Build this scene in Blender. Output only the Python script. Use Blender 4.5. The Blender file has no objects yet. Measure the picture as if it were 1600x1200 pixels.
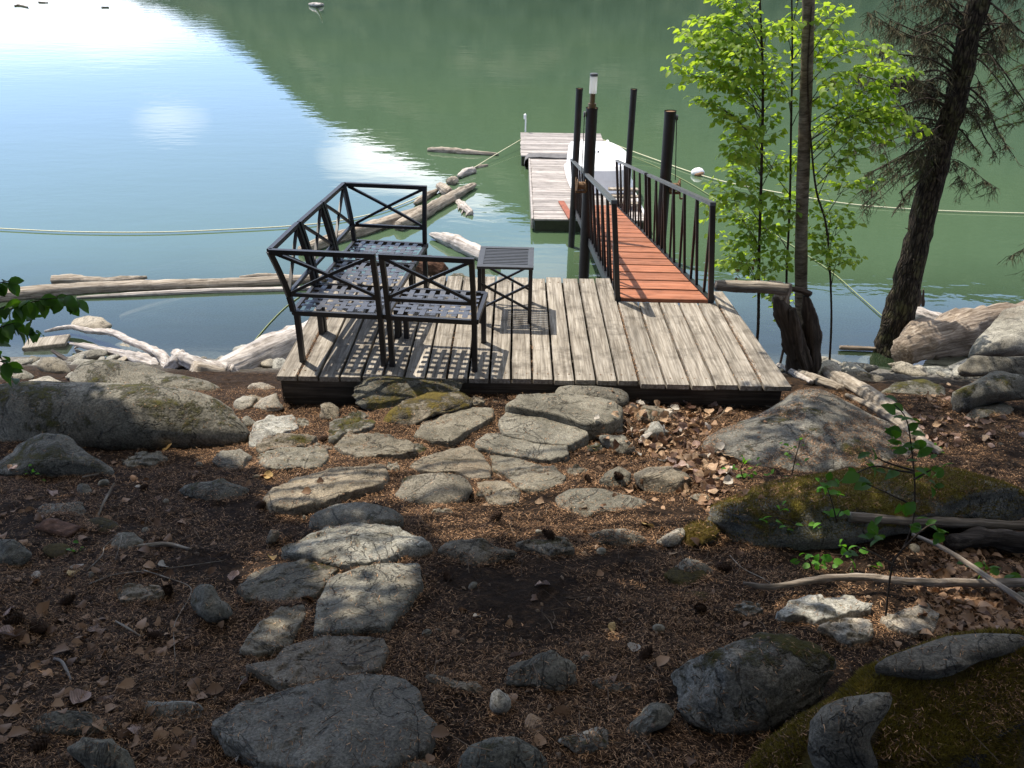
import bpy, bmesh, math, random
import numpy as np
from mathutils import Vector, Matrix, noise
from mathutils.bvhtree import BVHTree

random.seed(7)
RNG = np.random.default_rng(7)
sc = bpy.context.scene
COL = sc.collection
R = math.radians

# ------------------------------------------------------------------ camera, light, exposure
F_PX, PITCH, ROLL, CAM_Z = 1260.0, 28.7, 0.85, 4.9      # photograph is 1600 px wide
cam_data = bpy.data.cameras.new("camera")
cam = bpy.data.objects.new("camera", cam_data)
COL.objects.link(cam)
CAM_M = Matrix.Translation((0, 0, CAM_Z)) @ Matrix.Rotation(R(90 - PITCH), 4, 'X') @ Matrix.Rotation(R(ROLL), 4, 'Z')
cam.matrix_world = CAM_M
cam_data.sensor_width = 36
cam_data.lens = 36 * F_PX / 1600
cam_data.clip_start = 0.05
cam_data.clip_end = 6000
sc.camera = cam

SUN_EL, SUN_AZ = 60.5, -45.0          # azimuth measured from +Y towards +X
SUN_DIR = Vector((math.sin(R(SUN_AZ)) * math.cos(R(SUN_EL)), math.cos(R(SUN_AZ)) * math.cos(R(SUN_EL)), math.sin(R(SUN_EL))))
sun_data = bpy.data.lights.new("sun", 'SUN')
sun_data.energy = 4.6
sun_data.angle = R(0.53)
sun_data.color = (1.0, 0.92, 0.80)
sun = bpy.data.objects.new("sun", sun_data)
COL.objects.link(sun)
sun.rotation_euler = SUN_DIR.to_track_quat('Z', 'Y').to_euler()
sun.location = (-6, 6, 20)

sc.view_settings.view_transform = 'Standard'
sc.view_settings.look = 'None'
sc.view_settings.exposure = 0.52
sc.view_settings.gamma = 1
sc.render.engine = 'CYCLES'
sc.cycles.max_bounces = 8
sc.cycles.transparent_max_bounces = 12
sc.cycles.caustics_reflective = False
sc.cycles.caustics_refractive = False
sc.cycles.use_adaptive_sampling = True
sc.cycles.use_denoising = True
sc.cycles.sample_clamp_indirect = 8

world = bpy.data.worlds.new("World")
sc.world = world
world.use_nodes = True
wt = world.node_tree
for n in list(wt.nodes):
    wt.nodes.remove(n)


class NT:
    """small helper for writing node trees"""
    def __init__(s, tree):
        s.t = tree

    def n(s, kind, **kw):
        nd = s.t.nodes.new(kind)
        for k, v in kw.items():
            if k == 'inp':
                for kk, vv in v.items():
                    if hasattr(vv, 'is_output') or isinstance(vv, bpy.types.NodeSocket):
                        s.t.links.new(vv, nd.inputs[kk])
                    else:
                        nd.inputs[kk].default_value = vv
            else:
                setattr(nd, k, v)
        return nd

    def math(s, op, a, b=0.0, clamp=False):
        nd = s.n('ShaderNodeMath', operation=op, use_clamp=clamp, inp={0: a, 1: b})
        return nd.outputs[0]

    def vmath(s, op, a, b=(0, 0, 0)):
        nd = s.n('ShaderNodeVectorMath', operation=op, inp={0: a, 1: b})
        return nd

    def ramp(s, fac, stops, interp='LINEAR'):
        nd = s.n('ShaderNodeValToRGB', inp={0: fac})
        cr = nd.color_ramp
        cr.interpolation = interp
        while len(cr.elements) < len(stops):
            cr.elements.new(0.5)
        for e, (p, c) in zip(cr.elements, stops):
            e.position = p
            e.color = (c, c, c, 1) if isinstance(c, (int, float)) else (*c, 1)
        return nd.outputs[0]

    def noise(s, vec, scale, detail=4.0, rough=0.55, dist=0.0):
        nd = s.n('ShaderNodeTexNoise', inp={'Scale': scale, 'Detail': detail, 'Roughness': rough, 'Distortion': dist})
        if vec is not None:
            s.t.links.new(vec, nd.inputs['Vector'])
        return nd.outputs[0]

    def mix(s, fac, a, b, mode='MIX'):
        nd = s.n('ShaderNodeMix', data_type='RGBA', blend_type=mode)
        for k, v in ((0, fac), (6, a), (7, b)):
            if isinstance(v, bpy.types.NodeSocket):
                s.t.links.new(v, nd.inputs[k])
            elif isinstance(v, tuple) and len(v) == 3:
                nd.inputs[k].default_value = (*v, 1)
            else:
                nd.inputs[k].default_value = v
        return nd.outputs[2]

    def link(s, a, b):
        s.t.links.new(a, b)


W = NT(wt)
sky = W.n('ShaderNodeTexSky', sky_type='NISHITA', sun_disc=False, sun_elevation=R(SUN_EL), sun_rotation=R(SUN_AZ % 360),
          altitude=400, air_density=1.0, dust_density=0.6, ozone_density=1.2)
geo = W.n('ShaderNodeTexCoord')
vdir = geo.outputs['Generated']
sep = W.n('ShaderNodeSeparateXYZ', inp={0: vdir})
# clouds: azimuth / elevation of the view direction (flat-bottomed cumulus banks and thin wisps)
az = W.math('ARCTAN2', sep.outputs[0], sep.outputs[1])
el = W.math('ARCSINE', sep.outputs[2])
cv = W.n('ShaderNodeCombineXYZ', inp={0: az, 1: W.math('MULTIPLY', el, 2.2), 2: 0.0}).outputs[0]
cn = W.noise(cv, 5.0, 6.0, 0.6, 0.3)
cn2 = W.noise(cv, 14.0, 5.0, 0.65, 0.5)


def blob(a0, e0, ra, re, soft=1.0):
    dx = W.math('DIVIDE', W.math('SUBTRACT', az, R(a0)), R(ra))
    dy = W.math('DIVIDE', W.math('SUBTRACT', el, R(e0)), R(re))
    d = W.math('SQRT', W.math('ADD', W.math('MULTIPLY', dx, dx), W.math('MULTIPLY', dy, dy)))
    return W.math('MULTIPLY', W.math('SUBTRACT', 1.0, d, True), soft)


bank = blob(-29, 1.0, 21, 6.2, 1.35)
bank2 = blob(-10, 8.5, 5, 4.0, 0.7)
wisp = W.math('ADD', W.math('ADD', blob(-22.5, 10.2, 2.6, 1.3, .55), blob(-8.5, 13.0, 5.5, 2.6, 1.5)), W.math('ADD', blob(2, 22.0, 9, 4, 0.55), blob(-3, 15, 6, 2.4, 1.3)))
wisp = W.math('ADD', wisp, blob(9, 27, 10, 5, 0.5))
cm = W.math('ADD', bank, W.math('ADD', bank2, wisp))
cl = W.math('MULTIPLY', cm, W.math('ADD', W.ramp(cn, [(0.30, 0.25), (0.62, 1.0)]), W.math('MULTIPLY', cn2, 0.4)), True)
high = W.math('MULTIPLY', W.ramp(cn, [(0.52, 0.0), (0.75, 1.0)]), W.math('MULTIPLY', W.ramp(el, [(0.3, 0.0), (0.7, 1.0)]), 0.7))
cl = W.math('MAXIMUM', cl, high)
veil = W.ramp(el, [(0.30, (0.50, 0.76, 1.34)), (0.75, (0.62, 0.585, 0.56))])
veil = W.mix(1.0, veil, (17.5, 17.5, 17.5), 'MULTIPLY')
skyc = W.mix(0.5, sky.outputs[0], veil)     # thin bright veil of high cloud
skyc = W.mix(cl, skyc, (22.0, 22.6, 23.6))
bg = W.n('ShaderNodeBackground', inp={0: skyc, 1: 0.1})
wo = W.n('ShaderNodeOutputWorld', inp={0: bg.outputs[0]})

# ------------------------------------------------------------------ geometry helpers
CR = CAM_M.to_3x3()


def ray(u, v):
    return (CR @ Vector(((u - 800) / F_PX, (600 - v) / F_PX, -1))).normalized()


def P(u, v, z):
    """point of the horizontal plane z seen at photo pixel u, v (survey of the place from the photograph)"""
    d = ray(u, v)
    return Vector((0, 0, CAM_Z)) + d * ((z - CAM_Z) / d.z)


def PY(u, v, y):
    d = ray(u, v)
    return Vector((0, 0, CAM_Z)) + d * (y / d.y)


def fbm(x, y, s, o=3):
    t, a, f = 0.0, 1.0, s
    for _ in range(o):
        t += a * noise.noise(Vector((x * f, y * f, 3.7 * f)))
        a *= 0.5
        f *= 2.1
    return t


def base_h(x, y):
    yb = 5.35 + 0.25 * math.exp(-((x - 3.0) / 1.2) ** 2)
    if y < yb:
        h = 3.3 - 0.28 * y
        if y < -12:
            h = 3.3 + 0.28 * 12 + 0.12 * (-12 - y)
    else:
        h = 3.3 - 0.28 * yb - 0.435 * (y - yb)
    if 3.9 < y < 5.6 and -2.2 < x < 2.8:
        # soil banked up against the front of the deck
        ramp_ = min(1, max(0, (y - 4.0) / 0.95))
        fall = min(1, max(0, (5.55 - y) / 0.3))
        side = math.exp(-((x + 0.05) / 0.95) ** 4)
        side2 = math.exp(-((x - 1.5) / 0.8) ** 4)
        h += ramp_ * ramp_ * (3 - 2 * ramp_) * fall * (0.125 * side + 0.035 * side2)
    h = max(h, -7.0)
    return h


def low_h(x, y):
    return 0.034 * noise.noise(Vector((x * 0.9, y * 0.9, 3.3)))


def ground_h(x, y):
    h = base_h(x, y)
    if -14 < x < 14 and -4 < y < 16:
        h += low_h(x, y) + 0.026 * fbm(x, y, 4.0, 2) + 0.016 * fbm(x, y, 15.0, 2)
    return h


def G(u, v, off=0.0, smooth=True):
    """where the line of sight of a photo pixel meets the ground (raised by off)"""
    d = ray(u, v)
    f = (lambda x, y: base_h(x, y) + low_h(x, y)) if smooth else ground_h
    t, o = 1.2, Vector((0, 0, CAM_Z))
    while t < 40:
        p = o + d * t
        if p.z < f(p.x, p.y) + off:
            break
        t += 0.05
    lo, hi = t - 0.05, t
    for _ in range(14):
        m = (lo + hi) / 2
        p = o + d * m
        if p.z < f(p.x, p.y) + off:
            hi = m
        else:
            lo = m
    return o + d * hi


def tag(o, label=None, cat=None, group=None, kind=None):
    if label: o['label'] = label
    if cat: o['category'] = cat
    if group: o['group'] = group
    if kind: o['kind'] = kind
    return o


def empty(name, loc, label=None, cat=None, group=None, rz=0.0):
    o = bpy.data.objects.new(name, None)
    COL.objects.link(o)
    o.location = loc
    o.rotation_euler = (0, 0, rz)
    o.empty_display_size = 0.1
    return tag(o, label, cat, group)


class MB:
    """mesh builder; vertices in the frame of the object's parent (or the world)"""
    def __init__(s):
        s.v, s.f = [], []

    def add(s, vs, fs):
        b = len(s.v)
        s.v.extend([tuple(p) for p in vs])
        s.f.extend([tuple(i + b for i in f) for f in fs])

    def box(s, x0, x1, y0, y1, z0, z1, bev=0.0, M=None):
        if bev <= 0:
            vs = [(x, y, z) for z in (z0, z1) for y in (y0, y1) for x in (x0, x1)]
            fs = [(0, 2, 3, 1), (4, 5, 7, 6), (0, 1, 5, 4), (2, 6, 7, 3), (0, 4, 6, 2), (1, 3, 7, 5)]
        else:
            vs, fs = [], []
            prof = [(bev, 0), (0, bev), (0, -bev), (bev, 0)]
            zs = [z0, z0 + bev, z1 - bev, z1]
            ins = [bev, 0, 0, bev]
            for z, i in zip(zs, ins):
                vs += [(x0 + i, y0 + i, z), (x1 - i, y0 + i, z), (x1 - i, y1 - i, z), (x0 + i, y1 - i, z)]
            for k in range(3):
                for j in range(4):
                    a, b2 = k * 4 + j, k * 4 + (j + 1) % 4
                    fs.append((a, b2, b2 + 4, a + 4))
            fs.append((3, 2, 1, 0))
            fs.append((12, 13, 14, 15))
        if M is not None:
            vs = [M @ Vector(p) for p in vs]
        s.add(vs, fs)

    def bar(s, a, b, w, h=None, up=(0, 0, 1)):
        """square bar from a to b"""
        h = h or w
        a, b = Vector(a), Vector(b)
        d = (b - a).normalized()
        upv = Vector(up)
        if abs(d.dot(upv)) > 0.98:
            upv = Vector((0, 1, 0))
        x = d.cross(upv).normalized() * (w / 2)
        y = x.cross(d).normalized() * (h / 2)
        vs = [a - x - y, a + x - y, a + x + y, a - x + y, b - x - y, b + x - y, b + x + y, b - x + y]
        s.add(vs, [(0, 1, 2, 3), (7, 6, 5, 4), (0, 4, 5, 1), (1, 5, 6, 2), (2, 6, 7, 3), (3, 7, 4, 0)])

    def tube(s, pts, rad, n=10, wob=0.0, seed=0, cap=True, lump=0.0, freq=3.0, groove=0.0):
        pts = [Vector(p) for p in pts]
        m = len(pts)
        if not hasattr(rad, '__len__'):
            rad = [rad] * m
        b = len(s.v)
        prev = None
        for i, p in enumerate(pts):
            d = (pts[min(i + 1, m - 1)] - pts[max(i - 1, 0)])
            if d.length < 1e-9:
                d = Vector((0, 0, 1))
            d.normalize()
            if prev is None:
                ref = Vector((0, 0, 1)) if abs(d.z) < 0.9 else Vector((1, 0, 0))
                x = d.cross(ref).normalized()
            else:
                x = (prev - d * prev.dot(d)).normalized()
            prev = x
            y = d.cross(x)
            for j in range(n):
                t = 2 * math.pi * j / n
                r = rad[i]
                q = x * math.cos(t) + y * math.sin(t)
                if lump:
                    r *= 1 + lump * noise.noise((p + q * rad[i]) * freq + Vector((seed * 7.1, 0, 0))) + lump * 0.4 * noise.noise((p + q * rad[i]) * freq * 4 + Vector((seed, 3, 0)))
                if groove:
                    r *= 1 - groove * abs(noise.noise(Vector((math.cos(t) * 2.6, math.sin(t) * 2.6, seed * 3.1 + i * 0.035)))) - groove * 0.5 * abs(noise.noise(Vector((math.cos(t) * 7, math.sin(t) * 7, seed + i * 0.08))))
                s.v.append(tuple(p + q * r))
        for i in range(m - 1):
            for j in range(n):
                a, c = b + i * n + j, b + i * n + (j + 1) % n
                s.f.append((a, c, c + n, a + n))
        if cap and n > 2:
            s.f.append(tuple(b + j for j in range(n))[::-1])
            s.f.append(tuple(b + (m - 1) * n + j for j in range(n)))

    def build(s, name, mat, parent=None, origin=None, smooth=False, frame=None):
        """origin: put the object's own origin there (world or parent frame)"""
        me = bpy.data.meshes.new(name)
        vs = s.v
        if frame is not None:
            inv = frame.inverted()
            vs = [tuple(inv @ Vector(p)) for p in vs]
        elif origin is not None:
            o = Vector(origin)
            vs = [(p[0] - o.x, p[1] - o.y, p[2] - o.z) for p in vs]
        me.from_pydata(vs, [], s.f)
        if smooth:
            me.polygons.foreach_set('use_smooth', [True] * len(me.polygons))
        if mat: me.materials.append(mat)
        o = bpy.data.objects.new(name, me)
        COL.objects.link(o)
        if frame is not None:
            o.matrix_world = frame
        elif origin is not None:
            o.location = origin
        if parent is not None:
            o.parent = parent
        return o


def shift(o, parent):
    """parent o (built in world coordinates) to an unrotated Empty without moving it"""
    o.parent = parent
    o.location = Vector(o.location) - Vector(parent.location)
    return o


def smooth_curve(pts, n=6):
    """Catmull-Rom through control points"""
    pts = [Vector(p) for p in pts]
    if len(pts) < 3:
        return [pts[0].lerp(pts[-1], i / n) for i in range(n + 1)]
    out = []
    for i in range(len(pts) - 1):
        p0, p1, p2, p3 = pts[max(i - 1, 0)], pts[i], pts[i + 1], pts[min(i + 2, len(pts) - 1)]
        for k in range(n):
            t = k / n
            out.append(0.5 * ((2 * p1) + (p2 - p0) * t + (2 * p0 - 5 * p1 + 4 * p2 - p3) * t * t + (3 * p1 - p0 - 3 * p2 + p3) * t ** 3))
    out.append(pts[-1])
    return out


def interp(vals, m):
    """resample a list to m values"""
    return [float(np.interp(i / (m - 1), np.linspace(0, 1, len(vals)), vals)) for i in range(m)]


def axis_frame(a, b):
    """frame at a with local Z along a->b, so wood grain can follow the log"""
    d = (Vector(b) - Vector(a)).normalized()
    q = d.to_track_quat('Z', 'Y')
    return Matrix.Translation(a) @ q.to_matrix().to_4x4()


def fast_mesh(name, verts, faces_n, mat, loc=None):
    """verts (N,3) numpy, all faces are consecutive runs of faces_n vertices"""
    me = bpy.data.meshes.new(name)
    nv = len(verts)
    nf = nv // faces_n
    me.vertices.add(nv)
    me.loops.add(nv)
    me.polygons.add(nf)
    me.vertices.foreach_set('co', verts.astype(np.float32).ravel())
    me.loops.foreach_set('vertex_index', np.arange(nv, dtype=np.int32))
    me.polygons.foreach_set('loop_start', np.arange(0, nv, faces_n, dtype=np.int32))
    me.update()
    me.validate()
    me.materials.append(mat)
    o = bpy.data.objects.new(name, me)
    COL.objects.link(o)
    return o


# ------------------------------------------------------------------ materials
def new_mat(name):
    m = bpy.data.materials.new(name)
    m.use_nodes = True
    t = m.node_tree
    for n in list(t.nodes):
        t.nodes.remove(n)
    T = NT(t)
    out = T.n('ShaderNodeOutputMaterial')
    return m, T, out


def bump(T, h, dist, strength=1.0):
    return T.n('ShaderNodeBump', inp={'Height': h, 'Distance': dist, 'Strength': strength}).outputs[0]


def pbsdf(T, out, col, rough, nrm=None, metal=0.0, spec=0.5):
    b = T.n('ShaderNodeBsdfPrincipled')
    for k, v in (('Base Color', col), ('Roughness', rough), ('Metallic', metal), ('Specular IOR Level', spec)):
        if isinstance(v, bpy.types.NodeSocket):
            T.link(v, b.inputs[k])
        elif isinstance(v, tuple):
            b.inputs[k].default_value = (*v, 1)
        else:
            b.inputs[k].default_value = v
    if nrm is not None:
        T.link(nrm, b.inputs['Normal'])
    T.link(b.outputs[0], out.inputs[0])
    return b


def mat_rock(name, c1, c2, c3, moss=0.0, lichen=0.2, scale=1.0, rough=0.85, bumpd=0.009, moss_col=((0.030, 0.030, 0.006), (0.14, 0.125, 0.02)), layered=0.0):
    m, T, out = new_mat(name)
    tc = T.n('ShaderNodeTexCoord')
    oi = T.n('ShaderNodeObjectInfo')
    vec = T.vmath('ADD', tc.outputs['Object'], T.vmath('SCALE', oi.outputs['Location']).outputs[0]).outputs[0]
    rnd = T.n('ShaderNodeVectorMath', operation='ADD', inp={0: tc.outputs['Object'], 1: oi.outputs['Location']}).outputs[0]
    n1 = T.noise(rnd, 3.2 * scale, 6, 0.62, 0.4)
    n2 = T.noise(rnd, 22 * scale, 6, 0.7)
    n3 = T.noise(rnd, 120 * scale, 3, 0.75)
    col = T.ramp(n1, [(0.32, c1), (0.52, c2), (0.72, c3)])
    col = T.mix(0.9, col, T.ramp(n2, [(0.3, 0.55), (0.5, 1.0), (0.72, 1.35)]), 'MULTIPLY')
    col = T.mix(0.8, col, T.ramp(n3, [(0.36, 0.45), (0.5, 1.0), (0.66, 1.7)]), 'MULTIPLY')
    # rusty and pale stains
    n4 = T.noise(rnd, 1.7 * scale, 4, 0.6)
    col = T.mix(T.ramp(n4, [(0.55, 0.0), (0.75, 0.35)]), col, (0.16, 0.115, 0.075))
    # lichen rosettes
    if lichen:
        ln = T.noise(rnd, 9 * scale, 7, 0.78, 1.0)
        lm = T.ramp(ln, [(0.70 - 0.16 * lichen, 0.0), (0.74 - 0.16 * lichen, 1.0)])
        col = T.mix(T.math('MULTIPLY', lm, 0.55), col, (0.42, 0.43, 0.38))
    hgt = T.math('ADD', T.math('MULTIPLY', n2, 1.0), T.math('MULTIPLY', n3, 0.35))
    cr1 = T.math('ABSOLUTE', T.math('SUBTRACT', T.noise(rnd, 2.4 * scale, 5, 0.6, 1.2), 0.5))
    crk = T.ramp(cr1, [(0.0, 0.0), (0.012, 1.0)])
    col = T.mix(0.55, col, crk, 'MULTIPLY')
    hgt = T.math('ADD', hgt, T.math('MULTIPLY', crk, 0.7))
    if layered:
        mp = T.n('ShaderNodeMapping', inp={0: rnd})
        mp.inputs['Scale'].default_value = (2, 5, 22)
        mp.inputs['Rotation'].default_value = (0.5, 0.3, 0.4)
        hgt = T.math('ADD', hgt, T.math('MULTIPLY', T.noise(mp.outputs[0], 1.5, 5, 0.6), layered))
    if moss:
        g = T.n('ShaderNodeNewGeometry')
        nz = T.n('ShaderNodeSeparateXYZ', inp={0: g.outputs['Normal']}).outputs[2]
        mn = T.noise(rnd, 3.4, 6, 0.7, 0.3)
        f = T.math('ADD', mn, T.math('MULTIPLY', nz, 0.16))
        mm = T.ramp(T.math('ADD', f, T.math('MULTIPLY', T.math('SUBTRACT', T.noise(rnd, 34, 4, 0.8), 0.5), 0.22)), [(0.77 - 0.38 * moss, 0.0), (0.86 - 0.38 * moss, 1.0)])
        mtex = T.noise(rnd, 60, 5, 0.8)
        big = T.noise(rnd, 5.0, 3, 0.6)
        mcol = T.ramp(T.math('ADD', T.math('MULTIPLY', mtex, 0.55), T.math('MULTIPLY', big, 0.5)), [(0.38, moss_col[0]), (0.68, moss_col[1])])
        col = T.mix(mm, col, mcol)
        hgt = T.math('ADD', hgt, T.math('MULTIPLY', mm, T.math('ADD', 1.2, T.math('MULTIPLY', mtex, 2.2))))
    tint = T.ramp(oi.outputs['Random'], [(0.0, (1.12, 1.0, 0.86)), (0.5, (0.86, 0.84, 0.78)), (1.0, (0.98, 0.99, 0.97))])
    col = T.mix(1.0, col, tint, 'MULTIPLY')
    pbsdf(T, out, col, rough, bump(T, hgt, bumpd), spec=0.3)
    return m


ROCK = {
    'grey': mat_rock('rock_grey', (0.112, 0.104, 0.083), (0.18, 0.168, 0.138), (0.27, 0.252, 0.21), lichen=0.25, moss=0.0),
    'greym': mat_rock('rock_grey_mossy', (0.10, 0.097, 0.082), (0.16, 0.153, 0.13), (0.24, 0.23, 0.20), lichen=0.3, moss=0.32),
    'dark': mat_rock('rock_dark', (0.105, 0.097, 0.080), (0.162, 0.151, 0.126), (0.25, 0.235, 0.20), lichen=0.12, moss=0.12),
    'slate': mat_rock('rock_slate', (0.105, 0.095, 0.080), (0.160, 0.147, 0.124), (0.25, 0.234, 0.20), lichen=0.10, moss=0.0, layered=1.6, bumpd=0.012, rough=0.7),
    'slatem': mat_rock('rock_slate_mossy', (0.032, 0.034, 0.038), (0.05, 0.053, 0.058), (0.09, 0.09, 0.09), lichen=0.10, moss=0.78, layered=1.2, bumpd=0.010),
    'pale': mat_rock('rock_pale', (0.18, 0.17, 0.15), (0.28, 0.27, 0.24), (0.40, 0.385, 0.35), lichen=0.1, moss=0.0, bumpd=0.004),
    'white': mat_rock('rock_white', (0.15, 0.147, 0.13), (0.31, 0.305, 0.275), (0.47, 0.46, 0.42), lichen=0.5, moss=0.0),
    'boulderm': mat_rock('boulder_half_mossy', (0.085, 0.082, 0.068), (0.14, 0.135, 0.112), (0.21, 0.20, 0.17), lichen=0.3, moss=0.47, bumpd=0.010, moss_col=((0.04, 0.034, 0.008), (0.20, 0.165, 0.03))),
    'granite': mat_rock('rock_granite', (0.095, 0.092, 0.083), (0.21, 0.205, 0.188), (0.44, 0.43, 0.395), lichen=0.6, moss=0.46, bumpd=0.010),
    'mossy': mat_rock('rock_very_mossy', (0.10, 0.10, 0.09), (0.17, 0.165, 0.145), (0.24, 0.235, 0.21), lichen=0.2, moss=0.52, bumpd=0.010, moss_col=((0.07, 0.06, 0.012), (0.36, 0.30, 0.045))),
    'outcrop': mat_rock('outcrop_rock', (0.105, 0.10, 0.088), (0.165, 0.158, 0.14), (0.24, 0.23, 0.205), lichen=0.35, moss=0.1, bumpd=0.012, scale=0.8),
    'big': mat_rock('boulder_lichen', (0.105, 0.096, 0.074), (0.17, 0.156, 0.125), (0.26, 0.243, 0.20), lichen=0.35, moss=0.26, bumpd=0.010, scale=0.7),
    'mound': mat_rock('rock_moss_cover', (0.05, 0.05, 0.05), (0.07, 0.07, 0.07), (0.12, 0.12, 0.12), lichen=0.1, moss=0.83, bumpd=0.014, moss_col=((0.040, 0.028, 0.010), (0.19, 0.145, 0.030))),
}


def mat_ground():
    m, T, out = new_mat('needle_litter_soil')
    tc = T.n('ShaderNodeTexCoord').outputs['Object']
    n1 = T.noise(tc, 2.2, 5, 0.6, 0.3)
    n2 = T.noise(tc, 28, 6, 0.75)
    n3 = T.noise(tc, 150, 3, 0.8)
    v = T.n('ShaderNodeTexVoronoi', feature='F1', inp={'Vector': tc, 'Scale': 90.0, 'Randomness': 1.0})
    col = T.ramp(n2, [(0.28, (0.010, 0.0065, 0.004)), (0.50, (0.036, 0.021, 0.012)), (0.64, (0.10, 0.058, 0.031)), (0.8, (0.26, 0.16, 0.09))])
    col = T.mix(0.7, col, T.ramp(n3, [(0.35, 0.35), (0.5, 1.0), (0.68, 1.9)]), 'MULTIPLY')
    col = T.mix(T.ramp(n1, [(0.38, 0.45), (0.56, 0.0)]), col, (0.026, 0.017, 0.012))
    # below the bank the soil gives way to grey silt and gravel
    sx = T.n('ShaderNodeSeparateXYZ', inp={0: tc})
    gr = T.ramp(T.noise(tc, 14, 5, 0.7), [(0.35, (0.10, 0.09, 0.075)), (0.6, (0.25, 0.24, 0.215))])
    fz = T.math('SUBTRACT', 1.0, T.math('MULTIPLY', T.math('SUBTRACT', sx.outputs[2], 0.3), 1.6), True)
    fz = T.math('MULTIPLY', fz, T.math('GREATER_THAN', 14.0, sx.outputs[2]))
    col = T.mix(fz, col, gr)
    h = T.math('ADD', T.math('MULTIPLY', n2, 1.3), T.math('ADD', T.math('MULTIPLY', n3, 0.5), T.math('MULTIPLY', v.outputs[0], 0.5)))
    pbsdf(T, out, col, 0.95, bump(T, h, 0.022), spec=0.15)
    return m


def mat_wood(name, dark, mid, light, axis='Z', grain=1.0, rough=0.85, bumpd=0.003, island=0.25, stain=0.4, fine=60.0):
    """weathered wood with grain along one local axis"""
    m, T, out = new_mat(name)
    tc = T.n('ShaderNodeTexCoord').outputs['Object']
    g = T.n('ShaderNodeNewGeometry')
    isl = g.outputs['Random Per Island']
    offs = T.n('ShaderNodeCombineXYZ', inp={0: T.math('MULTIPLY', isl, 17.0), 1: T.math('MULTIPLY', isl, 31.0), 2: T.math('MULTIPLY', isl, 11.0)}).outputs[0]
    vec = T.vmath('ADD', tc, offs).outputs[0]
    sc_ = {'X': (0.045, 1, 1), 'Y': (1, 0.045, 1), 'Z': (1, 1, 0.045)}[axis]
    mp = T.n('ShaderNodeMapping', inp={0: vec})
    mp.inputs['Scale'].default_value = sc_
    n1 = T.noise(mp.outputs[0], fine * grain, 5, 0.65, 0.25)
    n2 = T.noise(mp.outputs[0], fine * 0.28 * grain, 4, 0.6, 0.8)
    n3 = T.noise(vec, 5.5, 5, 0.65)
    col = T.ramp(n1, [(0.30, dark), (0.5, mid), (0.70, light)])
    col = T.mix(0.75, col, T.ramp(n2, [(0.3, 0.55), (0.5, 1.0), (0.7, 1.3)]), 'MULTIPLY')
    col = T.mix(T.ramp(n3, [(0.50, 0.0), (0.72, stain)]), col, tuple(c * 0.45 for c in dark))
    k = T.math('ADD', 1 - island, T.math('MULTIPLY', isl, 2 * island))
    kc = T.n('ShaderNodeCombineColor', inp={0: k, 1: k, 2: k}).outputs[0]
    col = T.mix(1.0, col, kc, 'MULTIPLY')
    h = T.math('ADD', n1, T.math('MULTIPLY', n2, 1.5))
    pbsdf(T, out, col, rough, bump(T, h, bumpd), spec=0.25)
    return m


WOOD = {
    'deck': mat_wood('weathered_decking', (0.125, 0.104, 0.080), (0.28, 0.248, 0.203), (0.45, 0.41, 0.35), 'Y', 1.0, stain=0.75, island=0.14),
    'float': mat_wood('silvered_float_boards', (0.17, 0.15, 0.14), (0.34, 0.31, 0.29), (0.52, 0.485, 0.455), 'X', 1.0, stain=0.4, island=0.25),
    'beam': mat_wood('dark_beam_wood', (0.035, 0.028, 0.022), (0.07, 0.058, 0.045), (0.13, 0.11, 0.085), 'X', 0.8),
    'drift': mat_wood('bleached_driftwood', (0.13, 0.10, 0.075), (0.31, 0.265, 0.21), (0.50, 0.45, 0.375), 'Z', 0.8, stain=0.6, island=0.0, bumpd=0.010),
    'white': mat_wood('white_driftwood', (0.20, 0.17, 0.145), (0.42, 0.38, 0.345), (0.62, 0.58, 0.54), 'Z', 0.6, stain=0.6, island=0.0, bumpd=0.012),
    'brown': mat_wood('brown_driftwood', (0.085, 0.062, 0.045), (0.22, 0.175, 0.135), (0.42, 0.36, 0.29), 'Z', 0.5, stain=0.35, island=0.0, bumpd=0.014),
    'stump': mat_wood('dark_stump_wood', (0.025, 0.019, 0.014), (0.055, 0.042, 0.032), (0.13, 0.10, 0.075), 'Z', 0.5, stain=0.4, island=0.0, bumpd=0.010),
    'wet': mat_wood('wet_stump_wood', (0.05, 0.025, 0.015), (0.10, 0.05, 0.03), (0.2, 0.11, 0.07), 'Z', 0.5, stain=0.3, island=0.0, bumpd=0.012),
    'stick': mat_wood('stick_bark', (0.10, 0.08, 0.06), (0.20, 0.165, 0.13), (0.36, 0.31, 0.26), 'Z', 0.8, stain=0.5, island=0.0, bumpd=0.006),
    'darkstick': mat_wood('dark_rotten_bark', (0.018, 0.014, 0.011), (0.04, 0.032, 0.026), (0.12, 0.10, 0.085), 'Z', 0.7, stain=0.5, island=0.0, bumpd=0.01),
}


def mat_plain(name, col, rough=0.5, metal=0.0, spec=0.5, var=0.0, scale=20.0, bumpd=0.0):
    m, T, out = new_mat(name)
    c, nr = col, None
    if var:
        tc = T.n('ShaderNodeTexCoord').outputs['Object']
        n = T.noise(tc, scale, 5, 0.65)
        c = T.mix(1.0, col, T.ramp(n, [(0.3, 1 - var), (0.7, 1 + var)]), 'MULTIPLY')
        if bumpd:
            nr = bump(T, n, bumpd)
    pbsdf(T, out, c, rough, nr, metal, spec)
    return m


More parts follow.
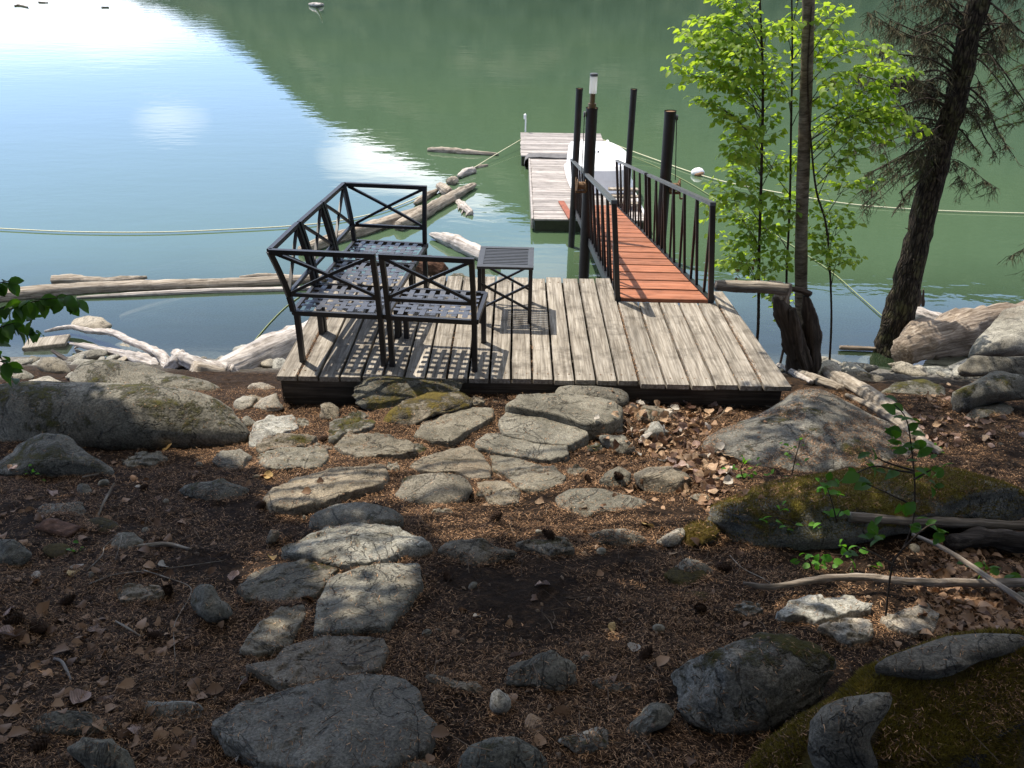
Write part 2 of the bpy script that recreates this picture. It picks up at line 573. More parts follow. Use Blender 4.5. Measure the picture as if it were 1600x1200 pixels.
M_METAL = mat_plain('black_powder_coat', (0.012, 0.012, 0.014), 0.42, 0.0, 0.5, 0.3, 30)
M_STRAP = mat_plain('woven_metal_strap', (0.06, 0.065, 0.08), 0.36, 0.0, 0.6, 0.25, 20)  # bluish grey base carries the sky's reflection on the black straps
M_TABLE = mat_plain('table_grey_black', (0.05, 0.052, 0.055), 0.42, 0.0, 0.5, 0.2, 20)
M_PILE = mat_plain('rusty_black_pipe', (0.015, 0.012, 0.011), 0.5, 0.0, 0.5, 0.6, 9, 0.002)
M_RUST = mat_plain('rusted_iron', (0.20, 0.12, 0.065), 0.8, 0.2, 0.4, 0.5, 40, 0.003)
M_RAIL = mat_plain('rail_top_worn', (0.10, 0.105, 0.11), 0.38, 0.2, 0.5, 0.3, 14)
M_TREAD = mat_wood('orange_stained_boards', (0.19, 0.070, 0.036), (0.32, 0.118, 0.060), (0.44, 0.21, 0.13), 'X', 0.6, rough=0.7, stain=0.5, island=0.16, bumpd=0.002)
M_WHITE = mat_plain('white_paint', (0.80, 0.80, 0.80), 0.45, 0.0, 0.5, 0.06, 8)
M_LAMP, _T, _o = new_mat('frosted_lamp_tube')
_b = _T.n('ShaderNodeBsdfPrincipled', inp={'Base Color': (.85, .85, .82, 1), 'Roughness': .3})
_t = _T.n('ShaderNodeBsdfTranslucent', inp={0: (.95, .95, .92, 1)})
_x = _T.n('ShaderNodeMixShader', inp={0: .7, 1: _b.outputs[0], 2: _t.outputs[0]})
_T.link(_x.outputs[0], _o.inputs[0])
M_BRASS = mat_plain('bronze_lamp_base', (0.16, 0.115, 0.06), 0.4, 0.4)
M_RUBBER = mat_plain('grey_rubber_sheet', (0.12, 0.115, 0.115), 0.7, 0, 0.3, 0.3, 10)
M_CABLE = mat_plain('dark_cable', (0.02, 0.03, 0.025), 0.5)
M_REDWOOD = mat_plain('red_brown_plank', (0.26, 0.085, 0.05), 0.7, 0, 0.3, 0.3, 12)
M_ROPE = mat_plain('yellow_rope', (0.62, 0.60, 0.42), 0.8, 0, 0.2, 0.2, 60)
M_ROPE2 = mat_plain('dull_rope', (0.22, 0.26, 0.13), 0.8, 0, 0.2, 0.2, 60)
M_ALGAE = mat_plain('algae_wet_wood', (0.03, 0.035, 0.018), 0.5, 0, 0.4, 0.4, 12)


def mat_leaf(name, c1, c2, trans=0.5, rough=0.5, tcol=None):
    m, T, out = new_mat(name)
    g = T.n('ShaderNodeNewGeometry')
    col = T.ramp(g.outputs['Random Per Island'], [(0.0, c1), (1.0, c2)])
    pb = T.n('ShaderNodeBsdfPrincipled', inp={'Base Color': col, 'Roughness': rough, 'Specular IOR Level': 0.35})
    if trans > 0:
        tc_ = T.mix(1.0, col, tcol or (1.7, 1.6, 0.6), 'MULTIPLY')
        tr = T.n('ShaderNodeBsdfTranslucent', inp={0: tc_})
        mx = T.n('ShaderNodeMixShader', inp={0: trans, 1: pb.outputs[0], 2: tr.outputs[0]})
        T.link(mx.outputs[0], out.inputs[0])
    else:
        T.link(pb.outputs[0], out.inputs[0])
    return m


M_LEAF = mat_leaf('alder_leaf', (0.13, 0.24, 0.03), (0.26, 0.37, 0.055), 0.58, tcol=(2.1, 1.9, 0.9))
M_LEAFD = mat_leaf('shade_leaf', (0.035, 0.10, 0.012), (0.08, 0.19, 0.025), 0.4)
M_SPROUT = mat_leaf('sprout_leaf', (0.06, 0.20, 0.02), (0.14, 0.34, 0.04), 0.45)
M_DEAD = mat_leaf('dead_leaf', (0.10, 0.05, 0.025), (0.42, 0.26, 0.15), 0.18, 0.6, tcol=(1.2, 0.9, 0.6))
M_NEEDLE, _T, _o = new_mat('dry_needles')
_g = _T.n('ShaderNodeNewGeometry')
_c = _T.ramp(_g.outputs['Random Per Island'], [(0.0, (0.022, 0.012, 0.007)), (0.45, (0.075, 0.040, 0.019)), (0.75, (0.24, 0.125, 0.058)), (1.0, (0.64, 0.39, 0.215))])
pbsdf(_T, _o, _c, 0.75, spec=0.25)
M_MOSSB = mat_leaf('moss_blades', (0.050, 0.038, 0.008), (0.27, 0.205, 0.032), 0.2, 0.8)
M_CANOPY = mat_leaf('canopy_foliage', (0.05, 0.065, 0.016), (0.09, 0.11, 0.025), 0.25)
M_NEEDG = mat_leaf('spruce_needles_green', (0.035, 0.060, 0.014), (0.09, 0.13, 0.035), 0.25)
M_LICH = mat_leaf('hanging_lichen_twigs', (0.026, 0.023, 0.013), (0.12, 0.108, 0.058), 0.0, 0.9)
M_CONE = mat_plain('cone_scales', (0.06, 0.035, 0.022), 0.8, 0, 0.2, 0.4, 60)


def mat_bark(name, c1, c2, c3, sc_=1.0, bumpd=0.012, bands=False, moss=0.0):
    m, T, out = new_mat(name)
    tc = T.n('ShaderNodeTexCoord').outputs['Object']
    mp = T.n('ShaderNodeMapping', inp={0: tc})
    mp.inputs['Scale'].default_value = (1, 1, 0.22) if not bands else (0.25, 0.25, 1.0)
    n1 = T.noise(mp.outputs[0], 38 * sc_, 6, 0.7, 0.6)
    v = T.n('ShaderNodeTexVoronoi', feature='DISTANCE_TO_EDGE', inp={'Vector': mp.outputs[0], 'Scale': 26.0 * sc_})
    col = T.ramp(n1, [(0.35, c1), (0.52, c2), (0.70, c3)])
    n2 = T.noise(tc, 5, 5, 0.7)
    if moss:
        col = T.mix(T.ramp(n2, [(0.50, 0.0), (0.60, moss)]), col, (0.13, 0.125, 0.055))
    else:
        col = T.mix(0.6, col, T.ramp(n2, [(0.3, 0.5), (0.7, 1.4)]), 'MULTIPLY')
    h = T.math('ADD', n1, 0.0)
    if not bands:
        h = T.math('ADD', n1, T.math('MULTIPLY', T.ramp(v.outputs[0], [(0.0, 0.0), (0.22, 1.0)]), 1.0))
        col = T.mix(1.0, col, T.ramp(v.outputs[0], [(0.0, 0.35), (0.2, 1.0)]), 'MULTIPLY')
    pbsdf(T, out, col, 0.9, bump(T, h, bumpd), spec=0.2)
    return m


M_BARK_FIR = mat_bark('fir_bark', (0.015, 0.011, 0.008), (0.055, 0.042, 0.030), (0.17, 0.14, 0.10), 1.0, 0.022, moss=0.6)
M_BARK_BIRCH = mat_bark('birch_bark', (0.075, 0.06, 0.042), (0.20, 0.165, 0.12), (0.36, 0.31, 0.24), 0.8, 0.003, bands=True)
M_BARK_STEM = mat_bark('stem_bark', (0.025, 0.018, 0.014), (0.06, 0.045, 0.034), (0.11, 0.085, 0.06), 1.5, 0.003, bands=True)
M_GROUND = mat_ground()


def mat_water():
    m, T, out = new_mat('lake_water')
    tc = T.n('ShaderNodeTexCoord').outputs['Object']
    mp = T.n('ShaderNodeMapping', inp={0: tc})
    mp.inputs['Scale'].default_value = (0.55, 1.0, 1.0)
    big = T.noise(tc, 0.06, 3, 0.6)
    n1 = T.noise(mp.outputs[0], 2.6, 3, 0.5, 0.2)
    n2 = T.noise(mp.outputs[0], 0.7, 3, 0.5)
    h = T.math('ADD', T.math('MULTIPLY', n1, T.ramp(big, [(0.4, 0.35), (0.6, 1.0)])), T.math('MULTIPLY', n2, 1.6))
    nr = bump(T, h, 0.0042)
    sy = T.n('ShaderNodeSeparateXYZ', inp={0: tc})
    # body colour: green glacial water; the shallows let the bed show through
    bodyc = T.mix(T.ramp(big, [(0.35, 0.0), (0.65, 1.0)]), (0.060, 0.102, 0.058), (0.068, 0.112, 0.055))
    body = T.n('ShaderNodeBsdfDiffuse', inp={0: bodyc})
    tr = T.n('ShaderNodeBsdfTransparent', inp={0: (0.78, 0.84, 0.86, 1)})
    edge = T.math('ADD', sy.outputs[1], T.math('MULTIPLY', T.noise(tc, 0.8, 3, 0.5), 0.8))
    sh = T.n('ShaderNodeMapRange', inp={0: edge, 1: 10.0, 2: 15.0, 3: 0.75, 4: 0.0}, interpolation_type='SMOOTHSTEP').outputs[0]
    shb = T.math('MULTIPLY', sh, 1.0)
    bd = T.n('ShaderNodeMixShader', inp={0: shb, 1: body.outputs[0], 2: tr.outputs[0]})
    gl = T.n('ShaderNodeBsdfGlossy', inp={0: (0.98, 0.98, 1.0, 1), 'Roughness': 0.015})
    T.link(nr, gl.inputs['Normal'])
    fr = T.n('ShaderNodeFresnel', inp={0: 1.52})
    T.link(nr, fr.inputs['Normal'])
    mx = T.n('ShaderNodeMixShader', inp={0: fr.outputs[0], 1: bd.outputs[0], 2: gl.outputs[0]})
    T.link(mx.outputs[0], out.inputs[0])
    return m


M_WATER = mat_water()


def mat_hill():
    m, T, out = new_mat('forested_hillside')
    tc = T.n('ShaderNodeTexCoord').outputs['Object']
    mp = T.n('ShaderNodeMapping', inp={0: tc})
    mp.inputs['Scale'].default_value = (1, 1, 0.25)
    n1 = T.noise(mp.outputs[0], 0.10, 6, 0.75)
    n2 = T.noise(tc, 0.012, 4, 0.6)
    col = T.ramp(n1, [(0.32, (0.016, 0.030, 0.025)), (0.5, (0.036, 0.058, 0.046)), (0.7, (0.085, 0.11, 0.075))])  # forest greens lifted and blued: distance haze is mixed into the colour
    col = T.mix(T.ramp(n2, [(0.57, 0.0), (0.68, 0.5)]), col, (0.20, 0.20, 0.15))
    pbsdf(T, out, col, 1.0, bump(T, n1, 4.0), spec=0.0)
    return m


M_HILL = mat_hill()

# ------------------------------------------------------------------ ground, water, hills
def grid_axis(lo, hi, step, far_lo, far_hi):
    core = list(np.arange(lo, hi + 1e-6, step))
    a, s = [], step
    p = hi
    while p < far_hi:
        s *= 1.25
        p += s
        a.append(min(p, far_hi))
    b, s, p = [], step, lo
    while p > far_lo:
        s *= 1.25
        p -= s
        b.append(max(p, far_lo))
    return b[::-1] + core + a


xs = grid_axis(-4.6, 4.8, 0.036, -1500, 1500)
ys = grid_axis(1.0, 10.4, 0.036, -400, 1500)
nx, ny = len(xs), len(ys)
gv = np.empty((ny, nx, 3))
for j, y in enumerate(ys):
    for i, x in enumerate(xs):
        gv[j, i] = (x, y, ground_h(x, y))
gme = bpy.data.meshes.new('ground')
idx = np.arange(nx * ny).reshape(ny, nx)
quads = np.stack([idx[:-1, :-1], idx[:-1, 1:], idx[1:, 1:], idx[1:, :-1]], -1).reshape(-1, 4)
gme.vertices.add(nx * ny)
gme.vertices.foreach_set('co', gv.astype(np.float32).ravel())
gme.loops.add(quads.size)
gme.loops.foreach_set('vertex_index', quads.astype(np.int32).ravel())
gme.polygons.add(len(quads))
gme.polygons.foreach_set('loop_start', np.arange(0, quads.size, 4, dtype=np.int32))
gme.update()
gme.polygons.foreach_set('use_smooth', [True] * len(quads))
gme.materials.append(M_GROUND)
ground = bpy.data.objects.new('ground', gme)
COL.objects.link(ground)
tag(ground, kind='structure')

mb = MB()
mb.add([(-1500, 7.5, 0), (1500, 7.5, 0), (1500, 1500, 0), (-1500, 1500, 0)], [(0, 1, 2, 3)])
water = mb.build('lake_water', M_WATER)
tag(water, kind='structure')

# the mountain across the lake: ridge height follows the skyline that the water mirrors
SKY = [(-300, -60), (120, -35), (250, 2), (330, 40), (400, 92), (450, 140), (520, 185), (600, 222), (680, 262), (760, 305), (850, 350),
       (1000, 400), (1130, 428), (1250, 438), (1400, 446), (1600, 468), (1800, 500)]
prof = []
for u, v in SKY:
    d = ray(u, v)
    prof.append((math.atan2(d.x, d.y), math.atan2(-d.z, math.hypot(d.x, d.y))))
pa = [p[0] for p in prof]
pe = [p[1] for p in prof]
mb = MB()
NA, NR = 420, 26
for k in range(NA + 1):
    a = R(-150) + R(300) * k / NA
    e = float(np.interp(a, pa, pe))
    if a < pa[0]:
        e = R(1.6) + R(3) * abs(math.sin(a * 3))
    if a > pa[-1]:
        e = pe[-1] * (0.85 + 0.15 * math.sin(a * 7))
    r0 = 330 + 60 * math.sin(a * 2.3) + 300 * max(0, -a) / 1.5
    for j in range(NR + 1):
        t = j / NR
        r = r0 + 420 * t
        top = math.tan(e) * (r0 + 420)
        z = top * (t ** 0.85) if j < NR else top
        q = Vector((math.sin(a) * r, math.cos(a) * r, 0))
        z += (noise.noise(q * 0.02) * 10 + noise.noise(q * 0.11) * 5) * min(1, t * 2) * (0.35 if j == NR else 1) * min(1, top / 60)
        if j == NR:
            z += 3.5 * abs(noise.noise(Vector((a * 260, 1, 0)))) + 2.0 * abs(noise.noise(Vector((a * 900, 5, 0))))
        mb.v.append((q.x, q.y, z - 2 * (1 - t)))
for k in range(NA):
    for j in range(NR):
        a = k * (NR + 1) + j
        mb.f.append((a, a + NR + 1, a + NR + 2, a + 1))
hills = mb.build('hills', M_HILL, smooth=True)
tag(hills, kind='structure')

# ------------------------------------------------------------------ rocks
SKIRT = []
BV, BF, BK = [], [], []        # vertices, faces, kind of face: for laying leaves and needles on real surfaces


def to_bvh(vs, fs, kind):
    b = len(BV)
    BV.extend([Vector(p) for p in vs])
    BF.extend([tuple(i + b for i in f) for f in fs])
    BK.extend([kind] * len(fs))


def poly_radius(pts, n):
    """radius of a star-shaped outline about its centroid for n directions"""
    m = len(pts)
    out = []
    for k in range(n):
        t = 2 * math.pi * k / n
        dx, dy = math.cos(t), math.sin(t)
        best = 0.0
        for i in range(m):
            x1, y1 = pts[i]
            x2, y2 = pts[(i + 1) % m]
            ex, ey = x2 - x1, y2 - y1
            den = dx * ey - dy * ex
            if abs(den) < 1e-12:
                continue
            tt = (x1 * ey - y1 * ex) / den
            ss = (x1 * dy - y1 * dx) / den
            if tt > 0 and -1e-6 <= ss <= 1 + 1e-6:
                best = max(best, tt)
        out.append(best)
    for _ in range(1):
        out = [(out[i - 1] + 4 * out[i] + out[(i + 1) % n]) / 6 for i in range(n)]
    return out


def centroid(pts):
    A = cx = cy = 0
    for i in range(len(pts)):
        x1, y1 = pts[i]
        x2, y2 = pts[(i + 1) % len(pts)]
        c = x1 * y2 - x2 * y1
        A += c
        cx += (x1 + x2) * c
        cy += (y1 + y2) * c
    return cx / (3 * A), cy / (3 * A)


def slab(name, label, pts, mat, h=0.05, seed=0, cat='rock', group=None, rough=1.0, dome=0.15, side='rock'):
    """a stone with a broad upper face, traced on the ground"""
    w = [G(u, v, h) for u, v in pts]
    xy = [(p.x, p.y) for p in w]
    cx, cy = centroid(xy)
    rel = [(x - cx, y - cy) for x, y in xy]
    N = 120
    rad = poly_radius(rel, N)
    rad = [r * (1 + 0.022 * noise.noise(Vector((k * .35, seed, 0))) + 0.012 * noise.noise(Vector((k * 1.1, seed, 5)))) for k, r in enumerate(rad)]
    size = sum(rad) / N
    gx = (base_h(cx + 0.05, cy) - base_h(cx - 0.05, cy)) / 0.1
    gy = (base_h(cx, cy + 0.05) - base_h(cx, cy - 0.05)) / 0.1
    z0 = base_h(cx, cy) + low_h(cx, cy)
    sv = Vector((seed * 3.3, seed * 1.7, seed * 0.9))
    vs, fs = [], []
    rings = [0, .07, .14, .22, .30, .38, .46, .54, .62, .70, .77, .84, .90, .95, .985, 1.0]
    drop = [0] * 13 + [0.015, 0.05, 0.17]
    for q, (r, dz) in enumerate(zip(rings, drop)):
        for k in range(N):
            t = 2 * math.pi * k / N
            rr = rad[k] * r
            x, y = math.cos(t) * rr, math.sin(t) * rr
            p = Vector((cx + x, cy + y, 0))
            n_ = noise.noise(p * (1.2 / size) + sv) * 0.10 * size + noise.noise(p * (3.5 / size) + sv) * 0.035 * size + noise.noise(p * 14 + sv) * 0.008 + noise.noise(p * 45 + sv) * 0.0035
            n_ *= rough
            # broken steps on the surface
            st = noise.noise(p * (2.2 / size) + sv * 2)
            n_ += 0.012 * rough * (1 if st > 0.12 else 0)
            z = z0 + gx * x + gy * y + h + n_ + dome * size * (1 - r * r) * 0.5 - dz * h
            vs.append((p.x, p.y, z))
    for dz, fl in ((0.75, 1.012), (1.0, 1.02), (1.9, 1.04)):
        for k in range(N):
            t = 2 * math.pi * k / N
            j = 1 + 0.03 * noise.noise(Vector((k * 0.5, dz * 3, seed)))
            rr = rad[k] * fl * j
            x, y = math.cos(t) * rr, math.sin(t) * rr
            z = z0 + gx * x + gy * y + h - dz * h - (0.05 if dz > 1.5 else 0)
            vs.append((cx + x, cy + y, z))
    L = len(rings) + 3
    for q in range(L - 1):
        for k in range(N):
            a, b = q * N + k, q * N + (k + 1) % N
            fs.append((a, a + N, b + N, b))
    SKIRT.extend([(cx + math.cos(2 * math.pi * k / N) * rad[k] * 1.03, cy + math.sin(2 * math.pi * k / N) * rad[k] * 1.03, size) for k in range(N)])
    to_bvh(vs, fs, side)
    m = MB()
    m.v, m.f = vs, fs
    o = m.build(name, ROCK[mat], origin=(cx, cy, z0), smooth=True)
    return tag(o, label, cat, group)


ICO = {}


def ico(sub):
    if sub not in ICO:
        bm = bmesh.new()
        bmesh.ops.create_icosphere(bm, subdivisions=sub, radius=1)
        bm.verts.ensure_lookup_table()
        ICO[sub] = ([v.co.copy() for v in bm.verts], [tuple(v.index for v in f.verts) for f in bm.faces])
        bm.free()
    return ICO[sub]


def boulder(name, label, pts, mat, k=0.6, seed=0, emb=0.15, cuts=2, cat='rock', group=None, rough=1.0, sub=4, side='rock', zbase=None, sq=1.0, depth=1.0, on=None):
    """a rounded or broken stone; the outline traced on the photo is given the stone's real distance, size and thickness"""
    us = [p[0] for p in pts]
    vs_ = [p[1] for p in pts]
    uc, vc = centroid(pts)
    N = 72
    rp = poly_radius([(u - uc, vc - v) for u, v in pts], N)
    apx = (max(us) - min(us)) / 2
    spx = (max(vs_) - min(vs_)) / 2
    c = 0.1
    if on is not None:
        hb = BVHTree.FromPolygons(BV, BF).ray_cast(Vector((0, 0, CAM_Z)), ray(uc, vc))[0]
        zbase = (hb.z if hb else G(uc, vc).z) + on
    for _ in range(3):
        if zbase is None:
            p0 = G(uc, vc, c * (emb + .38))
        else:
            p0 = P(uc, vc, zbase + c * (emb + .2))
        d = (p0 - Vector((0, 0, CAM_Z)))
        dist = d.length
        zc = d.dot(CR @ Vector((0, 0, -1)))
        dn = d.normalized()
        Xr, U = CR @ Vector((1, 0, 0)), CR @ Vector((0, 1, 0))
        fy = Vector((dn.x, dn.y, 0)).normalized()
        BAS = Matrix((Xr, U, dn)).transposed().inverted()
        cy1, cz1 = abs((BAS @ fy).y), abs((BAS @ Vector((0, 0, 1))).y)
        s = spx * zc / F_PX
        a = apx * zc / F_PX
        c = k * s / cz1
        b = math.sqrt(max(s * s - (c * cz1) ** 2, 1e-5)) / cy1 * depth
    rnd = random.Random(seed * 13 + 5)
    planes = []
    for _ in range(cuts):
        n = Vector((rnd.uniform(-1, 1), rnd.uniform(-1, 1), rnd.uniform(-0.15, 1))).normalized()
        planes.append((n, rnd.uniform(0.62, 0.88)))
    V, Fc = ico(sub)
    out = []
    sv = Vector((seed * 2.1, seed * 5.3, seed * 1.1))
    for v in V:
        q = v.copy()
        if sq != 1.0:
            q = Vector([math.copysign(abs(t) ** sq, t) for t in q])
        for n, dd in planes:
            e = q.dot(n) - dd
            if e > 0:
                q -= n * e
        r = 1 + rough * (0.13 * noise.noise(v * 1.3 + sv) + 0.07 * noise.noise(v * 3.1 + sv) - 0.05 * abs(noise.noise(v * 5.5 + sv)) + 0.03 * noise.noise(v * 9 + sv) + 0.016 * noise.noise(v * 22 + sv))
        q = q * r
        p = Vector((1, 0, 0)) * (q.x * a) + fy * (q.y * b) + Vector((0, 0, 1)) * (q.z * c)
        sx, sy, sd = BAS @ p
        # screen-plane direction -> measured outline
        ang = math.atan2(sy / s * spx, sx / a * apx) % (2 * math.pi)
        f = ang / (2 * math.pi) * N
        i0 = int(f) % N
        rr = rp[i0] * (1 - (f - int(f))) + rp[(i0 + 1) % N] * (f - int(f))
        ex, ey = math.cos(ang), math.sin(ang)
        rell = 1 / math.sqrt((ex / apx) ** 2 + (ey / spx) ** 2)
        m_ = rr / rell
        p = Xr * (sx * m_) + U * (sy * m_) + dn * sd
        out.append(tuple(p0 + p))
    if zbase is None:
        SKIRT.extend([(p[0], p[1], a) for p in out if abs(p[2] - base_h(p[0], p[1])) < .012])
    to_bvh(out, Fc, side)
    m = MB()
    m.v, m.f = out, Fc
    o = m.build(name, ROCK[mat], origin=p0 - Vector((0, 0, c * 0.5)), smooth=True)
    return tag(o, label, cat, group)


def c5(*p): return [(360 + x / 2, 560 + y / 2) for x, y in p]
def c3(*p): return [(x / 3.158, 380 + y / 3.158) for x, y in p]
def c8(*p): return [(960 + x / 2.5, 860 + y / 2.5) for x, y in p]
def c7(*p): return [(1060 + x / 2.963, 560 + y / 2.963) for x, y in p]
def cb(*p): return [(1100 + x / 3.2, 340 + y / 3.2) for x, y in p]
def ca(*p): return [(320 + x / 2.105, 900 + y / 2.105) for x, y in p]
def cl6(*p): return [(x / 2.222, 660 + y / 2.222) for x, y in p]


PATH = 'flat stones of the stepping path'
slab('stepping_stone', 'broad grey flagstone with rounded front edge, nearest the deck middle', c5((852, 150), (900, 118), (1000, 110), (1110, 115), (1200, 135), (1228, 160), (1220, 190), (1170, 210), (1115, 210), (1050, 190), (960, 165)), 'grey', 0.10, 1, 'stone', PATH, 0.5, 0.05)
slab('stepping_stone', 'pale grey flagstone with broken right edge, between two flat slabs', c5((838, 190), (860, 165), (930, 165), (1040, 185), (1115, 212), (1118, 240), (1060, 268), (960, 262), (850, 240)), 'grey', 0.061, 2, 'stone', PATH, 0.4, 0.02)
slab('stepping_stone', 'smooth light grey slab with sharp notched right corner, mid path', c5((765, 255), (800, 230), (900, 222), (1000, 228), (1050, 250), (1058, 298), (1000, 315), (930, 305), (830, 290), (770, 275)), 'grey', 0.050, 3, 'stone', PATH, 0.35, 0.02)
slab('stepping_stone', 'tilted oblong flagstone below the two mossy boulders by the deck', c5((570, 240), (600, 200), (680, 170), (760, 152), (825, 160), (820, 185), (760, 215), (690, 262), (630, 255)), 'grey', 0.036, 4, 'stone', PATH, 0.6)
slab('stepping_stone', 'five sided flagstone behind the round speckled cobble on the path', c5((560, 325), (600, 305), (700, 275), (745, 265), (790, 300), (815, 340), (812, 372), (760, 375), (700, 350), (640, 355), (590, 345)), 'grey', 0.036, 5, 'stone', PATH, 0.5)
slab('stepping_stone', 'low cracked flagstone right of the five sided one, half under needles', c5((810, 300), (830, 292), (900, 310), (960, 335), (1010, 340), (1050, 370), (1030, 390), (960, 410), (900, 400), (860, 365), (820, 345)), 'grey', 0.018, 6, 'stone', PATH, 0.6)
slab('stepping_stone', 'small flat stone sunk in needles just right of the speckled cobble', c5((765, 390), (800, 385), (870, 390), (905, 415), (900, 450), (850, 460), (810, 450), (780, 420)), 'grey', 0.014, 7, 'stone', PATH, 0.7)
boulder('rock', 'round speckled dark grey cobble in the middle of the path', c5((490, 440), (525, 410), (530, 380), (600, 345), (670, 340), (740, 370), (762, 410), (730, 450), (660, 478), (590, 475), (530, 455)), 'dark', 0.5, 8, 0.1, group=None, rough=0.4)
slab('stepping_stone', 'long light grey flagstone on the left side of the path', c5((100, 440), (150, 395), (210, 365), (300, 345), (400, 335), (480, 335), (495, 360), (470, 400), (370, 420), (300, 445), (200, 470), (130, 465)), 'grey', 0.043, 9, 'stone', PATH, 0.7)
boulder('rock', 'smooth dark oval rock directly behind the white flagstone', c5((238, 535), (255, 490), (330, 455), (420, 445), (510, 460), (548, 495), (535, 535), (400, 560), (270, 560)), 'dark', 0.5, 10, 0.1, rough=0.3)
slab('stepping_stone', 'whitish lichen crusted flagstone with pointed right end', c5((155, 590), (200, 575), (250, 545), (300, 525), (400, 515), (500, 525), (600, 550), (632, 580), (580, 595), (520, 610), (440, 640), (370, 645), (300, 630), (220, 610), (175, 605)), 'white', 0.043, 11, 'stone', PATH, 0.9)
slab('stepping_stone', 'upright standing pale sunlit flagstone in front of the white one', [(495, 938), (515, 905), (570, 880), (655, 878), (660, 912), (632, 950), (602, 982), (540, 988), (490, 990)], 'grey', 0.036, 12, 'stone', PATH, 0.5)
slab('stepping_stone', 'dull dark flagstone left of the pale sunlit one, in shade', [(370, 922), (390, 897), (440, 877), (505, 871), (530, 885), (512, 908), (492, 930), (440, 940), (385, 937)], 'dark', 0.018, 13, 'stone', PATH, 0.7)
slab('stepping_stone', 'small narrow light flagstone lying beside the left of the path', [(373, 1015), (400, 980), (440, 947), (475, 942), (478, 960), (460, 990), (450, 1012), (400, 1022)], 'grey', 0.022, 14, 'stone', PATH, 0.6)
slab('stepping_stone', 'dark slate flagstone just behind the largest slab', [(378, 1040), (430, 1030), (445, 1010), (500, 994), (600, 995), (607, 1010), (592, 1045), (540, 1058), (460, 1075), (440, 1072), (410, 1055)], 'slate', 0.029, 15, 'stone', PATH, 0.6)
slab('stepping_stone', 'largest dark grey slab in the foreground at the start of the path', [(330, 1130), (380, 1095), (440, 1075), (520, 1055), (580, 1045), (630, 1048), (655, 1070), (660, 1110), (685, 1130), (670, 1165), (600, 1205), (480, 1205), (400, 1190), (340, 1150)], 'slate', 0.043, 16, 'stone', PATH, 0.7)
BY = 'stones along the front of the deck'
boulder('boulder', 'mossy rounded boulder touching the front of the deck', c5((385, 150), (388, 95), (430, 60), (500, 52), (620, 55), (740, 70), (765, 105), (700, 130), (600, 150), (560, 165), (480, 172), (420, 168)), 'boulderm', 0.6, 21, 0.2, cuts=3, cat='boulder', group=BY, sub=5)
boulder('boulder', 'half buried mossy boulder leaning in front of the mossy deck boulder', c5((460, 215), (490, 170), (550, 125), (640, 98), (740, 100), (777, 130), (740, 155), (640, 178), (560, 218)), 'boulderm', 0.5, 22, 0.1, cat='boulder', group=BY, sub=5)
slab('stepping_stone', 'small flat slab lying against the deck front edge', c5((775, 115), (800, 90), (880, 88), (970, 85), (985, 102), (900, 114), (860, 125)), 'grey', 0.036, 23, 'stone', BY)
boulder('rock', 'smooth dark loaf shaped rock against the deck, behind the broad flagstone', c5((1008, 110), (1040, 74), (1140, 70), (1210, 84), (1245, 112), (1247, 140), (1215, 155), (1130, 165), (1020, 150)), 'dark', 0.6, 24, 0.1, rough=0.3, group=BY)
boulder('rock', 'small upright pale rock at the left end of the deck front', c5((275, 195), (280, 145), (320, 133), (347, 148), (335, 195), (300, 205)), 'grey', 0.7, 25, cuts=4, sub=3)
slab('rock', 'flat shaded rock right below the small upright rock', c5((305, 250), (310, 202), (360, 185), (430, 185), (455, 200), (440, 222), (350, 240), (330, 258)), 'greym', 0.029, 26)
slab('rock', 'leaf shaped flat rock left of the tilted oblong flagstone', c5((320, 265), (360, 240), (430, 230), (500, 240), (570, 270), (582, 292), (480, 306), (400, 305), (350, 290)), 'grey', 0.036, 27)
slab('rock', 'long low dark rock beside the right foot of the big left boulder', c5((80, 282), (100, 256), (160, 236), (240, 235), (272, 250), (240, 272), (150, 284), (100, 292)), 'dark', 0.036, 28)
slab('rock', 'low brownish flat rock strewn with needles, left of the path', c5((85, 320), (120, 290), (220, 275), (300, 280), (310, 310), (280, 340), (180, 345), (110, 345)), 'grey', 0.022, 29)
slab('rock', 'pale flat rock between the big left boulder and the deck', c5((55, 268), (70, 215), (120, 180), (200, 178), (212, 208), (165, 230), (112, 250), (85, 275)), 'pale', 0.036, 30)
boulder('rock', 'dark angular broken rock right of the white flagstone', c5((640, 592), (700, 568), (790, 558), (830, 590), (890, 600), (890, 640), (800, 672), (720, 642), (645, 612)), 'dark', 0.55, 31, 0.1, cuts=7)
slab('rock', 'thin flat grey rock right of the dark angular rock', c5((890, 575), (950, 565), (1050, 560), (1075, 585), (1070, 605), (1000, 612), (930, 592)), 'dark', 0.022, 32)
boulder('rock', 'wedge shaped grey rock right of the thin flat rock', c5((1100, 548), (1165, 535), (1240, 530), (1302, 560), (1300, 575), (1230, 588), (1150, 582)), 'dark', 0.5, 33, cuts=5)
boulder('rock', 'broad low rock half covered in needles, below the two round rocks', c5((1010, 435), (1060, 406), (1160, 405), (1260, 430), (1320, 452), (1280, 475), (1150, 485), (1110, 500), (1070, 520), (1035, 480)), 'grey', 0.35, 34, 0.0, rough=0.6)
boulder('rock', 'left of two round grey rocks at the edge of the leaf pile', c5((1150, 385), (1180, 345), (1215, 333), (1250, 360), (1252, 398), (1180, 412)), 'grey', 0.6, 35, rough=0.6)
boulder('rock', 'right and larger of two round grey rocks at the edge of the leaf pile', c5((1252, 360), (1300, 337), (1380, 337), (1430, 360), (1447, 392), (1430, 425), (1360, 438), (1300, 420), (1265, 390)), 'grey', 0.6, 36, rough=0.35)
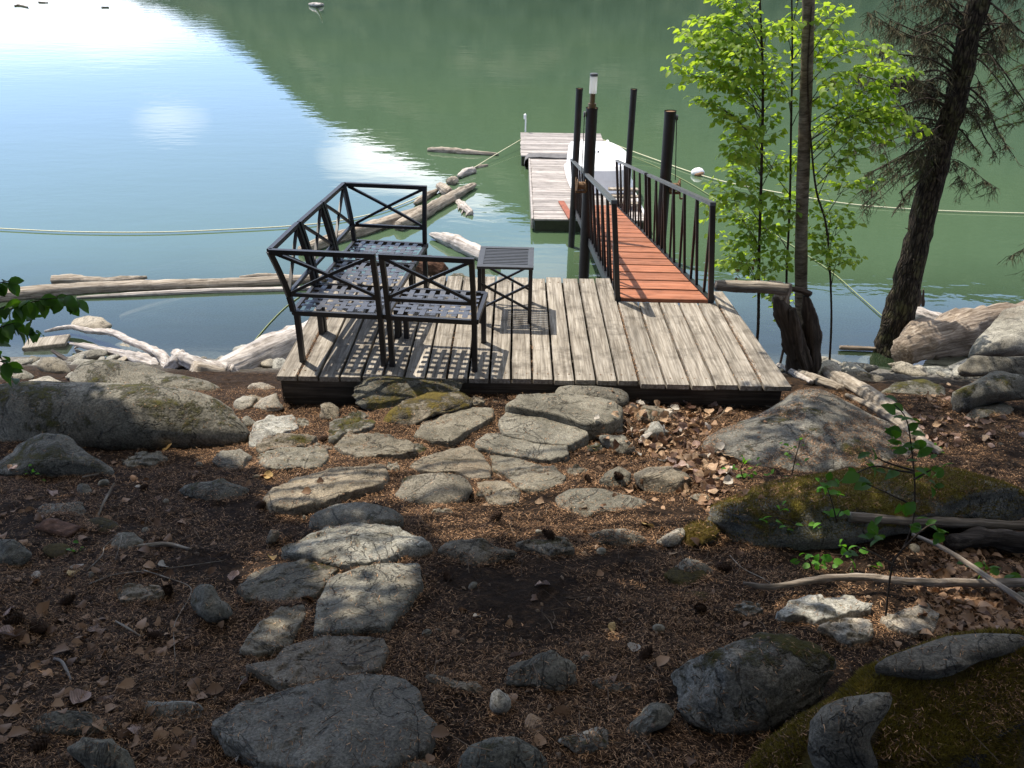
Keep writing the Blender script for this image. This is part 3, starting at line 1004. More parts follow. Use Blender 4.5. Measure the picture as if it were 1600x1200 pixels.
boulder('rock', 'bright white pointed rock with a cushion of moss on its right', c5((1328, 575), (1360, 545), (1410, 528), (1425, 550), (1405, 580), (1370, 592)), 'white', 0.6, 37, cuts=4, sub=3)
boulder('moss_cushion', 'green moss cushion growing against the bright white rock', c5((1378, 575), (1395, 535), (1440, 512), (1500, 515), (1532, 545), (1510, 580), (1440, 592)), 'mound', 0.5, 38, cat='moss', sub=3, side='moss')
boulder('rock', 'dark peaked rock in the leaf pile close under the deck', c5((1250, 180), (1280, 142), (1340, 148), (1378, 182), (1370, 202), (1300, 205)), 'dark', 0.6, 39, cuts=5)
boulder('rock', 'yellowish wedge rock standing in the middle of the leaf pile', c5((1290, 232), (1310, 202), (1340, 193), (1382, 236), (1370, 255), (1320, 262)), 'pale', 0.7, 40, cuts=6, sub=3)
boulder('rock', 'blocky grey rock at the left edge of the leaf pile', c5((1145, 240), (1180, 233), (1240, 238), (1264, 262), (1262, 298), (1220, 312), (1190, 292), (1160, 268)), 'grey', 0.65, 41, cuts=6)
boulder('rock', 'dark green grey rock alone on shaded needles right of centre', c5((1385, 655), (1420, 613), (1470, 628), (1512, 660), (1500, 685), (1400, 678)), 'dark', 0.6, 42, cuts=4)
boulder('rock', 'narrow small pointed rock left of the dark oval rock', c5((105, 578), (128, 532), (157, 533), (152, 562), (122, 584)), 'grey', 0.6, 43, sub=3, cuts=3)
boulder('rock', 'flat topped lichened rock alone on dark needles, left of path', [(278, 768), (300, 750), (350, 744), (396, 765), (393, 780), (370, 791), (330, 787), (290, 777)], 'greym', 0.5, 44, cuts=5)
boulder('boulder', 'huge rounded grey boulder with dark mossy left end, left of the deck', [(-60, 640), (-30, 608), (60, 598), (160, 597), (250, 599), (320, 606), (360, 622), (382, 655), (389, 696), (300, 702), (200, 712), (60, 715), (-50, 712)], 'big', 0.82, 45, 0.12, cat='boulder', sub=5, rough=0.26, cuts=0)
boulder('boulder', 'flat ledge boulder behind the huge rounded boulder, strewn with needles', c3((330, 690), (400, 600), (440, 578), (560, 572), (700, 588), (850, 640), (1000, 668), (1110, 715), (1050, 750), (700, 760), (400, 740)), 'big', 0.6, 46, 0.2, cat='boulder', sub=5, rough=0.3, cuts=0)
boulder('boulder', 'peaked brown grey boulder at the left edge below the huge boulder', [(-20, 728), (20, 695), (70, 674), (112, 680), (138, 705), (178, 732), (170, 752), (60, 752), (-10, 745)], 'greym', 0.6, 47, 0.15, cuts=4, cat='boulder')
boulder('rock', 'dark mossy rock cut by the left edge of the picture', [(-30, 870), (-5, 842), (25, 840), (52, 865), (30, 885), (-20, 885)], 'greym', 0.6, 48, cuts=3)
boulder('rock', 'small shaded rock beside the mossy spot on the left', [(170, 852), (185, 834), (210, 829), (227, 845), (222, 860), (180, 866)], 'dark', 0.5, 49, sub=3)
boulder('rock', 'curved split rock with mossy hollow, left of the dull dark flagstone', [(296, 948), (305, 918), (330, 910), (360, 945), (364, 968), (330, 975), (300, 967)], 'greym', 0.6, 50, cuts=5)
slab('rock', 'thin rock sliver almost buried in the shaded soil on the left', [(180, 925), (200, 916), (250, 917), (258, 928), (230, 938), (190, 938)], 'dark', 0.014, 51)
boulder('rock', 'smooth grey rock near the bottom left corner', [(40, 1140), (60, 1120), (90, 1110), (140, 1110), (180, 1130), (178, 1145), (110, 1150), (60, 1152)], 'grey', 0.5, 52, rough=0.4)
boulder('rock', 'curved lichened rock at the bottom edge left of the largest slab', [(105, 1170), (150, 1147), (182, 1137), (202, 1170), (208, 1215), (140, 1215)], 'grey', 0.6, 53, rough=0.6)
boulder('rock', 'whitish ragged rock above the bottom left rocks', [(196, 1120), (220, 1095), (300, 1092), (334, 1104), (300, 1122), (250, 1132), (210, 1132)], 'pale', 0.45, 54, cuts=5, rough=1.5)
boulder('rock', 'rounded cobble with green moss patch at the bottom edge', ca((828, 640), (832, 605), (870, 560), (940, 530), (1020, 525), (1100, 570), (1132, 610), (1128, 660), (980, 680)), 'greym', 0.6, 55, rough=0.3)
boulder('rock', 'rough dark crystalline rock behind the small cube stone', ca((988, 340), (1010, 300), (1060, 265), (1140, 243), (1212, 270), (1232, 330), (1200, 392), (1150, 388), (1060, 368), (1000, 362)), 'dark', 0.6, 56, cuts=4, rough=1.3)
boulder('rock', 'small pale cube shaped stone standing on the needles', ca((935, 432), (943, 385), (965, 365), (1002, 383), (1012, 430), (985, 462), (945, 452)), 'pale', 0.75, 57, cuts=7, sub=3, rough=0.4)
boulder('rock', 'knobbly dark rock ridge between the largest slab and the cube stone', ca((710, 338), (740, 322), (800, 335), (860, 345), (910, 345), (940, 375), (900, 397), (860, 378), (780, 364)), 'dark', 0.4, 58, rough=1.4)
boulder('rock', 'low smooth dark rock right of the rough crystalline rock', ca((1265, 348), (1290, 330), (1350, 345), (1400, 350), (1412, 380), (1350, 388), (1290, 368)), 'slate', 0.4, 59, rough=0.6)
boulder('rock', 'pale speckled rock at the bottom right of the mossy cobble', ca((1148, 540), (1200, 520), (1290, 492), (1337, 510), (1325, 562), (1290, 602), (1240, 598), (1200, 562)), 'granite', 0.4, 60, cuts=3)
boulder('rock', 'bluish round rock top at the bottom edge, left of the mossy cobble', ca((575, 650), (620, 610), (700, 603), (762, 622), (790, 650), (680, 670)), 'grey', 0.5, 61, rough=0.3)
boulder('boulder', 'grey crystalline boulder with moss on its right shoulder, lower right', c8((218, 480), (230, 400), (300, 365), (400, 335), (520, 325), (680, 330), (800, 380), (880, 430), (850, 500), (760, 620), (640, 700), (500, 728), (430, 735), (330, 682), (250, 600)), 'granite', 0.62, 62, 0.15, cat='boulder', sub=5, cuts=3)
boulder('rock', 'slanted rock with mossy right side, below the grey crystalline boulder', c8((45, 715), (100, 620), (180, 573), (232, 580), (242, 640), (200, 690), (60, 750)), 'greym', 0.55, 63, cuts=4)
boulder('boulder', 'large moss and needle covered mound filling the bottom right corner', c8((560, 950), (610, 850), (650, 740), (760, 630), (830, 520), (920, 430), (1100, 370), (1300, 335), (1500, 330), (1700, 350), (1800, 600), (1700, 950), (1000, 1000)), 'mound', 0.55, 64, 0.1, cat='boulder', sub=5, side='moss', rough=0.6)
boulder('rock', 'long blue black slate lying on top of the mossy mound', c8((998, 485), (1060, 418), (1180, 368), (1300, 330), (1450, 322), (1620, 335), (1620, 400), (1440, 425), (1330, 490), (1200, 537), (1100, 515), (1030, 505)), 'slate', 0.45, 65, 0.1, rough=0.3, on=0.0, cuts=3)
boulder('rock', 'dark slate block jutting from the lower side of the mossy mound', c8((748, 660), (800, 590), (880, 566), (1067, 573), (1062, 620), (1022, 680), (1002, 740), (1032, 810), (1060, 880), (820, 880), (768, 770)), 'slate', 0.75, 66, 0.3, rough=0.18, cuts=1, on=0.0)
slab('rock', 'sunlit pale flat rock under the long twig on the right', c8((630, 248), (680, 200), (760, 183), (900, 180), (1010, 200), (1002, 232), (900, 250), (800, 276), (740, 256), (662, 264)), 'pale', 0.036, 67)
slab('rock', 'cracked pale rock in front of the sunlit flat rock', c8((788, 305), (850, 280), (930, 262), (1000, 268), (1012, 330), (930, 362), (860, 322)), 'pale', 0.036, 68)
slab('rock', 'mottled pale rock under the seedling, right of the cracked one', c8((1040, 262), (1100, 238), (1200, 208), (1272, 238), (1252, 312), (1150, 332), (1080, 302)), 'pale', 0.029, 69)
boulder('outcrop', 'broad sloping rock outcrop with needle filled hollows, right of the deck front', c7((90, 425), (110, 390), (230, 300), (370, 215), (540, 128), (650, 120), (760, 175), (900, 255), (1040, 330), (1165, 450), (1145, 505), (900, 535), (820, 500), (700, 520), (560, 560), (440, 540), (380, 490), (250, 450), (150, 435)), 'outcrop', 0.32, 70, 0.0, cat='rock outcrop', sub=5, rough=0.35, side='ledge')
boulder('boulder', 'long boulder with bright moss on top, right side middle distance', c7((100, 730), (150, 680), (300, 600), (450, 565), (600, 538), (760, 520), (1000, 498), (1300, 505), (1450, 555), (1640, 610), (1660, 760), (1300, 790), (1000, 820), (900, 850), (740, 905), (480, 925), (300, 905), (268, 800)), 'mossy', 0.68, 71, 0.1, cat='boulder', sub=5, rough=0.8, side='moss')
boulder('boulder', 'mottled dark boulder with orange lichen at the right edge under the pale one', cb((1240, 905), (1258, 840), (1330, 778), (1420, 748), (1640, 778), (1660, 905), (1400, 945), (1300, 992), (1258, 955)), 'greym', 0.85, 72, 0.5, cat='boulder', cuts=4)
boulder('boulder', 'long dark boulder right behind the mottled one, at the right edge', cb((1282, 795), (1290, 720), (1340, 688), (1500, 680), (1660, 685), (1660, 800)), 'dark', 0.85, 73, 0.5, cat='boulder', zbase=1.42)
boulder('rock', 'low small rock at the foot of the mottled dark boulder', cb((1308, 1000), (1360, 940), (1500, 923), (1542, 960), (1532, 992), (1400, 1000), (1330, 1015)), 'dark', 0.5, 74)
boulder('boulder', 'big smooth pale boulder at the right edge beside the brown log', cb((1335, 700), (1380, 600), (1440, 510), (1490, 450), (1600, 436), (1720, 470), (1750, 700)), 'pale', 0.75, 75, 0.2, cat='boulder', rough=0.3, sub=5, zbase=1.05)
boulder('rock', 'low whitish rock right of the leaning fir trunk', cb((1000, 790), (1020, 765), (1080, 740), (1160, 730), (1215, 750), (1300, 700), (1350, 690), (1300, 800), (1160, 805)), 'white', 0.45, 76, 0.1)
boulder('rock', 'mossy low rock on the shaded ground right of the grey log', cb((880, 880), (950, 820), (1100, 808), (1205, 850), (1205, 905), (1000, 915)), 'greym', 0.5, 77, 0.1)
SH = 'rocks on the shore at the water'
boulder('rock', 'pale rock at the waterline just left of the leaning fir trunk', cb((765, 715), (790, 688), (850, 682), (870, 720), (850, 745), (790, 745)), 'white', 0.6, 78, group=SH, sub=3)
boulder('rock', 'round tan rock standing in the water left of the big bleached log', c3((328, 430), (370, 378), (430, 353), (510, 360), (560, 402), (530, 450), (480, 484), (400, 478)), 'pale', 0.8, 79, 0.3, zbase=-0.14, group=SH, rough=0.5)
boulder('rock', 'round rock on the shore below the floating plank', c3((178, 605), (210, 570), (270, 553), (332, 580), (347, 640), (300, 660), (210, 655)), 'grey', 0.7, 80, group=SH, rough=0.5)
boulder('rock', 'flat rock awash behind the forked bleached branch', c3((555, 500), (610, 483), (700, 508), (755, 550), (640, 545)), 'pale', 0.4, 81, zbase=-0.05, group=SH, sub=3)
boulder('rock', 'small rock left of the round shore rock', c3((118, 585), (150, 548), (202, 560), (185, 605), (130, 610)), 'grey', 0.6, 82, group=SH, sub=3)
boulder('rock', 'egg shaped grey stone right of the huge left boulder', c3((1190, 870), (1220, 848), (1282, 888), (1262, 915), (1208, 920)), 'grey', 0.7, 83, sub=3)
boulder('rock', 'pale rock under the roots of the big bleached log', c3((1145, 790), (1200, 748), (1275, 758), (1245, 805), (1180, 845), (1155, 825)), 'pale', 0.6, 84, group=SH, sub=3)
boulder('rock', 'pale rock tucked against the left side of the deck beam', c3((1235, 810), (1290, 768), (1368, 733), (1400, 820), (1300, 845)), 'pale', 0.6, 85, group=SH)
boulder('rock', 'dark wet rock beside the branches at the water', c3((440, 570), (455, 540), (490, 530), (520, 560), (505, 590), (450, 592)), 'dark', 0.6, 86, group=SH, sub=3)
boulder('rock', 'small barnacled rock poking from the water near the forked branch', c3((345, 545), (375, 522), (415, 528), (405, 550), (360, 558)), 'grey', 0.6, 87, zbase=-0.03, group=SH, sub=3)
boulder('rock', 'rock at the shoreline visible between stump and saplings', cb((335, 640), (350, 600), (400, 590), (410, 650), (370, 680)), 'pale', 0.6, 88, group=SH, sub=3)
boulder('rock', 'dark rock behind the saplings at the waterline', cb((275, 560), (300, 530), (370, 530), (390, 570), (330, 600)), 'grey', 0.6, 89, group=SH, sub=3)
boulder('rock', 'grey rock sunk in needles next to the small stepping stones, upper left', [(330, 722), (345, 702), (375, 698), (398, 715), (392, 733), (350, 740)], 'dark', 0.4, 90)
slab('rock', 'small flat rock below the peaked boulder on the left', [(190, 720), (215, 710), (250, 706), (262, 715), (235, 725), (200, 728)], 'grey', 0.014, 91)
boulder('rock', 'small square grey rock on the shaded soil at left', [(118, 768), (125, 755), (140, 756), (144, 768), (135, 775), (120, 774)], 'dark', 0.6, 92, sub=3)
boulder('rock', 'broken dark rock half buried on the upper left slope', [(55, 800), (70, 788), (130, 782), (142, 798), (110, 812), (65, 812)], 'dark', 0.4, 93)
boulder('rock', 'dark slab shaped rock under the right side of the broad flagstone', c5((1120, 240), (1160, 210), (1225, 200), (1232, 230), (1190, 240)), 'dark', 0.5, 94, sub=3)
boulder('rock', 'small rock left of the moss on the needles, lower centre right', [(1080, 1050), (1092, 1035), (1104, 1046), (1098, 1058)], 'dark', 0.5, 95, sub=3)
slab('rock', 'small bluish flat rock near the long twig end', c8((455, 235), (490, 205), (560, 210), (580, 245), (520, 255)), 'dark', 0.014, 96)
boulder('rock', 'small grey stone beside the white pointed rock', c5((1430, 430), (1450, 418), (1490, 425), (1505, 445), (1460, 450)), 'grey', 0.5, 97, sub=3)

for k_, (u_, v_, a_, b_, lb_) in enumerate([(20, 588, 34, 14, 'grey rock on the shore at the far left below the leafy branch'), (72, 596, 26, 9, 'flat grey shore rock left of the ledge boulder'), (398, 628, 26, 12, 'grey rock between the egg shaped stone and the deck beam'),
                                             (408, 606, 22, 9, 'pale flat rock under the big bleached log near the deck corner'), (1345, 590, 40, 12, 'low grey rock on the bank right of the saplings'), (1300, 560, 26, 10, 'pale rock at the foot of the thin sapling')]):
    boulder('rock', lb_, [(u_ + a_ * math.cos(q_ * .7854) * (1 + .12 * math.sin(q_ * 3 + k_)), v_ + b_ * math.sin(q_ * .7854) * (1 + .1 * math.cos(q_ * 2 + k_))) for q_ in range(8)], ['grey', 'pale', 'grey', 'pale', 'dark', 'pale'][k_], .6, 130 + k_, .1, cuts=4, sub=4)
# small stones wedged between the flagstones
for k_, (u_, v_, a_) in enumerate([(742, 628, 13), (690, 662, 12), (664, 640, 10), (650, 700, 14), (612, 730, 12), (760, 655, 9), (842, 738, 12), (900, 735, 13), (540, 682, 12), (500, 700, 14), (470, 660, 12), (580, 700, 10), (700, 740, 8), (755, 772, 10), (690, 800, 12), (560, 650, 12), (455, 690, 10), (840, 700, 9), (905, 790, 14), (930, 700, 12), (420, 715, 13), (625, 690, 10)]):
    slab('wedge_stone', 'small flat stone wedged between the flagstones of the path', [(u_ + a_ * 1.25 * math.cos(q_ * .7854) * (1 + .25 * math.sin(q_ * 3 + k_)), v_ + a_ * .5 * math.sin(q_ * .7854) * (1 + .25 * math.cos(q_ * 2 + k_))) for q_ in range(8)], ['grey', 'dark', 'grey', 'greym'][k_ % 4], .015, 160 + k_, 'stone', 'small stones wedged between the flagstones')
# a scatter of shore cobbles along the waterline: small, each its own thing
cob = boulder('cobble', 'small grey cobble among others along the waterline', [(100, 590), (112, 580), (126, 582), (130, 592), (118, 598)], 'pale', 0.7, 120, sub=3, group='cobbles along the waterline')
rc = random.Random(4)
for k in range(46):
    y = rc.uniform(8.2, 9.9)
    x = rc.choice([rc.uniform(-6.0, -2.0), rc.uniform(1.9, 5.6)])
    c = cob.copy()
    COL.objects.link(c)
    s = rc.uniform(0.6, 2.6)
    c.scale = (s, s * rc.uniform(0.7, 1.2), s * rc.uniform(0.6, 1))
    c.rotation_euler = (rc.uniform(-.3, .3), rc.uniform(-.3, .3), rc.uniform(0, 6.28))
    c.location = (x, y, ground_h(x, y) + 0.01 * s)

# pebbles in the soil of the slope
peb = boulder('pebble', 'small pebble lying loose on the needle covered slope', [(680, 985), (684, 981), (690, 983), (690, 988), (684, 990)], 'grey', 0.7, 121, sub=2, group='loose pebbles on the slope')
for k in range(70):
    x, y = rc.uniform(-3.2, 3.6), rc.uniform(1.7, 5.0)
    c = peb.copy()
    COL.objects.link(c)
    s = rc.uniform(0.7, 2.6)
    c.scale = (s, s * rc.uniform(0.6, 1.2), s * rc.uniform(0.5, 1))
    c.rotation_euler = (rc.uniform(-.4, .4), rc.uniform(-.4, .4), rc.uniform(0, 6.28))
    c.location = (x, y, ground_h(x, y))

# ------------------------------------------------------------------ surface lookup (ground + rocks + deck)
gi = [i for i, x in enumerate(xs) if -5.5 < x < 6.5]
gj = [j for j, y in enumerate(ys) if 0.5 < y < 12]
sub = gv[gj[0]:gj[-1] + 1, gi[0]:gi[-1] + 1]
sy_, sx_ = sub.shape[:2]
ix = np.arange(sx_ * sy_).reshape(sy_, sx_)
q4 = np.stack([ix[:-1, :-1], ix[:-1, 1:], ix[1:, 1:], ix[1:, :-1]], -1).reshape(-1, 4)
to_bvh([Vector(p) for p in sub.reshape(-1, 3)], [tuple(int(k) for k in f) for f in q4], 'soil')
BVH = BVHTree.FromPolygons(BV, BF)


def drop(x, y):
    loc, nor, fi, _ = BVH.ray_cast(Vector((x, y, 6)), Vector((0, 0, -1)))
    if loc is None:
        return None
    if nor.z < 0: nor = -nor
    return loc, nor, BK[fi]


def hit(u, v):
    loc, nor, fi, _ = BVH.ray_cast(Vector((0, 0, CAM_Z)), ray(u, v))
    if loc is None:
        p = G(u, v)
        return p, Vector((0, 0, 1)), 'soil'
    if nor.z < 0: nor = -nor
    return loc, nor, BK[fi]



# ------------------------------------------------------------------ the deck
DZ = 2.10
deck = empty('deck', (0.1, 6.1, 1.9), 'square grey weathered plank deck on the bank above the water', 'deck')
mb = MB()
rb = random.Random(3)
x0, x1, yb, yf = -1.73, 0.93, 7.24, 5.19
edges = [x0]
NB = 17
for i in range(NB):
    edges.append(x0 + (x1 - x0) * (i + 1) / NB)


def plank(mb, ax0, ax1, bx0, bx1, y0, y1, z, t=0.038):
    """board from front edge (ax0..ax1 at y0) to back edge (bx0..bx1 at y1), rounded arris"""
    b = 0.004
    n = 14
    rows = []
    for k in range(n + 1):
        q = k / n
        y = y0 + (y1 - y0) * q
        l, r = ax0 + (bx0 - ax0) * q, ax1 + (bx1 - ax1) * q
        w1 = 0.0035 * noise.noise(Vector((l * 9, y * 3, 0)))
        w2 = 0.0035 * noise.noise(Vector((r * 9, y * 3, 4)))
        dz = 0.003 * noise.noise(Vector((l * 5, y * 1.3, 9)))
        cup = 0.002
        rows.append([(l + w1, y, z - t + dz), (l + w1, y, z - b + dz), (l + w1 + b, y, z + dz), ((l + r) / 2, y, z - cup + dz), (r + w2 - b, y, z + dz), (r + w2, y, z - b + dz), (r + w2, y, z - t + dz)])
    vs = [p for row in rows for p in row]
    fs = []
    for k in range(n):
        for j in range(6):
            a = k * 7 + j
            fs.append((a, a + 7, a + 8, a + 1))
        a = k * 7
        fs.append((a, a + 6, a + 13, a + 7))
    fs.append(tuple(range(7)))
    fs.append(tuple(n * 7 + j for j in range(6, -1, -1)))
    mb.add(vs, fs)


gap = 0.017
for i in range(NB):
    a, b = edges[i] + gap / 2, edges[i + 1] - gap / 2
    plank(mb, a, b, a, b, yf + rb.uniform(-.012, .008), yb + rb.uniform(-.03, .012), DZ + rb.uniform(-.002, .002))
# right part, shorter: it stops at the foot of the gangway
rx = [0.93, 1.115, 1.30, 1.475, 1.645, 1.82]
fx = [0.93, 1.12, 1.30, 1.475, 1.65, 1.825]
for i in range(5):
    plank(mb, fx[i] + gap / 2, fx[i + 1] - gap / 2, rx[i] + gap / 2, rx[i + 1] - gap / 2, 5.135 + rb.uniform(-.008, .008), 6.665, DZ + rb.uniform(-.002, .002))
plank(mb, 1.835, 2.03, 1.83, 1.93, 5.13, 6.95, DZ + 0.002)
o = mb.build('decking', WOOD['deck'], origin=(0.1, 6.1, 1.9)); shift(o, deck)
mb = MB()
mb.box(-1.69, 1.99, 5.205, 5.25, 1.90, 2.06)
mb.box(-1.69, 0.93, 7.16, 7.21, 1.86, 2.06)
mb.box(0.955, 1.95, 6.60, 6.65, 1.88, 2.06)
for yy in (5.55, 5.85, 6.15, 6.45, 6.78, 7.0):
    mb.box(-1.69, 0.93 if yy > 6.5 else 1.93, yy, yy + .045, 1.84, 2.058)
o = mb.build('joist', WOOD['beam'], origin=(0.1, 6.1, 1.9)); shift(o, deck)
mb = MB()
mb.box(-1.70, -0.95, 5.215, 5.34, 1.66, 1.897)
mb.box(-1.72, -1.697, 5.26, 7.15, 1.80, 2.055)
o = mb.build('beam', WOOD['beam'], origin=(0.1, 6.1, 1.9)); shift(o, deck)
for px, py in ((-1.6, 7.05), (-0.3, 7.05), (0.85, 7.05), (1.85, 6.5), (-1.6, 6.2)):
    mb = MB()
    mb.box(px - .06, px + .06, py - .06, py + .06, ground_h(px, py) - 0.2, 1.858)
    o = mb.build('post', WOOD['beam'], origin=(px, py, 1.0)); shift(o, deck)
mb = MB()
for i in range(NB):
    for yy in (5.28, 7.12):
        for fx_ in (0.25, 0.75):
            cx_ = edges[i] + (edges[i + 1] - edges[i]) * fx_
            mb.tube([(cx_, yy, DZ - .004), (cx_, yy, DZ + .0022)], 0.0055, 6)
for i in range(5):
    for yy in (5.24, 6.6):
        for fx_ in (0.25, 0.75):
            cx_ = fx[i] + (fx[i + 1] - fx[i]) * fx_
            mb.tube([(cx_, yy, DZ - .004), (cx_, yy, DZ + .0022)], 0.0055, 6)
o = mb.build('nail_heads', M_RUST, origin=(0.1, 6.1, 1.9)); shift(o, deck)
to_bvh([(-1.73, 5.19, DZ), (0.93, 5.19, DZ), (0.93, 7.24, DZ), (-1.73, 7.24, DZ), (0.93, 5.13, DZ), (2.0, 5.13, DZ), (1.9, 6.66, DZ), (.93, 6.66, DZ)], [(0, 1, 2, 3), (4, 5, 6, 7)], 'deck')

# ------------------------------------------------------------------ garden seating
SW, SD = 0.66, 0.53


def strap_mesh():
    mb = MB()
    px_, n = 0.079, 8
    w = 0.041
    nn = 9
    for ax in (0, 1):
        L0, L1 = 0.03, (SW if ax == 0 else SD) - 0.03
        C1 = (SD if ax == 0 else SW)
        cnt = int((C1 - 0.07) / px_)
        st = (C1 - (cnt - 1) * px_) / 2
        for k in range(cnt):
            c = st + k * px_
            seg = 34
            vs, fs = [], []
            for q in range(seg + 1):
                t = L0 + (L1 - L0) * q / seg
                z = 0.425 + 0.0028 * math.sin(math.pi * t / px_ + math.pi * k + (0 if ax == 0 else math.pi)) - 0.012 * math.sin(math.pi * (t - L0) / (L1 - L0)) * math.sin(math.pi * c / C1)
                for s_, dz in ((-1, 0), (1, 0), (1, -0.002), (-1, -0.002)):
                    if ax == 0:
                        vs.append((t, c + s_ * w / 2, z + dz))
                    else:
                        vs.append((c + s_ * w / 2, t, z + dz))
            for q in range(seg):
                for j in range(4):
                    a, b = q * 4 + j, q * 4 + (j + 1) % 4
                    fs.append((a, b, b + 4, a + 4))
            mb.add(vs, fs)
    return mb


def back_panel(along, e0=0, e1=0):
    """X backrest between z .55 and .9; along = 'x' (on the y=0 side) or 'y' (on the x=0 side)"""
    L = SW if along == 'x' else SD

    def p(t, z):
        l_ = 0.085 * max(0, (z - 0.42) / 0.48) ** 1.4
        t = t - e0 * l_ * (1 - t / L) + e1 * l_ * (t / L)
        return (t, -l_, z) if along == 'x' else (-l_, t, z)
    mb = MB()
    mb.bar(p(0.0, 0.90), p(L, 0.90), 0.034, 0.034)
    mb.bar(p(0.02, 0.555), p(L - 0.02, 0.555), 0.026, 0.026)
    for a, b in (((0.03, 0.885), (L - 0.03, 0.57)), ((0.03, 0.57), (L - 0.03, 0.885))):
        q = [p(a[0] + (b[0] - a[0]) * i / 6, a[1] + (b[1] - a[1]) * i / 6) for i in range(7)]
        for i in range(6):
            mb.bar(q[i], q[i + 1], 0.022, 0.022)
    return mb


def sofa_module(label, loc, rz, backs, posts, far_back=False):
    t = empty('sofa_module', loc, label, 'patio seat', 'modules of the black metal sectional sofa', rz)
    mb = MB()
    for a, b in (((0, 0, .405), (SW, 0, .405)), ((SW, 0, .405), (SW, SD, .405)), ((SW, SD, .405), (0, SD, .405)), ((0, SD, .405), (0, 0, .405))):
        mb.bar(a, b, 0.028, 0.036)
    mb.build('seat_frame', M_METAL, t)
    strap_mesh().build('seat', M_STRAP, t)
    for cx, cy in ((0.0, 0.0), (SW, 0.0), (SW, SD), (0.0, SD)):
        mb = MB()
        cx2, cy2 = (0.018 if cx == 0 else cx - 0.018), (0.018 if cy == 0 else cy - 0.018)
        mb.bar((cx2, cy2, 0.006), (cx2, cy2, 0.424), 0.038, 0.038)
        mb.box(cx2 - .02, cx2 + .02, cy2 - .02, cy2 + .02, 0.0, 0.012)
        mb.build('leg', M_METAL, t)
    for b in backs:
        if b == 'front':
            back_panel('x', e0='left' in backs).build('backrest', M_METAL, t)
        elif b == 'left':
            back_panel('y', e0='front' in backs, e1='far' in backs).build('backrest', M_METAL, t)
        elif b == 'far':
            m = back_panel('x', e0=1)
            m.v = [(x, SD - y, z) for x, y, z in m.v]
            m.build('backrest', M_METAL, t)
    for cx, cy, lx, ly in posts:
        mb = MB()
        q = []
        for i in range(9):
            z = 0.42 + 0.48 * i / 8
            l = 0.085 * ((z - 0.42) / 0.48) ** 1.4
            q.append((cx + lx * l, cy + ly * l, z))
        for i in range(8):
            mb.bar(q[i], q[i + 1], 0.036, 0.036)
        mb.build('back_post', M_METAL, t)
    return t


ang = R(-4.5)


def loc_(x, y): return (x, y, DZ + 0.001)
sofa_module('corner module of black metal sectional, front left of the deck with backs on two sides', loc_(-1.605, 5.41), ang,
            ['front', 'left'], [(0, 0, -1, -1), (SW - .018, 0, 0, -1), (0, SD - .018, -1, 0)])
sofa_module('black metal sectional module with one back toward the viewer, nearest the side table', loc_(-0.918, 5.352), R(-5.5),
            ['front'], [(0.018, 0, 0, -1), (SW - .018, 0, 0, -1)])
ux, uy = math.cos(R(96)), math.sin(R(96))
sofa_module('middle module of black metal sectional along the lake side edge of the deck', loc_(-1.555, 5.95), R(-6),
            ['left'], [(0, 0.018, -1, 0), (0, SD - .018, -1, 0)])
sofa_module('far corner module of black metal sectional next to the water with backs on two sides', loc_(-1.495, 6.49), R(-6),
            ['left', 'far'], [(0, 0.018, -1, 0), (0, SD - .018, -1, 1), (SW - .018, SD, 0, 1)])

tb = empty('side_table', (-0.30, 6.17, DZ + 0.001), 'square dark metal side table with slatted top, beside the sofa on the deck', 'table', rz=R(-1.5))
mb = MB()
TW, TD, TH = 0.46, 0.50, 0.50
fr = 0.048
mb.box(0, TW, 0, fr, TH - .022, TH, 0.003); mb.box(0, TW, TD - fr, TD, TH - .022, TH, 0.003)
mb.box(0, fr - .001, fr, TD - fr, TH - .022, TH - .001); mb.box(TW - fr + .001, TW, fr, TD - fr, TH - .022, TH - .001)
mb.build('table_frame', M_TABLE, tb)
mb = MB()
ns = 11
for i in range(ns):
    y = fr + .004 + (TD - 2 * fr - .004) * i / ns
    mb.box(fr, TW - fr, y, y + (TD - 2 * fr) / ns - .015, TH - .016, TH - .004)
mb.build('tabletop', M_TABLE, tb)
for cx in (0.022, TW - .022):
    for cy in (0.022, TD - .022):
        mb = MB()
        mb.bar((cx, cy, 0), (cx, cy, TH - .023), 0.032, 0.032)
        mb.build('leg', M_METAL, tb)
mb = MB()
zz = 0.24
for (a, b) in (((.03, .03, .34), (TW - .03, .03, .12)), ((.03, .03, .12), (TW - .03, .03, .34))):
    mb = MB(); mb.bar(a, b, .018, .018); mb.build('cross_brace', M_METAL, tb)
for (a, b) in (((.03, TD - .03, .34), (TW - .03, TD - .03, .12)), ((.03, TD - .03, .12), (TW - .03, TD - .03, .34))):
    mb = MB(); mb.bar(a, b, .018, .018); mb.build('cross_brace', M_METAL, tb)

# ------------------------------------------------------------------ gangway
gw = empty('gangway', (1.35, 6.68, 2.1), 'black steel gangway with orange boards and railings, sloping from deck to floating dock', 'gangway')
g0 = Vector((1.35, 6.68, 2.115))
g1 = Vector((1.56, 15.35, 0.46))
gd = (g1 - g0)
GL = gd.length
gd.normalize()
gx = gd.cross(Vector((0, 0, 1))).normalized()
gn = gx.cross(gd).normalized()
gn2 = (Vector((0, 0, 1)) * 0.9 + gn * 0.1 - gx * 0.11).normalized()
GF = Matrix((gx.to_4d(), gd.to_4d(), gn.to_4d(), (0, 0, 0, 1))).transposed()
GF[0][3], GF[1][3], GF[2][3] = g0
for i in range(3):
    GF[3][i] = 0
GF[3][3] = 1


def gp(x, y, z): return g0 + gx * x + gd * y + gn2 * z


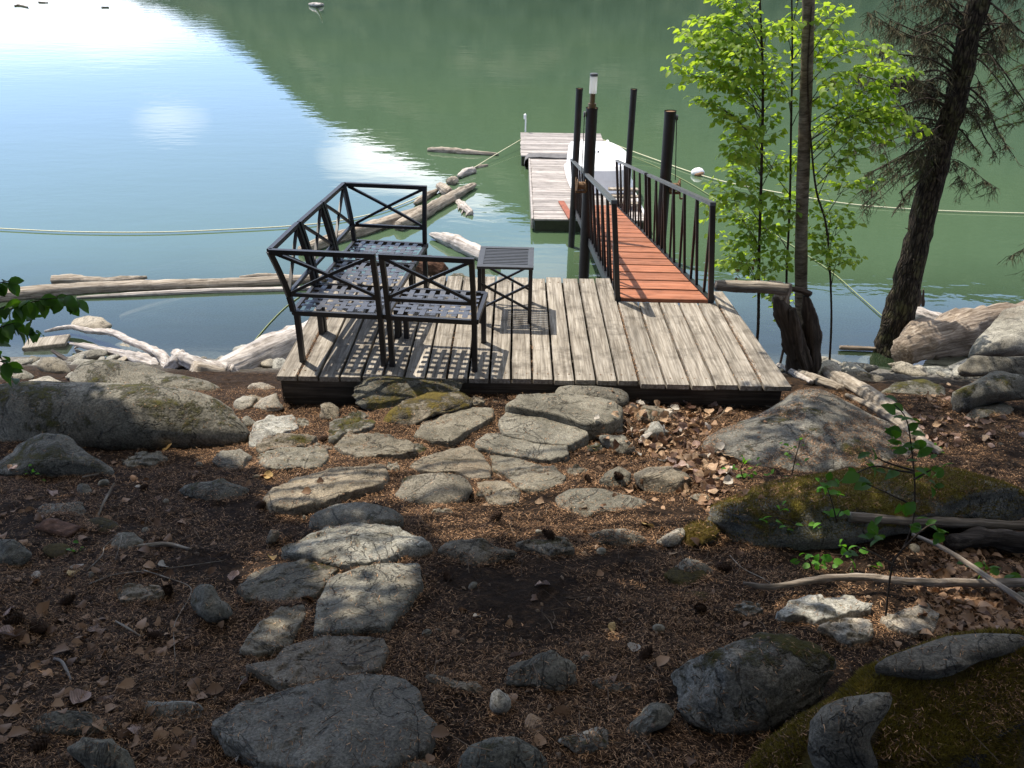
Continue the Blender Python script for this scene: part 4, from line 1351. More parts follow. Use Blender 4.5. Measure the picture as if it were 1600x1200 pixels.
GWD = 0.415
mb = MB()
nt = 19
pitch = GL / nt
for i in range(nt):
    ya, yb_ = i * pitch + 0.0, (i + 1) * pitch - 0.065
    mb.box(-GWD + .03, GWD - .03, ya, yb_, -0.02, 0.016, 0.003, M=GF)
o = mb.build('decking', M_TREAD, frame=GF.copy())
o.parent = gw
o.matrix_parent_inverse = Matrix.Translation(-Vector(gw.location))
mb = MB()
for i in range(nt):
    ya = (i + 1) * pitch - 0.065
    mb.box(-GWD + .03, GWD - .03, ya + .003, ya + .062, -0.06, -0.045, M=GF)
for s in (-1, 1):
    mb.bar(g0 + gx * (s * GWD) - gn * .03, g1 + gx * (s * GWD) - gn * .03, 0.05, 0.10, up=gn)
o = mb.build('stringer', M_METAL, origin=tuple(gw.location)); shift(o, gw)
RH = 0.87


def rail(s, ya, yb_, bays):
    x = s * GWD
    mb = MB()
    st = (yb_ - ya) / bays
    for i in range(bays):
        y = ya + i * st
        if i:
            mb.bar(gp(x, y, 0.02), gp(x, y, RH - .003), 0.026, 0.026, up=gx)
        mb.bar(gp(x, y + .02, RH - .01), gp(x, y + st * .46, 0.03), 0.024, 0.024, up=gx)
    r = mb.build('railing', M_METAL, origin=tuple(gp(x, ya, 0))); shift(r, gw)
    for y in (ya, yb_):
        mb = MB()
        mb.bar(gp(x, y, 0.02), gp(x, y, RH), 0.045, 0.045, up=gx)
        h = mb.build('post', M_METAL, origin=tuple(gp(x, ya, 0)), parent=r); h.location = (0, 0, 0)
    mb = MB()
    mb.bar(gp(x, ya - .022, RH + .012), gp(x, yb_ + .022, RH + .012), 0.05, 0.03)
    h = mb.build('handrail', M_RAIL, origin=tuple(gp(x, ya, 0)), parent=r); h.location = (0, 0, 0)


rail(1, 0.02, 4.05, 6)
rail(1, 4.35, GL - .3, 6)
rail(-1, 0.02, 4.05, 6)
rail(-1, 4.35, GL - .3, 6)

# ------------------------------------------------------------------ steel piles
PG = 'black steel piles beside the gangway'


def pile(label, u0, v0, u1, v1, y, r, bottom=-1.2, cap=True):
    top = PY(u0, v0, y)
    low = PY(u1, v1, y)
    d = (low - top).normalized()
    base = top + d * ((bottom - top.z) / d.z)
    t = empty('mooring_pile', base, label, 'pile', PG)
    mb = MB()
    mb.tube([top, base], r, 20, cap=False)
    mb.tube([top - d * 0, top + d * .03], r + .004, 20, cap=False)
    m2 = mb
    o = m2.build('pipe', M_PILE, origin=tuple(base), smooth=True, parent=t); o.location = (0, 0, 0)
    mb = MB()
    mb.tube([top + d * .012, top + d * .02], r - .001, 20)
    o = mb.build('cap', M_RUST if cap else M_PILE, origin=tuple(base), parent=t); o.location = (0, 0, 0)
    return t, top, d


pile('thin black pile left of the gangway, in front of the floating dock corner', 905.5, 138, 892.5, 384, 14.25, 0.058)
tB, topB, dB = pile('thick black pile carrying the tube lamp, left side of the gangway', 925, 168, 912, 434, 10.6, 0.073)
pile('thin black pile right of the gangway beyond the thick one, next to the white boat', 990.5, 139, 977, 330, 14.3, 0.056)
tD, topD, dD = pile('thick black pile right of the gangway with winch cable, capless top', 1047.5, 173, 1031.5, 388, 10.6, 0.073)

lamp = empty('tube_lamp', topB, 'white frosted tube lamp with bronze base on top of the thick left pile', 'lamp')
mb = MB(); mb.tube([(0, 0, 0.0), (0, 0, .05), (0, 0, .05), (0, 0, .17)], [0.052, 0.052, 0.034, 0.034], 20)
mb.build('base', M_BRASS, lamp, smooth=False)
mb = MB(); mb.tube([(0, 0, .171), (0, 0, .372)], 0.047, 20)
mb.build('diffuser', M_LAMP, lamp)
mb = MB(); mb.tube([(0, 0, .373), (0, 0, .40), (0, 0, .407)], [0.05, 0.05, 0.045], 20)
mb.build('lamp_cap', M_RAIL, lamp)


def winch(label, u, v, y, topp, s):
    p = PY(u, v, y)
    t = empty('hand_winch', p, label, 'winch', 'winches of the gangway')
    mb = MB()
    mb.tube([(-.05, 0, 0), (.05, 0, 0)], 0.05, 14)
    mb.tube([(-.055, 0, 0), (-.048, 0, 0)], 0.085, 14)
    mb.tube([(.048, 0, 0), (.055, 0, 0)], 0.085, 14)
    mb.build('drum', M_RUST, t)
    mb = MB()
    mb.bar((-.07, -.05, -.06), (-.07, .05, .09), .012, .05)
    mb.bar((.07, -.05, -.06), (.07, .05, .09), .012, .05)
    mb.bar((-.07, 0, -.08), (.07, 0, -.08), .03, .03)
    mb.build('bracket', M_RUST, t)
    mb = MB()
    mb.bar((.075, 0, 0), (.09, .02, -.16), .016, .016); mb.bar((.09, .02, -.16), (.16, .02, -.16), .022, .022)
    mb.build('crank', M_RUST, t)
    c = MB()
    a = topp + Vector((s * .09, 0, -.10))
    c.tube([a, p + Vector((0, 0, .09))], 0.006, 6)
    o = c.build('winch_cable', M_CABLE, origin=tuple(p))
    tag(o, 'thin cable from the top of the thick %s pile down to its winch' % ('left' if s < 0 else 'right'), 'cable', 'winch cables')
    mb = MB()
    q = a - p
    mb.tube([q + Vector((-.012, 0, .02)), q + Vector((.012, 0, .02))], 0.035, 12)
    mb.bar(q + Vector((0, 0, .05)), q + Vector((0, 0, -.04)), .014, .02)
    o = mb.build('pulley', M_RAIL)
    o.location = p
    tag(o, 'small pulley hanging at the top of the thick %s pile' % ('left' if s < 0 else 'right'), 'pulley', 'pulleys at the pile tops')
    return t


winch('rusty winch drum between the two left piles at the gangway rail', 908, 290, 10.55, topB, -1)
winch('small rusty winch hanging beside the thick right pile', 1054, 292, 10.6, topD, 1)

# ------------------------------------------------------------------ floating dock
fd = empty('floating_dock', (1.4, 19, 0), 'long silvery floating dock of two sections with crosswise boards', 'floating dock')


def float_section(xa, xb, ya, yb_, z, seed):
    mb = MB()
    n = int((yb_ - ya) / 0.135)
    r_ = random.Random(seed)
    for i in range(n):
        a = ya + (yb_ - ya) * i / n
        b = ya + (yb_ - ya) * (i + 1) / n - .012
        dz = r_.uniform(-.004, .004)
        mb.box(xa + r_.uniform(-.01, .01), xb + r_.uniform(-.01, .01), a, b, z - .035 + dz, z + dz, 0.003)
    o = mb.build('decking', WOOD['float'], origin=(1.4, 19, 0)); shift(o, fd)
    mb = MB()
    mb.box(xa + .02, xb - .02, ya + .0, ya + .05, z - .26, z - .04)
    mb.box(xa + .02, xa + .07, ya + .052, yb_ - .052, z - .26, z - .04)
    mb.box(xb - .07, xb - .02, ya + .052, yb_ - .052, z - .26, z - .04)
    mb.box(xa + .02, xb - .02, yb_ - .05, yb_, z - .26, z - .04)
    o = mb.build('side_beam', M_ALGAE, origin=(1.4, 19, 0)); shift(o, fd)
    mb = MB()
    mb.box(xa + .15, xb - .15, ya + .1, yb_ - .1, -.35, z - .08)
    o = mb.build('float_block', M_ALGAE, origin=(1.4, 19, 0)); shift(o, fd)


float_section(0.37, 2.52, 15.12, 20.1, 0.25, 1)
float_section(0.13, 2.36, 20.35, 23.15, 0.25, 2)
mb = MB()
mb.box(2.53, 2.57, 15.1, 19.0, .02, .28, .004)
o = mb.build('edge_board', M_WHITE, origin=(1.4, 19, 0)); shift(o, fd)
mb = MB()
mb.box(0.325, 0.365, 15.1, 20.1, .06, .262, .004)
o = mb.build('edge_board', WOOD['float'], origin=(1.4, 19, 0)); shift(o, fd)
mb = MB()
mb.tube([(1.1, 20.22, .05), (0.7, 20.22, .28), (1.8, 20.22, .28), (2.3, 20.22, .2)], 0.01, 4)
mb.v, mb.f = [], []
vs, fs = [], []
pr = [(0.30, -.05), (0.22, .10), (0.24, .22), (0.33, .285), (0.6, .30), (1.0, .285), (2.3, .285)]
for i, (x, z) in enumerate(pr):
    wv = 0.02 * math.sin(i * 2.1)
    vs += [(x, 20.02 + wv, z), (x, 20.42 + wv, z + .004), (x, 20.42 + wv, z - .015), (x, 20.02 + wv, z - .019)]
for i in range(len(pr) - 1):
    for j in range(4):
        a, b = i * 4 + j, i * 4 + (j + 1) % 4
        fs.append((a, b, b + 4, a + 4))
fs += [(0, 1, 2, 3), tuple(len(vs) - 4 + j for j in (3, 2, 1, 0))]
mb.add(vs, fs)
o = mb.build('rubber_sheet', M_RUBBER); tag(o, 'grey rubber strip laid over the joint of the floating dock', 'rubber mat')
mb = MB()
a = P(821, 206, .25)
mb.tube([a, a + Vector((0.0, 0, .33)), a + Vector((-.02, 0, .36)), a + Vector((-.02, 0, .46)), a + Vector((0, 0, .49))], [.022, .022, .04, .04, .015], 10)
o = mb.build('mooring_post', M_WHITE, origin=tuple(a)); tag(o, 'thin white post standing at the far left corner of the floating dock', 'post')
a = P(816, 217, .18)
mb = MB(); mb.tube([a + Vector((0.05, -.08, -.03)), a + Vector((0.05, .08, -.03)), a + Vector((0.02, .08, .05)), a + Vector((0.02, -.08, .05)), a + Vector((0.05, -.08, -.03))], .022, 8)
o = mb.build('mooring_ring', M_CABLE, origin=tuple(a)); tag(o, 'dark iron ring holding the rope on the left side of the floating dock', 'mooring ring')

# upturned white dinghy on the dock
dg = empty('dinghy', (1.86, 18.2, 0.26), 'white upturned dinghy lying across the right side of the floating dock', 'boat', rz=R(1))
plan = smooth_curve([(-.66, -1.25, 0), (-.70, -.4, 0), (-.70, .6, 0), (-.62, 1.28, 0), (-.1, 1.36, 0), (.42, 1.30, 0), (.66, .8, 0), (.80, 0, 0), (.76, -.7, 0), (.50, -1.22, 0), (0, -1.34, 0), (-.60, -1.29, 0)], 4)
vs, fs = [], []
PN = len(plan)
lev = [(0, 1.03), (.04, 1.03), (.045, 1.0), (.30, .985), (.50, .955), (.575, .90), (.60, .80), (.61, .4), (.612, .02)]
for z, k in lev:
    for p in plan:
        vs.append((p.x * k * .9 - .02, p.y * k * .95, z * (1 - .06 * max(0, -p.y))))
for i in range(len(lev) - 1):
    for j in range(PN):
        a_, b_ = i * PN + j, i * PN + (j + 1) % PN
        fs.append((a_, b_, b_ + PN, a_ + PN))
mb = MB(); mb.add(vs, fs)
mb.build('hull', M_WHITE, dg, smooth=False)
mb = MB()
mb.tube([(p.x * .935 - .02, p.y * .985, .022) for p in plan] + [(plan[0].x * .935 - .02, plan[0].y * .985, .022)], .024, 8)
mb.build('gunwale', M_WHITE, dg, smooth=True)
mb = MB()
for x in (-.3, .3):
    mb.box(x - .02, x + .02, -1.0, 1.05, .585, .632, .004)
mb.build('keel_strip', M_WHITE, dg)

st = empty('step_stool', (2.2, 15.75, .255), 'small olive grey wooden steps at the near right corner of the floating dock', 'steps')
for k in range(3):
    mb = MB(); mb.box(-.32, .28, .16 * k, .16 * k + .14, .10 + .10 * k, .135 + .10 * k, .003)
    mb.build('tread', WOOD['drift'], st)
mb = MB()
for s in (-.29, .22):
    mb.box(s, s + .03, 0, .50, 0, .098)
mb.build('side_panel', WOOD['drift'], st)
pl = empty('loose_plank', P(886, 333, .255), 'red brown plank lying at the foot of the gangway on the floating dock', 'plank')
mb = MB(); mb.box(-.05, .07, -.45, .75, 0, .035, .004, M=Matrix.Rotation(R(7), 4, 'Z'))
mb.build('board', M_REDWOOD, pl)
mb = MB(); mb.box(.12, .5, -.5, .6, .0, .05, .01)
o = mb.build('dock_pad', M_WHITE); o.location = P(886, 333, .255); tag(o, 'white flat pad beside the red brown plank on the dock', 'pad')

# ------------------------------------------------------------------ ropes, buoy, floating things


def rope(label, pts, r, mat, sag=0.0, n=10, group='ropes across the water'):
    q = smooth_curve(pts, n)
    mb = MB()
    mb.tube(q, r, 6)
    o = mb.build('rope', mat, smooth=True)
    return tag(o, label, 'rope', group)


rope('pale yellow rope floating across the water on the left', [P(-120, 350, .03), P(0, 357, .03), P(110, 362, .03), P(230, 363, .03), P(350, 359, .03), P(480, 351, .03), P(560, 339, .03), P(620, 322, .03), P(680, 296, .03)], .012, M_ROPE)
rope('short taut rope from the driftwood chain to the floating dock corner', [P(680, 296, .03), P(737, 264, .05), P(775, 241, .12), P(816, 217, .2)], .010, M_ROPE)
rope('bright yellow rope from the floating dock past the buoy to the right edge', [P(943, 219, .2), P(990, 237, .06), P(1040, 255, .03), P(1090, 272, .03), P(1150, 288, .03), P(1240, 305, .03), P(1330, 319, .03), P(1430, 327, .03), P(1520, 331, .03), P(1680, 335, .03)], .013, M_ROPE)
rope('faint thin rope under the bright yellow one, running back to the shore', [P(965, 235, .2), P(1020, 258, .02), P(1070, 282, .02), P(1130, 318, .02), P(1200, 360, .02), P(1290, 418, .02), P(1340, 460, .02), P(1382, 497, .02)], .009, M_ROPE2)
rope('thin green rope in the water left of the sofa', [P(398, 532, .01), P(420, 506, .01), P(446, 480, .01), P(470, 462, .01)], .008, M_ROPE2)

by = empty('buoy', P(1090, 273, 0), 'worn white buoy with rusty patches on the yellow rope', 'buoy')
mb = MB()
V, Fc = ico(3)
mb.add([(v.x * .16 * (1 + .1 * noise.noise(v * 2)), v.y * .13, .05 + v.z * .12 * (1 + .15 * noise.noise(v * 3))) for v in V], Fc)
mb.build('float_body', M_WHITE, by, smooth=True)
mb = MB(); mb.tube([(-.10, -.11, .03), (-.02, -.125, .02), (.07, -.12, .05), (.12, -.07, .07)], [.02, .055, .055, .02], 8)
mb.build('rust_band', M_RUST, by, smooth=True)


def log(name, label, ctrl, rad, mat, seed=0, lump=0.18, cat='log', group=None, n=16, parent=None, seg=7, zs=None):
    """ctrl: world points; rad: radii along it"""
    q = smooth_curve(ctrl, seg)
    r = interp(rad, len(q))
    fr_ = axis_frame(q[0], q[-1])
    mb = MB()
    mb.tube(q, r, n if n < 12 else max(n, 28), seed=seed, lump=lump, freq=2.2 / max(0.04, max(rad)) * 0.35, groove=0.30)
    o = mb.build(name, mat, frame=fr_, smooth=True)
    if parent is not None:
        o.parent = parent
        o.matrix_parent_inverse = parent.matrix_basis.inverted()
        return o
    return tag(o, label, cat, group)


def PW(z, *ps): return [P(u, v, z) for u, v in ps]


FL = 'driftwood floating on the lake'
log('floating_log', 'long bleached log floating across the left, reaching behind the sofa', PW(.05, (-40, 468), (60, 457), (150, 450), (260, 446), (360, 443), (480, 436), (520, 433)), [.12, .12, .105, .10, .095, .08, .07], WOOD['drift'], 1, .15, group=FL)
log('floating_log', 'thin white pole floating just in front of the long left log', PW(.02, (120, 465), (220, 460), (330, 455), (450, 452), (500, 450)), [.02, .045, .05, .045, .03], WOOD['white'], 2, .15, group=FL)
log('floating_log', 'short log end with knots behind the long left log', PW(.04, (82, 438), (110, 437), (150, 439), (190, 438), (230, 433)), [.09, .10, .075, .07, .03], WOOD['drift'], 3, .3, group=FL)
log('floating_log', 'short split driftwood piece touching the sofa\'s left end', PW(.05, (374, 433), (410, 431), (450, 433), (475, 435)), [.02, .05, .05, .05], WOOD['drift'], 4, .3, group=FL)
log('sunken_log', 'pale sunken log angling away behind the short knotted log', PW(-.15, (150, 446), (240, 428), (320, 410), (420, 398)), [.13, .13, .11, .05], WOOD['brown'], 5, .15, group='sunken logs')
log('sunken_log', 'dark sunken log between the long log and the tan rock', PW(-.10, (190, 498), (240, 482), (290, 470), (345, 456)), [.07, .09, .08, .05], WOOD['brown'], 6, .15, group='sunken logs')
log('sunken_log', 'sunken log seen through the gap of the sofa back', PW(-.14, (380, 420), (440, 402), (500, 392), (560, 372)), [.12, .12, .10, .06], WOOD['brown'], 7, .15, group='sunken logs')
log('floating_log', 'thick pale log floating behind the far sofa corner', PW(.06, (470, 392), (520, 375), (580, 357), (630, 340), (664, 325)), [.10, .14, .15, .14, .09], WOOD['drift'], 8, .15, group=FL)
log('floating_log', 'long split log ending in a point right of the far sofa back', PW(.08, (622, 354), (655, 337), (690, 317), (720, 300), (742, 288)), [.13, .15, .13, .12, .05], WOOD['drift'], 9, .25, group=FL)
log('floating_log', 'thin log piece above the thick pale log in the driftwood chain', PW(.05, (648, 318), (665, 307), (682, 298)), [.04, .09, .05], WOOD['drift'], 10, .2, group=FL)
log('floating_log', 'thin straight log floating alone left of the floating dock', PW(.04, (668, 234), (690, 235), (730, 238), (779, 241)), [.05, .10, .085, .03], WOOD['drift'], 11, .3, group=FL)
log('driftwood', 'pale wedge of driftwood in the rope chain, closest to the dock', PW(.06, (716, 276), (728, 269), (741, 266)), [.04, .11, .10], WOOD['white'], 12, .3, group='driftwood blocks strung on the rope')
log('driftwood', 'square driftwood block, second in the rope chain from the dock', PW(.06, (703, 285), (711, 281)), [.11, .11], WOOD['drift'], 13, .3, group='driftwood blocks strung on the rope')
log('driftwood', 'short driftwood block lying across the split log', PW(.12, (687, 290), (695, 297), (704, 301)), [.09, .13, .10], WOOD['drift'], 14, .3, group='driftwood blocks strung on the rope')
log('driftwood', 'flat dark strip of driftwood beside the rope end wedge', PW(.02, (740, 262), (752, 260), (762, 258)), [.02, .05, .03], WOOD['drift'], 18, .3, group='driftwood blocks strung on the rope')
sb = empty('snag', P(726, 326, .02), 'small floating root stub with twiggy underside, right of the split log', 'driftwood')
log('trunk', '', PW(.03, (715, 315), (722, 321), (729, 328), (736, 334)), [.05, .09, .09, .07], WOOD['white'], 15, .4, parent=sb)
for (a, b) in (((719, 320), (716, 328)), ((725, 326), (721, 334)), ((731, 330), (728, 337))):
    log('root', '', PW(.02, a, b), [.03, .012], WOOD['white'], 16, .3, parent=sb, n=8)
log('floating_log', 'thick bleached log with a pointed tip between far sofa corner and table', PW(.08, (672, 366), (684, 370), (706, 377), (730, 388), (757, 400), (775, 408)), [.03, .09, .15, .15, .14, .12], WOOD['white'], 17, .2, group=FL)
log('driftwood_stump', 'red brown wet root mass in the water behind the deck edge', PW(.15, (650, 412), (672, 418), (694, 424)), [.13, .2, .12], WOOD['wet'], 19, .6, cat='stump', n=20)
boulder('rock', 'pale green rock in the water behind the deck, right of the wet root mass', [(700, 432), (706, 425), (726, 427), (738, 433), (732, 440), (708, 440)], 'greym', 0.5, 98, zbase=0.0, sub=3)
boulder('rock', 'dark green rock under water beyond the bleached pointed log', [(684, 405), (700, 398), (735, 397), (748, 405), (730, 414), (695, 412)], 'mossy', 0.4, 99, zbase=-0.18, sub=3)
for k, (lab, pts) in enumerate([('tiny far off floating stick near the top left corner', ((22, 9), (30, 8), (44, 11))), ('tiny dark floating stick far out, right of the top left one', ((158, 11), (170, 11))), ('tiny dark floating stick at the top edge', ((60, 3), (75, 4)))]):
    log('floating_stick', lab, PW(.05, *pts), [.06, .06] if len(pts) == 2 else [.04, .09, .05], WOOD['brown'], 30 + k, .3, cat='stick', group='sticks far out on the lake', n=8)
fs_ = empty('floating_branch', P(494, 6, 0), 'pale forked branch floating far out near the top of the lake', 'branch')
log('branch', '', [P(484, 7, .1), P(494, 7, .2), P(505, 7, .1)], [.12, .25, .1], WOOD['white'], 33, .3, parent=fs_, n=8)
log('fork', '', [P(494, 7, .2), P(499, 7, .40), P(501, 7, .60)], [.15, .10, .05], WOOD['white'], 34, .3, parent=fs_, n=8)

# big bleached log with its root flare, left of the deck
bl = empty('bleached_tree_log', P(330, 590, .9), 'huge bleached tree log with roots, lying on the shore left of the deck', 'log')


def GZ(u, v, z): return P(u, v, z)
log('trunk', '', [P(318, 598, .80), P(360, 578, .62), P(420, 552, .42), P(480, 528, .25), P(545, 505, .12), P(600, 480, .0)], [.10, .20, .245, .25, .24, .22], WOOD['white'], 41, .16, parent=bl, n=28, seg=8)
log('root', '', [P(345, 588, .72), P(352, 602, .62), P(364, 612, .50)], [.16, .10, .06], WOOD['white'], 42, .3, parent=bl)
log('root', '', [P(352, 585, .72), P(372, 598, .60), P(386, 610, .45)], [.15, .10, .06], WOOD['white'], 43, .3, parent=bl)
log('root', '', [P(350, 582, .75), P(315, 573, .85), P(292, 563, .86), P(276, 553, .80)], [.14, .10, .08, .06], WOOD['white'], 44, .3, parent=bl)
log('cut_stub', '', [P(345, 590, .75), P(318, 588, .84), P(300, 584, .90)], [.14, .15, .135], WOOD['drift'], 45, .2, parent=bl, n=20)
log('root', '', [P(290, 562, .82), P(272, 572, .66), P(262, 588, .5)], [.11, .12, .07], WOOD['white'], 46, .4, parent=bl)
br = empty('bleached_branch', P(263, 572, .4), 'forked white bare branch reaching from the big log into the water', 'branch')
log('limb', '', [P(262, 588, .50), P(258, 562, .55), P(240, 548, .50), P(206, 534, .35), P(175, 520, .22), P(140, 517, .12), P(108, 511, .10), P(70, 518, .05)], [.08, .07, .055, .05, .05, .045, .035, .02], WOOD['white'], 47, .3, parent=br)
log('limb', '', [P(257, 574, .42), P(225, 562, .35), P(190, 553, .25), P(150, 545, .15), P(110, 537, .08)], [.10, .085, .065, .045, .02], WOOD['white'], 48, .35, parent=br)
log('limb', '', [P(150, 541, .13), P(128, 538, .12), P(116, 545, .05)], [.03, .025, .012], WOOD['white'], 49, .3, parent=br, n=8)
mb = MB(); mb.box(-.27, .27, -.14, .14, 0, .055, .008)
o = mb.build('floating_plank', WOOD['deck'], origin=(0, 0, 0)); o.location = P(74, 538, .02); o.rotation_euler = (R(2), R(-3), R(12))
tag(o, 'short square cut plank floating near the shore at the left', 'plank')
log('stick', 'dark slanting stick in shallow water between plank and ledge boulder', [P(82, 548, .06), P(100, 560, .12), P(124, 573, .25)], [.02, .035, .03], WOOD['darkstick'], 50, .2, cat='stick')
log('stick', 'dead stick with bark on the shore stones below the round rock', [P(40, 572, .28), P(62, 580, .30), P(98, 590, .36)], [.03, .055, .04], WOOD['white'], 51, .3, cat='stick')
log('branch', 'curved white branch on the shore at the left edge', [P(-20, 560, .45), P(10, 580, .5), P(45, 596, .5)], [.08, .07, .03], WOOD['white'], 52, .2, cat='branch')

# ------------------------------------------------------------------ wood on the right bank
log('rail_log', 'horizontal grey log wedged between deck corner and driftwood stump', [PY(1118, 446, 7.2), PY(1150, 447, 7.2), PY(1190, 449, 7.15), PY(1232, 453, 7.1)], [.055, .062, .060, .055], WOOD['drift'], 60, .1)
log('floating_log', 'big weathered brown log with deep grain on the shore at the right', [P(1408, 552, .34), P(1432, 538, .36), P(1480, 525, .36), P(1540, 512, .36), P(1650, 495, .36)], [.16, .27, .33, .33, .30], WOOD['brown'], 61, .34, n=36, seg=10)
log('driftwood', 'pale rounded driftwood end behind the leaning fir trunk', [P(1418, 480, .1), P(1440, 492, .12), P(1470, 500, .1)], [.05, .12, .10], WOOD['white'], 62, .3)
ss = empty('driftwood_snag', P(1436, 480, .1), 'small upright broken root behind the leaning fir trunk', 'driftwood')
for (a, b, r_) in (((1434, 482), (1438, 453), .045), ((1442, 478), (1443, 452), .03), ((1437, 476), (1433, 462), .025)):
    p = P(a[0], a[1], .15)
    q = PY(b[0], b[1], p.y)
    log('spike', '', [p, p.lerp(q, .5), q], [r_, r_ * .8, r_ * .35], WOOD['stump'], 63, .3, parent=ss, n=8)
log('floating_plank', 'thin dark plank at the waterline right of the stump', PW(.04, (1312, 543), (1340, 544), (1368, 545)), [.03, .035, .03], WOOD['brown'], 64, .2, cat='plank')

sg = empty('driftwood_stump', G(1250, 575), 'dark twisted driftwood stump with hollow and antler like prongs, right of the deck', 'stump')
yS = G(1248, 585).y
def ps(u, v, dy=0.0): return PY(u, v, yS + dy)
log('body', '', [ps(1252, 592), ps(1247, 560), ps(1238, 520), ps(1222, 485), ps(1213, 462)], [.13, .14, .13, .10, .05], WOOD['stump'], 65, .3, parent=sg, n=24)
log('body', '', [ps(1262, 590, .06), ps(1268, 555, .06), ps(1268, 510, .05), ps(1262, 480, .05), ps(1258, 462, .04)], [.11, .115, .11, .08, .03], WOOD['stump'], 66, .3, parent=sg, n=24)
log('prong', '', [ps(1246, 560, -.06), ps(1243, 520, -.08), ps(1240, 500, -.09), ps(1238, 482, -.09)], [.07, .075, .06, .035], WOOD['stump'], 67, .2, parent=sg)
log('prong', '', [ps(1215, 470, .02), ps(1218, 450, .0), ps(1206, 444, .0), ps(1190, 446, -.02)], [.07, .06, .045, .02], WOOD['drift'], 68, .45, parent=sg)
log('prong', '', [ps(1222, 478, .02), ps(1228, 455, .02), ps(1234, 443, .02)], [.07, .065, .035], WOOD['brown'], 69, .4, parent=sg)
log('prong', '', [ps(1232, 452, .03), ps(1250, 453, .03), ps(1267, 460, .03)], [.025, .035, .03], WOOD['stump'], 70, .2, parent=sg)
def gh(u, v, off):
    h_ = hit(u, v)
    return h_[0] + Vector((0, 0, off))


def gl(r, *ps_): return [gh(u, v, r * .6) for u, v in ps_]
log('ground_log', 'long grey log on the ground running from the stump toward the seedling', gl(.06, (1268, 572), (1310, 596), (1355, 622), (1400, 655), (1432, 690)), [.075, .075, .07, .065, .05], WOOD['drift'], 71, .12)
log('ground_log', 'short tan log end beside the stump, left of the long grey log', gl(.05, (1248, 588), (1275, 598), (1312, 612)), [.055, .06, .04], WOOD['drift'], 72, .2)
log('ground_log', 'white bleached narrow log lying between outcrop and long grey log', gl(.04, (1322, 622), (1360, 640), (1400, 665), (1440, 695), (1470, 712)), [.022, .034, .038, .034, .02], WOOD['drift'], 73, .2)
log('ground_log', 'bleached split wood strip at the right corner of the deck', gl(.03, (1215, 572), (1240, 585), (1268, 600)), [.03, .04, .025], WOOD['white'], 74, .3)
log('ground_log', 'thick barky stick over the mossy boulder at the right edge', [gh(1325, 822, .05), gh(1325, 822, .05).lerp(gh(1600, 838, .06), .33), gh(1325, 822, .05).lerp(gh(1600, 838, .06), .66), gh(1600, 838, .06)], [.024, .026, .026, .025, .024], WOOD['stick'], 75, .2)
log('ground_log', 'thick black rotten log below the barky stick at the right edge', [gh(1478, 862, .05), gh(1530, 858, .07), gh(1580, 866, .07), gh(1680, 872, .07)], [.035, .048, .052, .055], WOOD['darkstick'], 76, .3)
log('stick', 'long pale stick lying across the bottom right needles to the edge', [gh(1158, 925, .05), gh(1200, 932, .05), gh(1280, 925, .07), gh(1340, 925, .08), gh(1420, 930, .07), gh(1500, 925, .05), gh(1640, 928, .06)], [.006, .013, .015, .016, .017, .018, .02], WOOD['stick'], 77, .3, cat='stick')
log('stick', 'bare diagonal stick leaning behind the seedling to the right edge', [gh(1415, 868, .12), gh(1470, 895, .12), gh(1530, 930, .10), gh(1620, 985, .08)], [.008, .010, .012, .013], WOOD['stick'], 78, .2, cat='stick')
log('stick', 'short bleached stick lying on dark needles at the left', [gh(215, 857, .012), gh(240, 855, .016), gh(268, 855, .016), gh(299, 861, .01)], [.006, .010, .010, .004], WOOD['drift'], 79, .4, cat='stick')
log('stick', 'curved pale stick standing out of the soil on the left slope', [gh(153, 808, .0), gh(163, 795, .03), gh(175, 785, .06), gh(184, 775, .08)], [.006, .006, .006, .004], WOOD['drift'], 80, .2, cat='stick')
log('stick', 'small straight grey twig on dark soil, lower left', [gh(182, 974, .01), gh(200, 985, .015), gh(222, 998, .01)], [.004, .004, .003], WOOD['drift'], 81, .2, cat='stick')
log('stick', 'short pale stick near the small sprout at the left edge', [gh(130, 748, .01), gh(155, 744, .015)], [.006, .005], WOOD['drift'], 82, .2, cat='stick')
log('stick', 'small broken twig near the lower left corner', [gh(86, 1032, .01), gh(100, 1042, .02), gh(112, 1065, .01)], [.005, .006, .003], WOOD['white'], 83, .2, cat='stick')
for lab, pts in (('long thin white root curving down over the left soil', [(225, 893), (262, 905), (296, 918), (297, 935), (282, 960), (272, 985), (275, 1036)]),
                 ('thin pale root lying across the left slope', [(140, 915), (180, 900), (240, 893), (300, 885), (350, 878)]),
                 ('thin root fibre looping beside the short bleached stick', [(137, 893), (160, 870), (165, 855), (190, 838), (180, 880)]),
                 ('pale hanging root below the right front edge of the deck', [(1126, 606), (1122, 615), (1130, 622), (1132, 640), (1122, 655)]),
                 ('fine bare twig under the deck edge above the leaf pile', [(1060, 600), (1075, 625), (1100, 640), (1118, 644)]),
                 ('fine arching twig below the deck corner at right', [(1180, 606), (1165, 622), (1140, 640), (1105, 662)]),
                 ('thin dark twig over the leaf pile', [(1040, 660), (1070, 647), (1110, 643)]),
                 ('dark thin twig slanting over needles left of the long pale stick', [(1140, 870), (1160, 890), (1190, 905), (1205, 915)])):
    q = [gh(u, v, .008) for u, v in pts]
    mb = MB(); mb.tube(smooth_curve(q, 5), interp([.0024, .002, .0012], 5 * (len(q) - 1) + 1), 5)
    o = mb.build('twig', WOOD['drift'] if ('pale' in lab or 'white' in lab or 'fine' in lab or 'root' in lab) else WOOD['darkstick'], smooth=True)
    tag(o, lab, 'twig')

BVH = BVHTree.FromPolygons(BV, BF)       # now with the deck


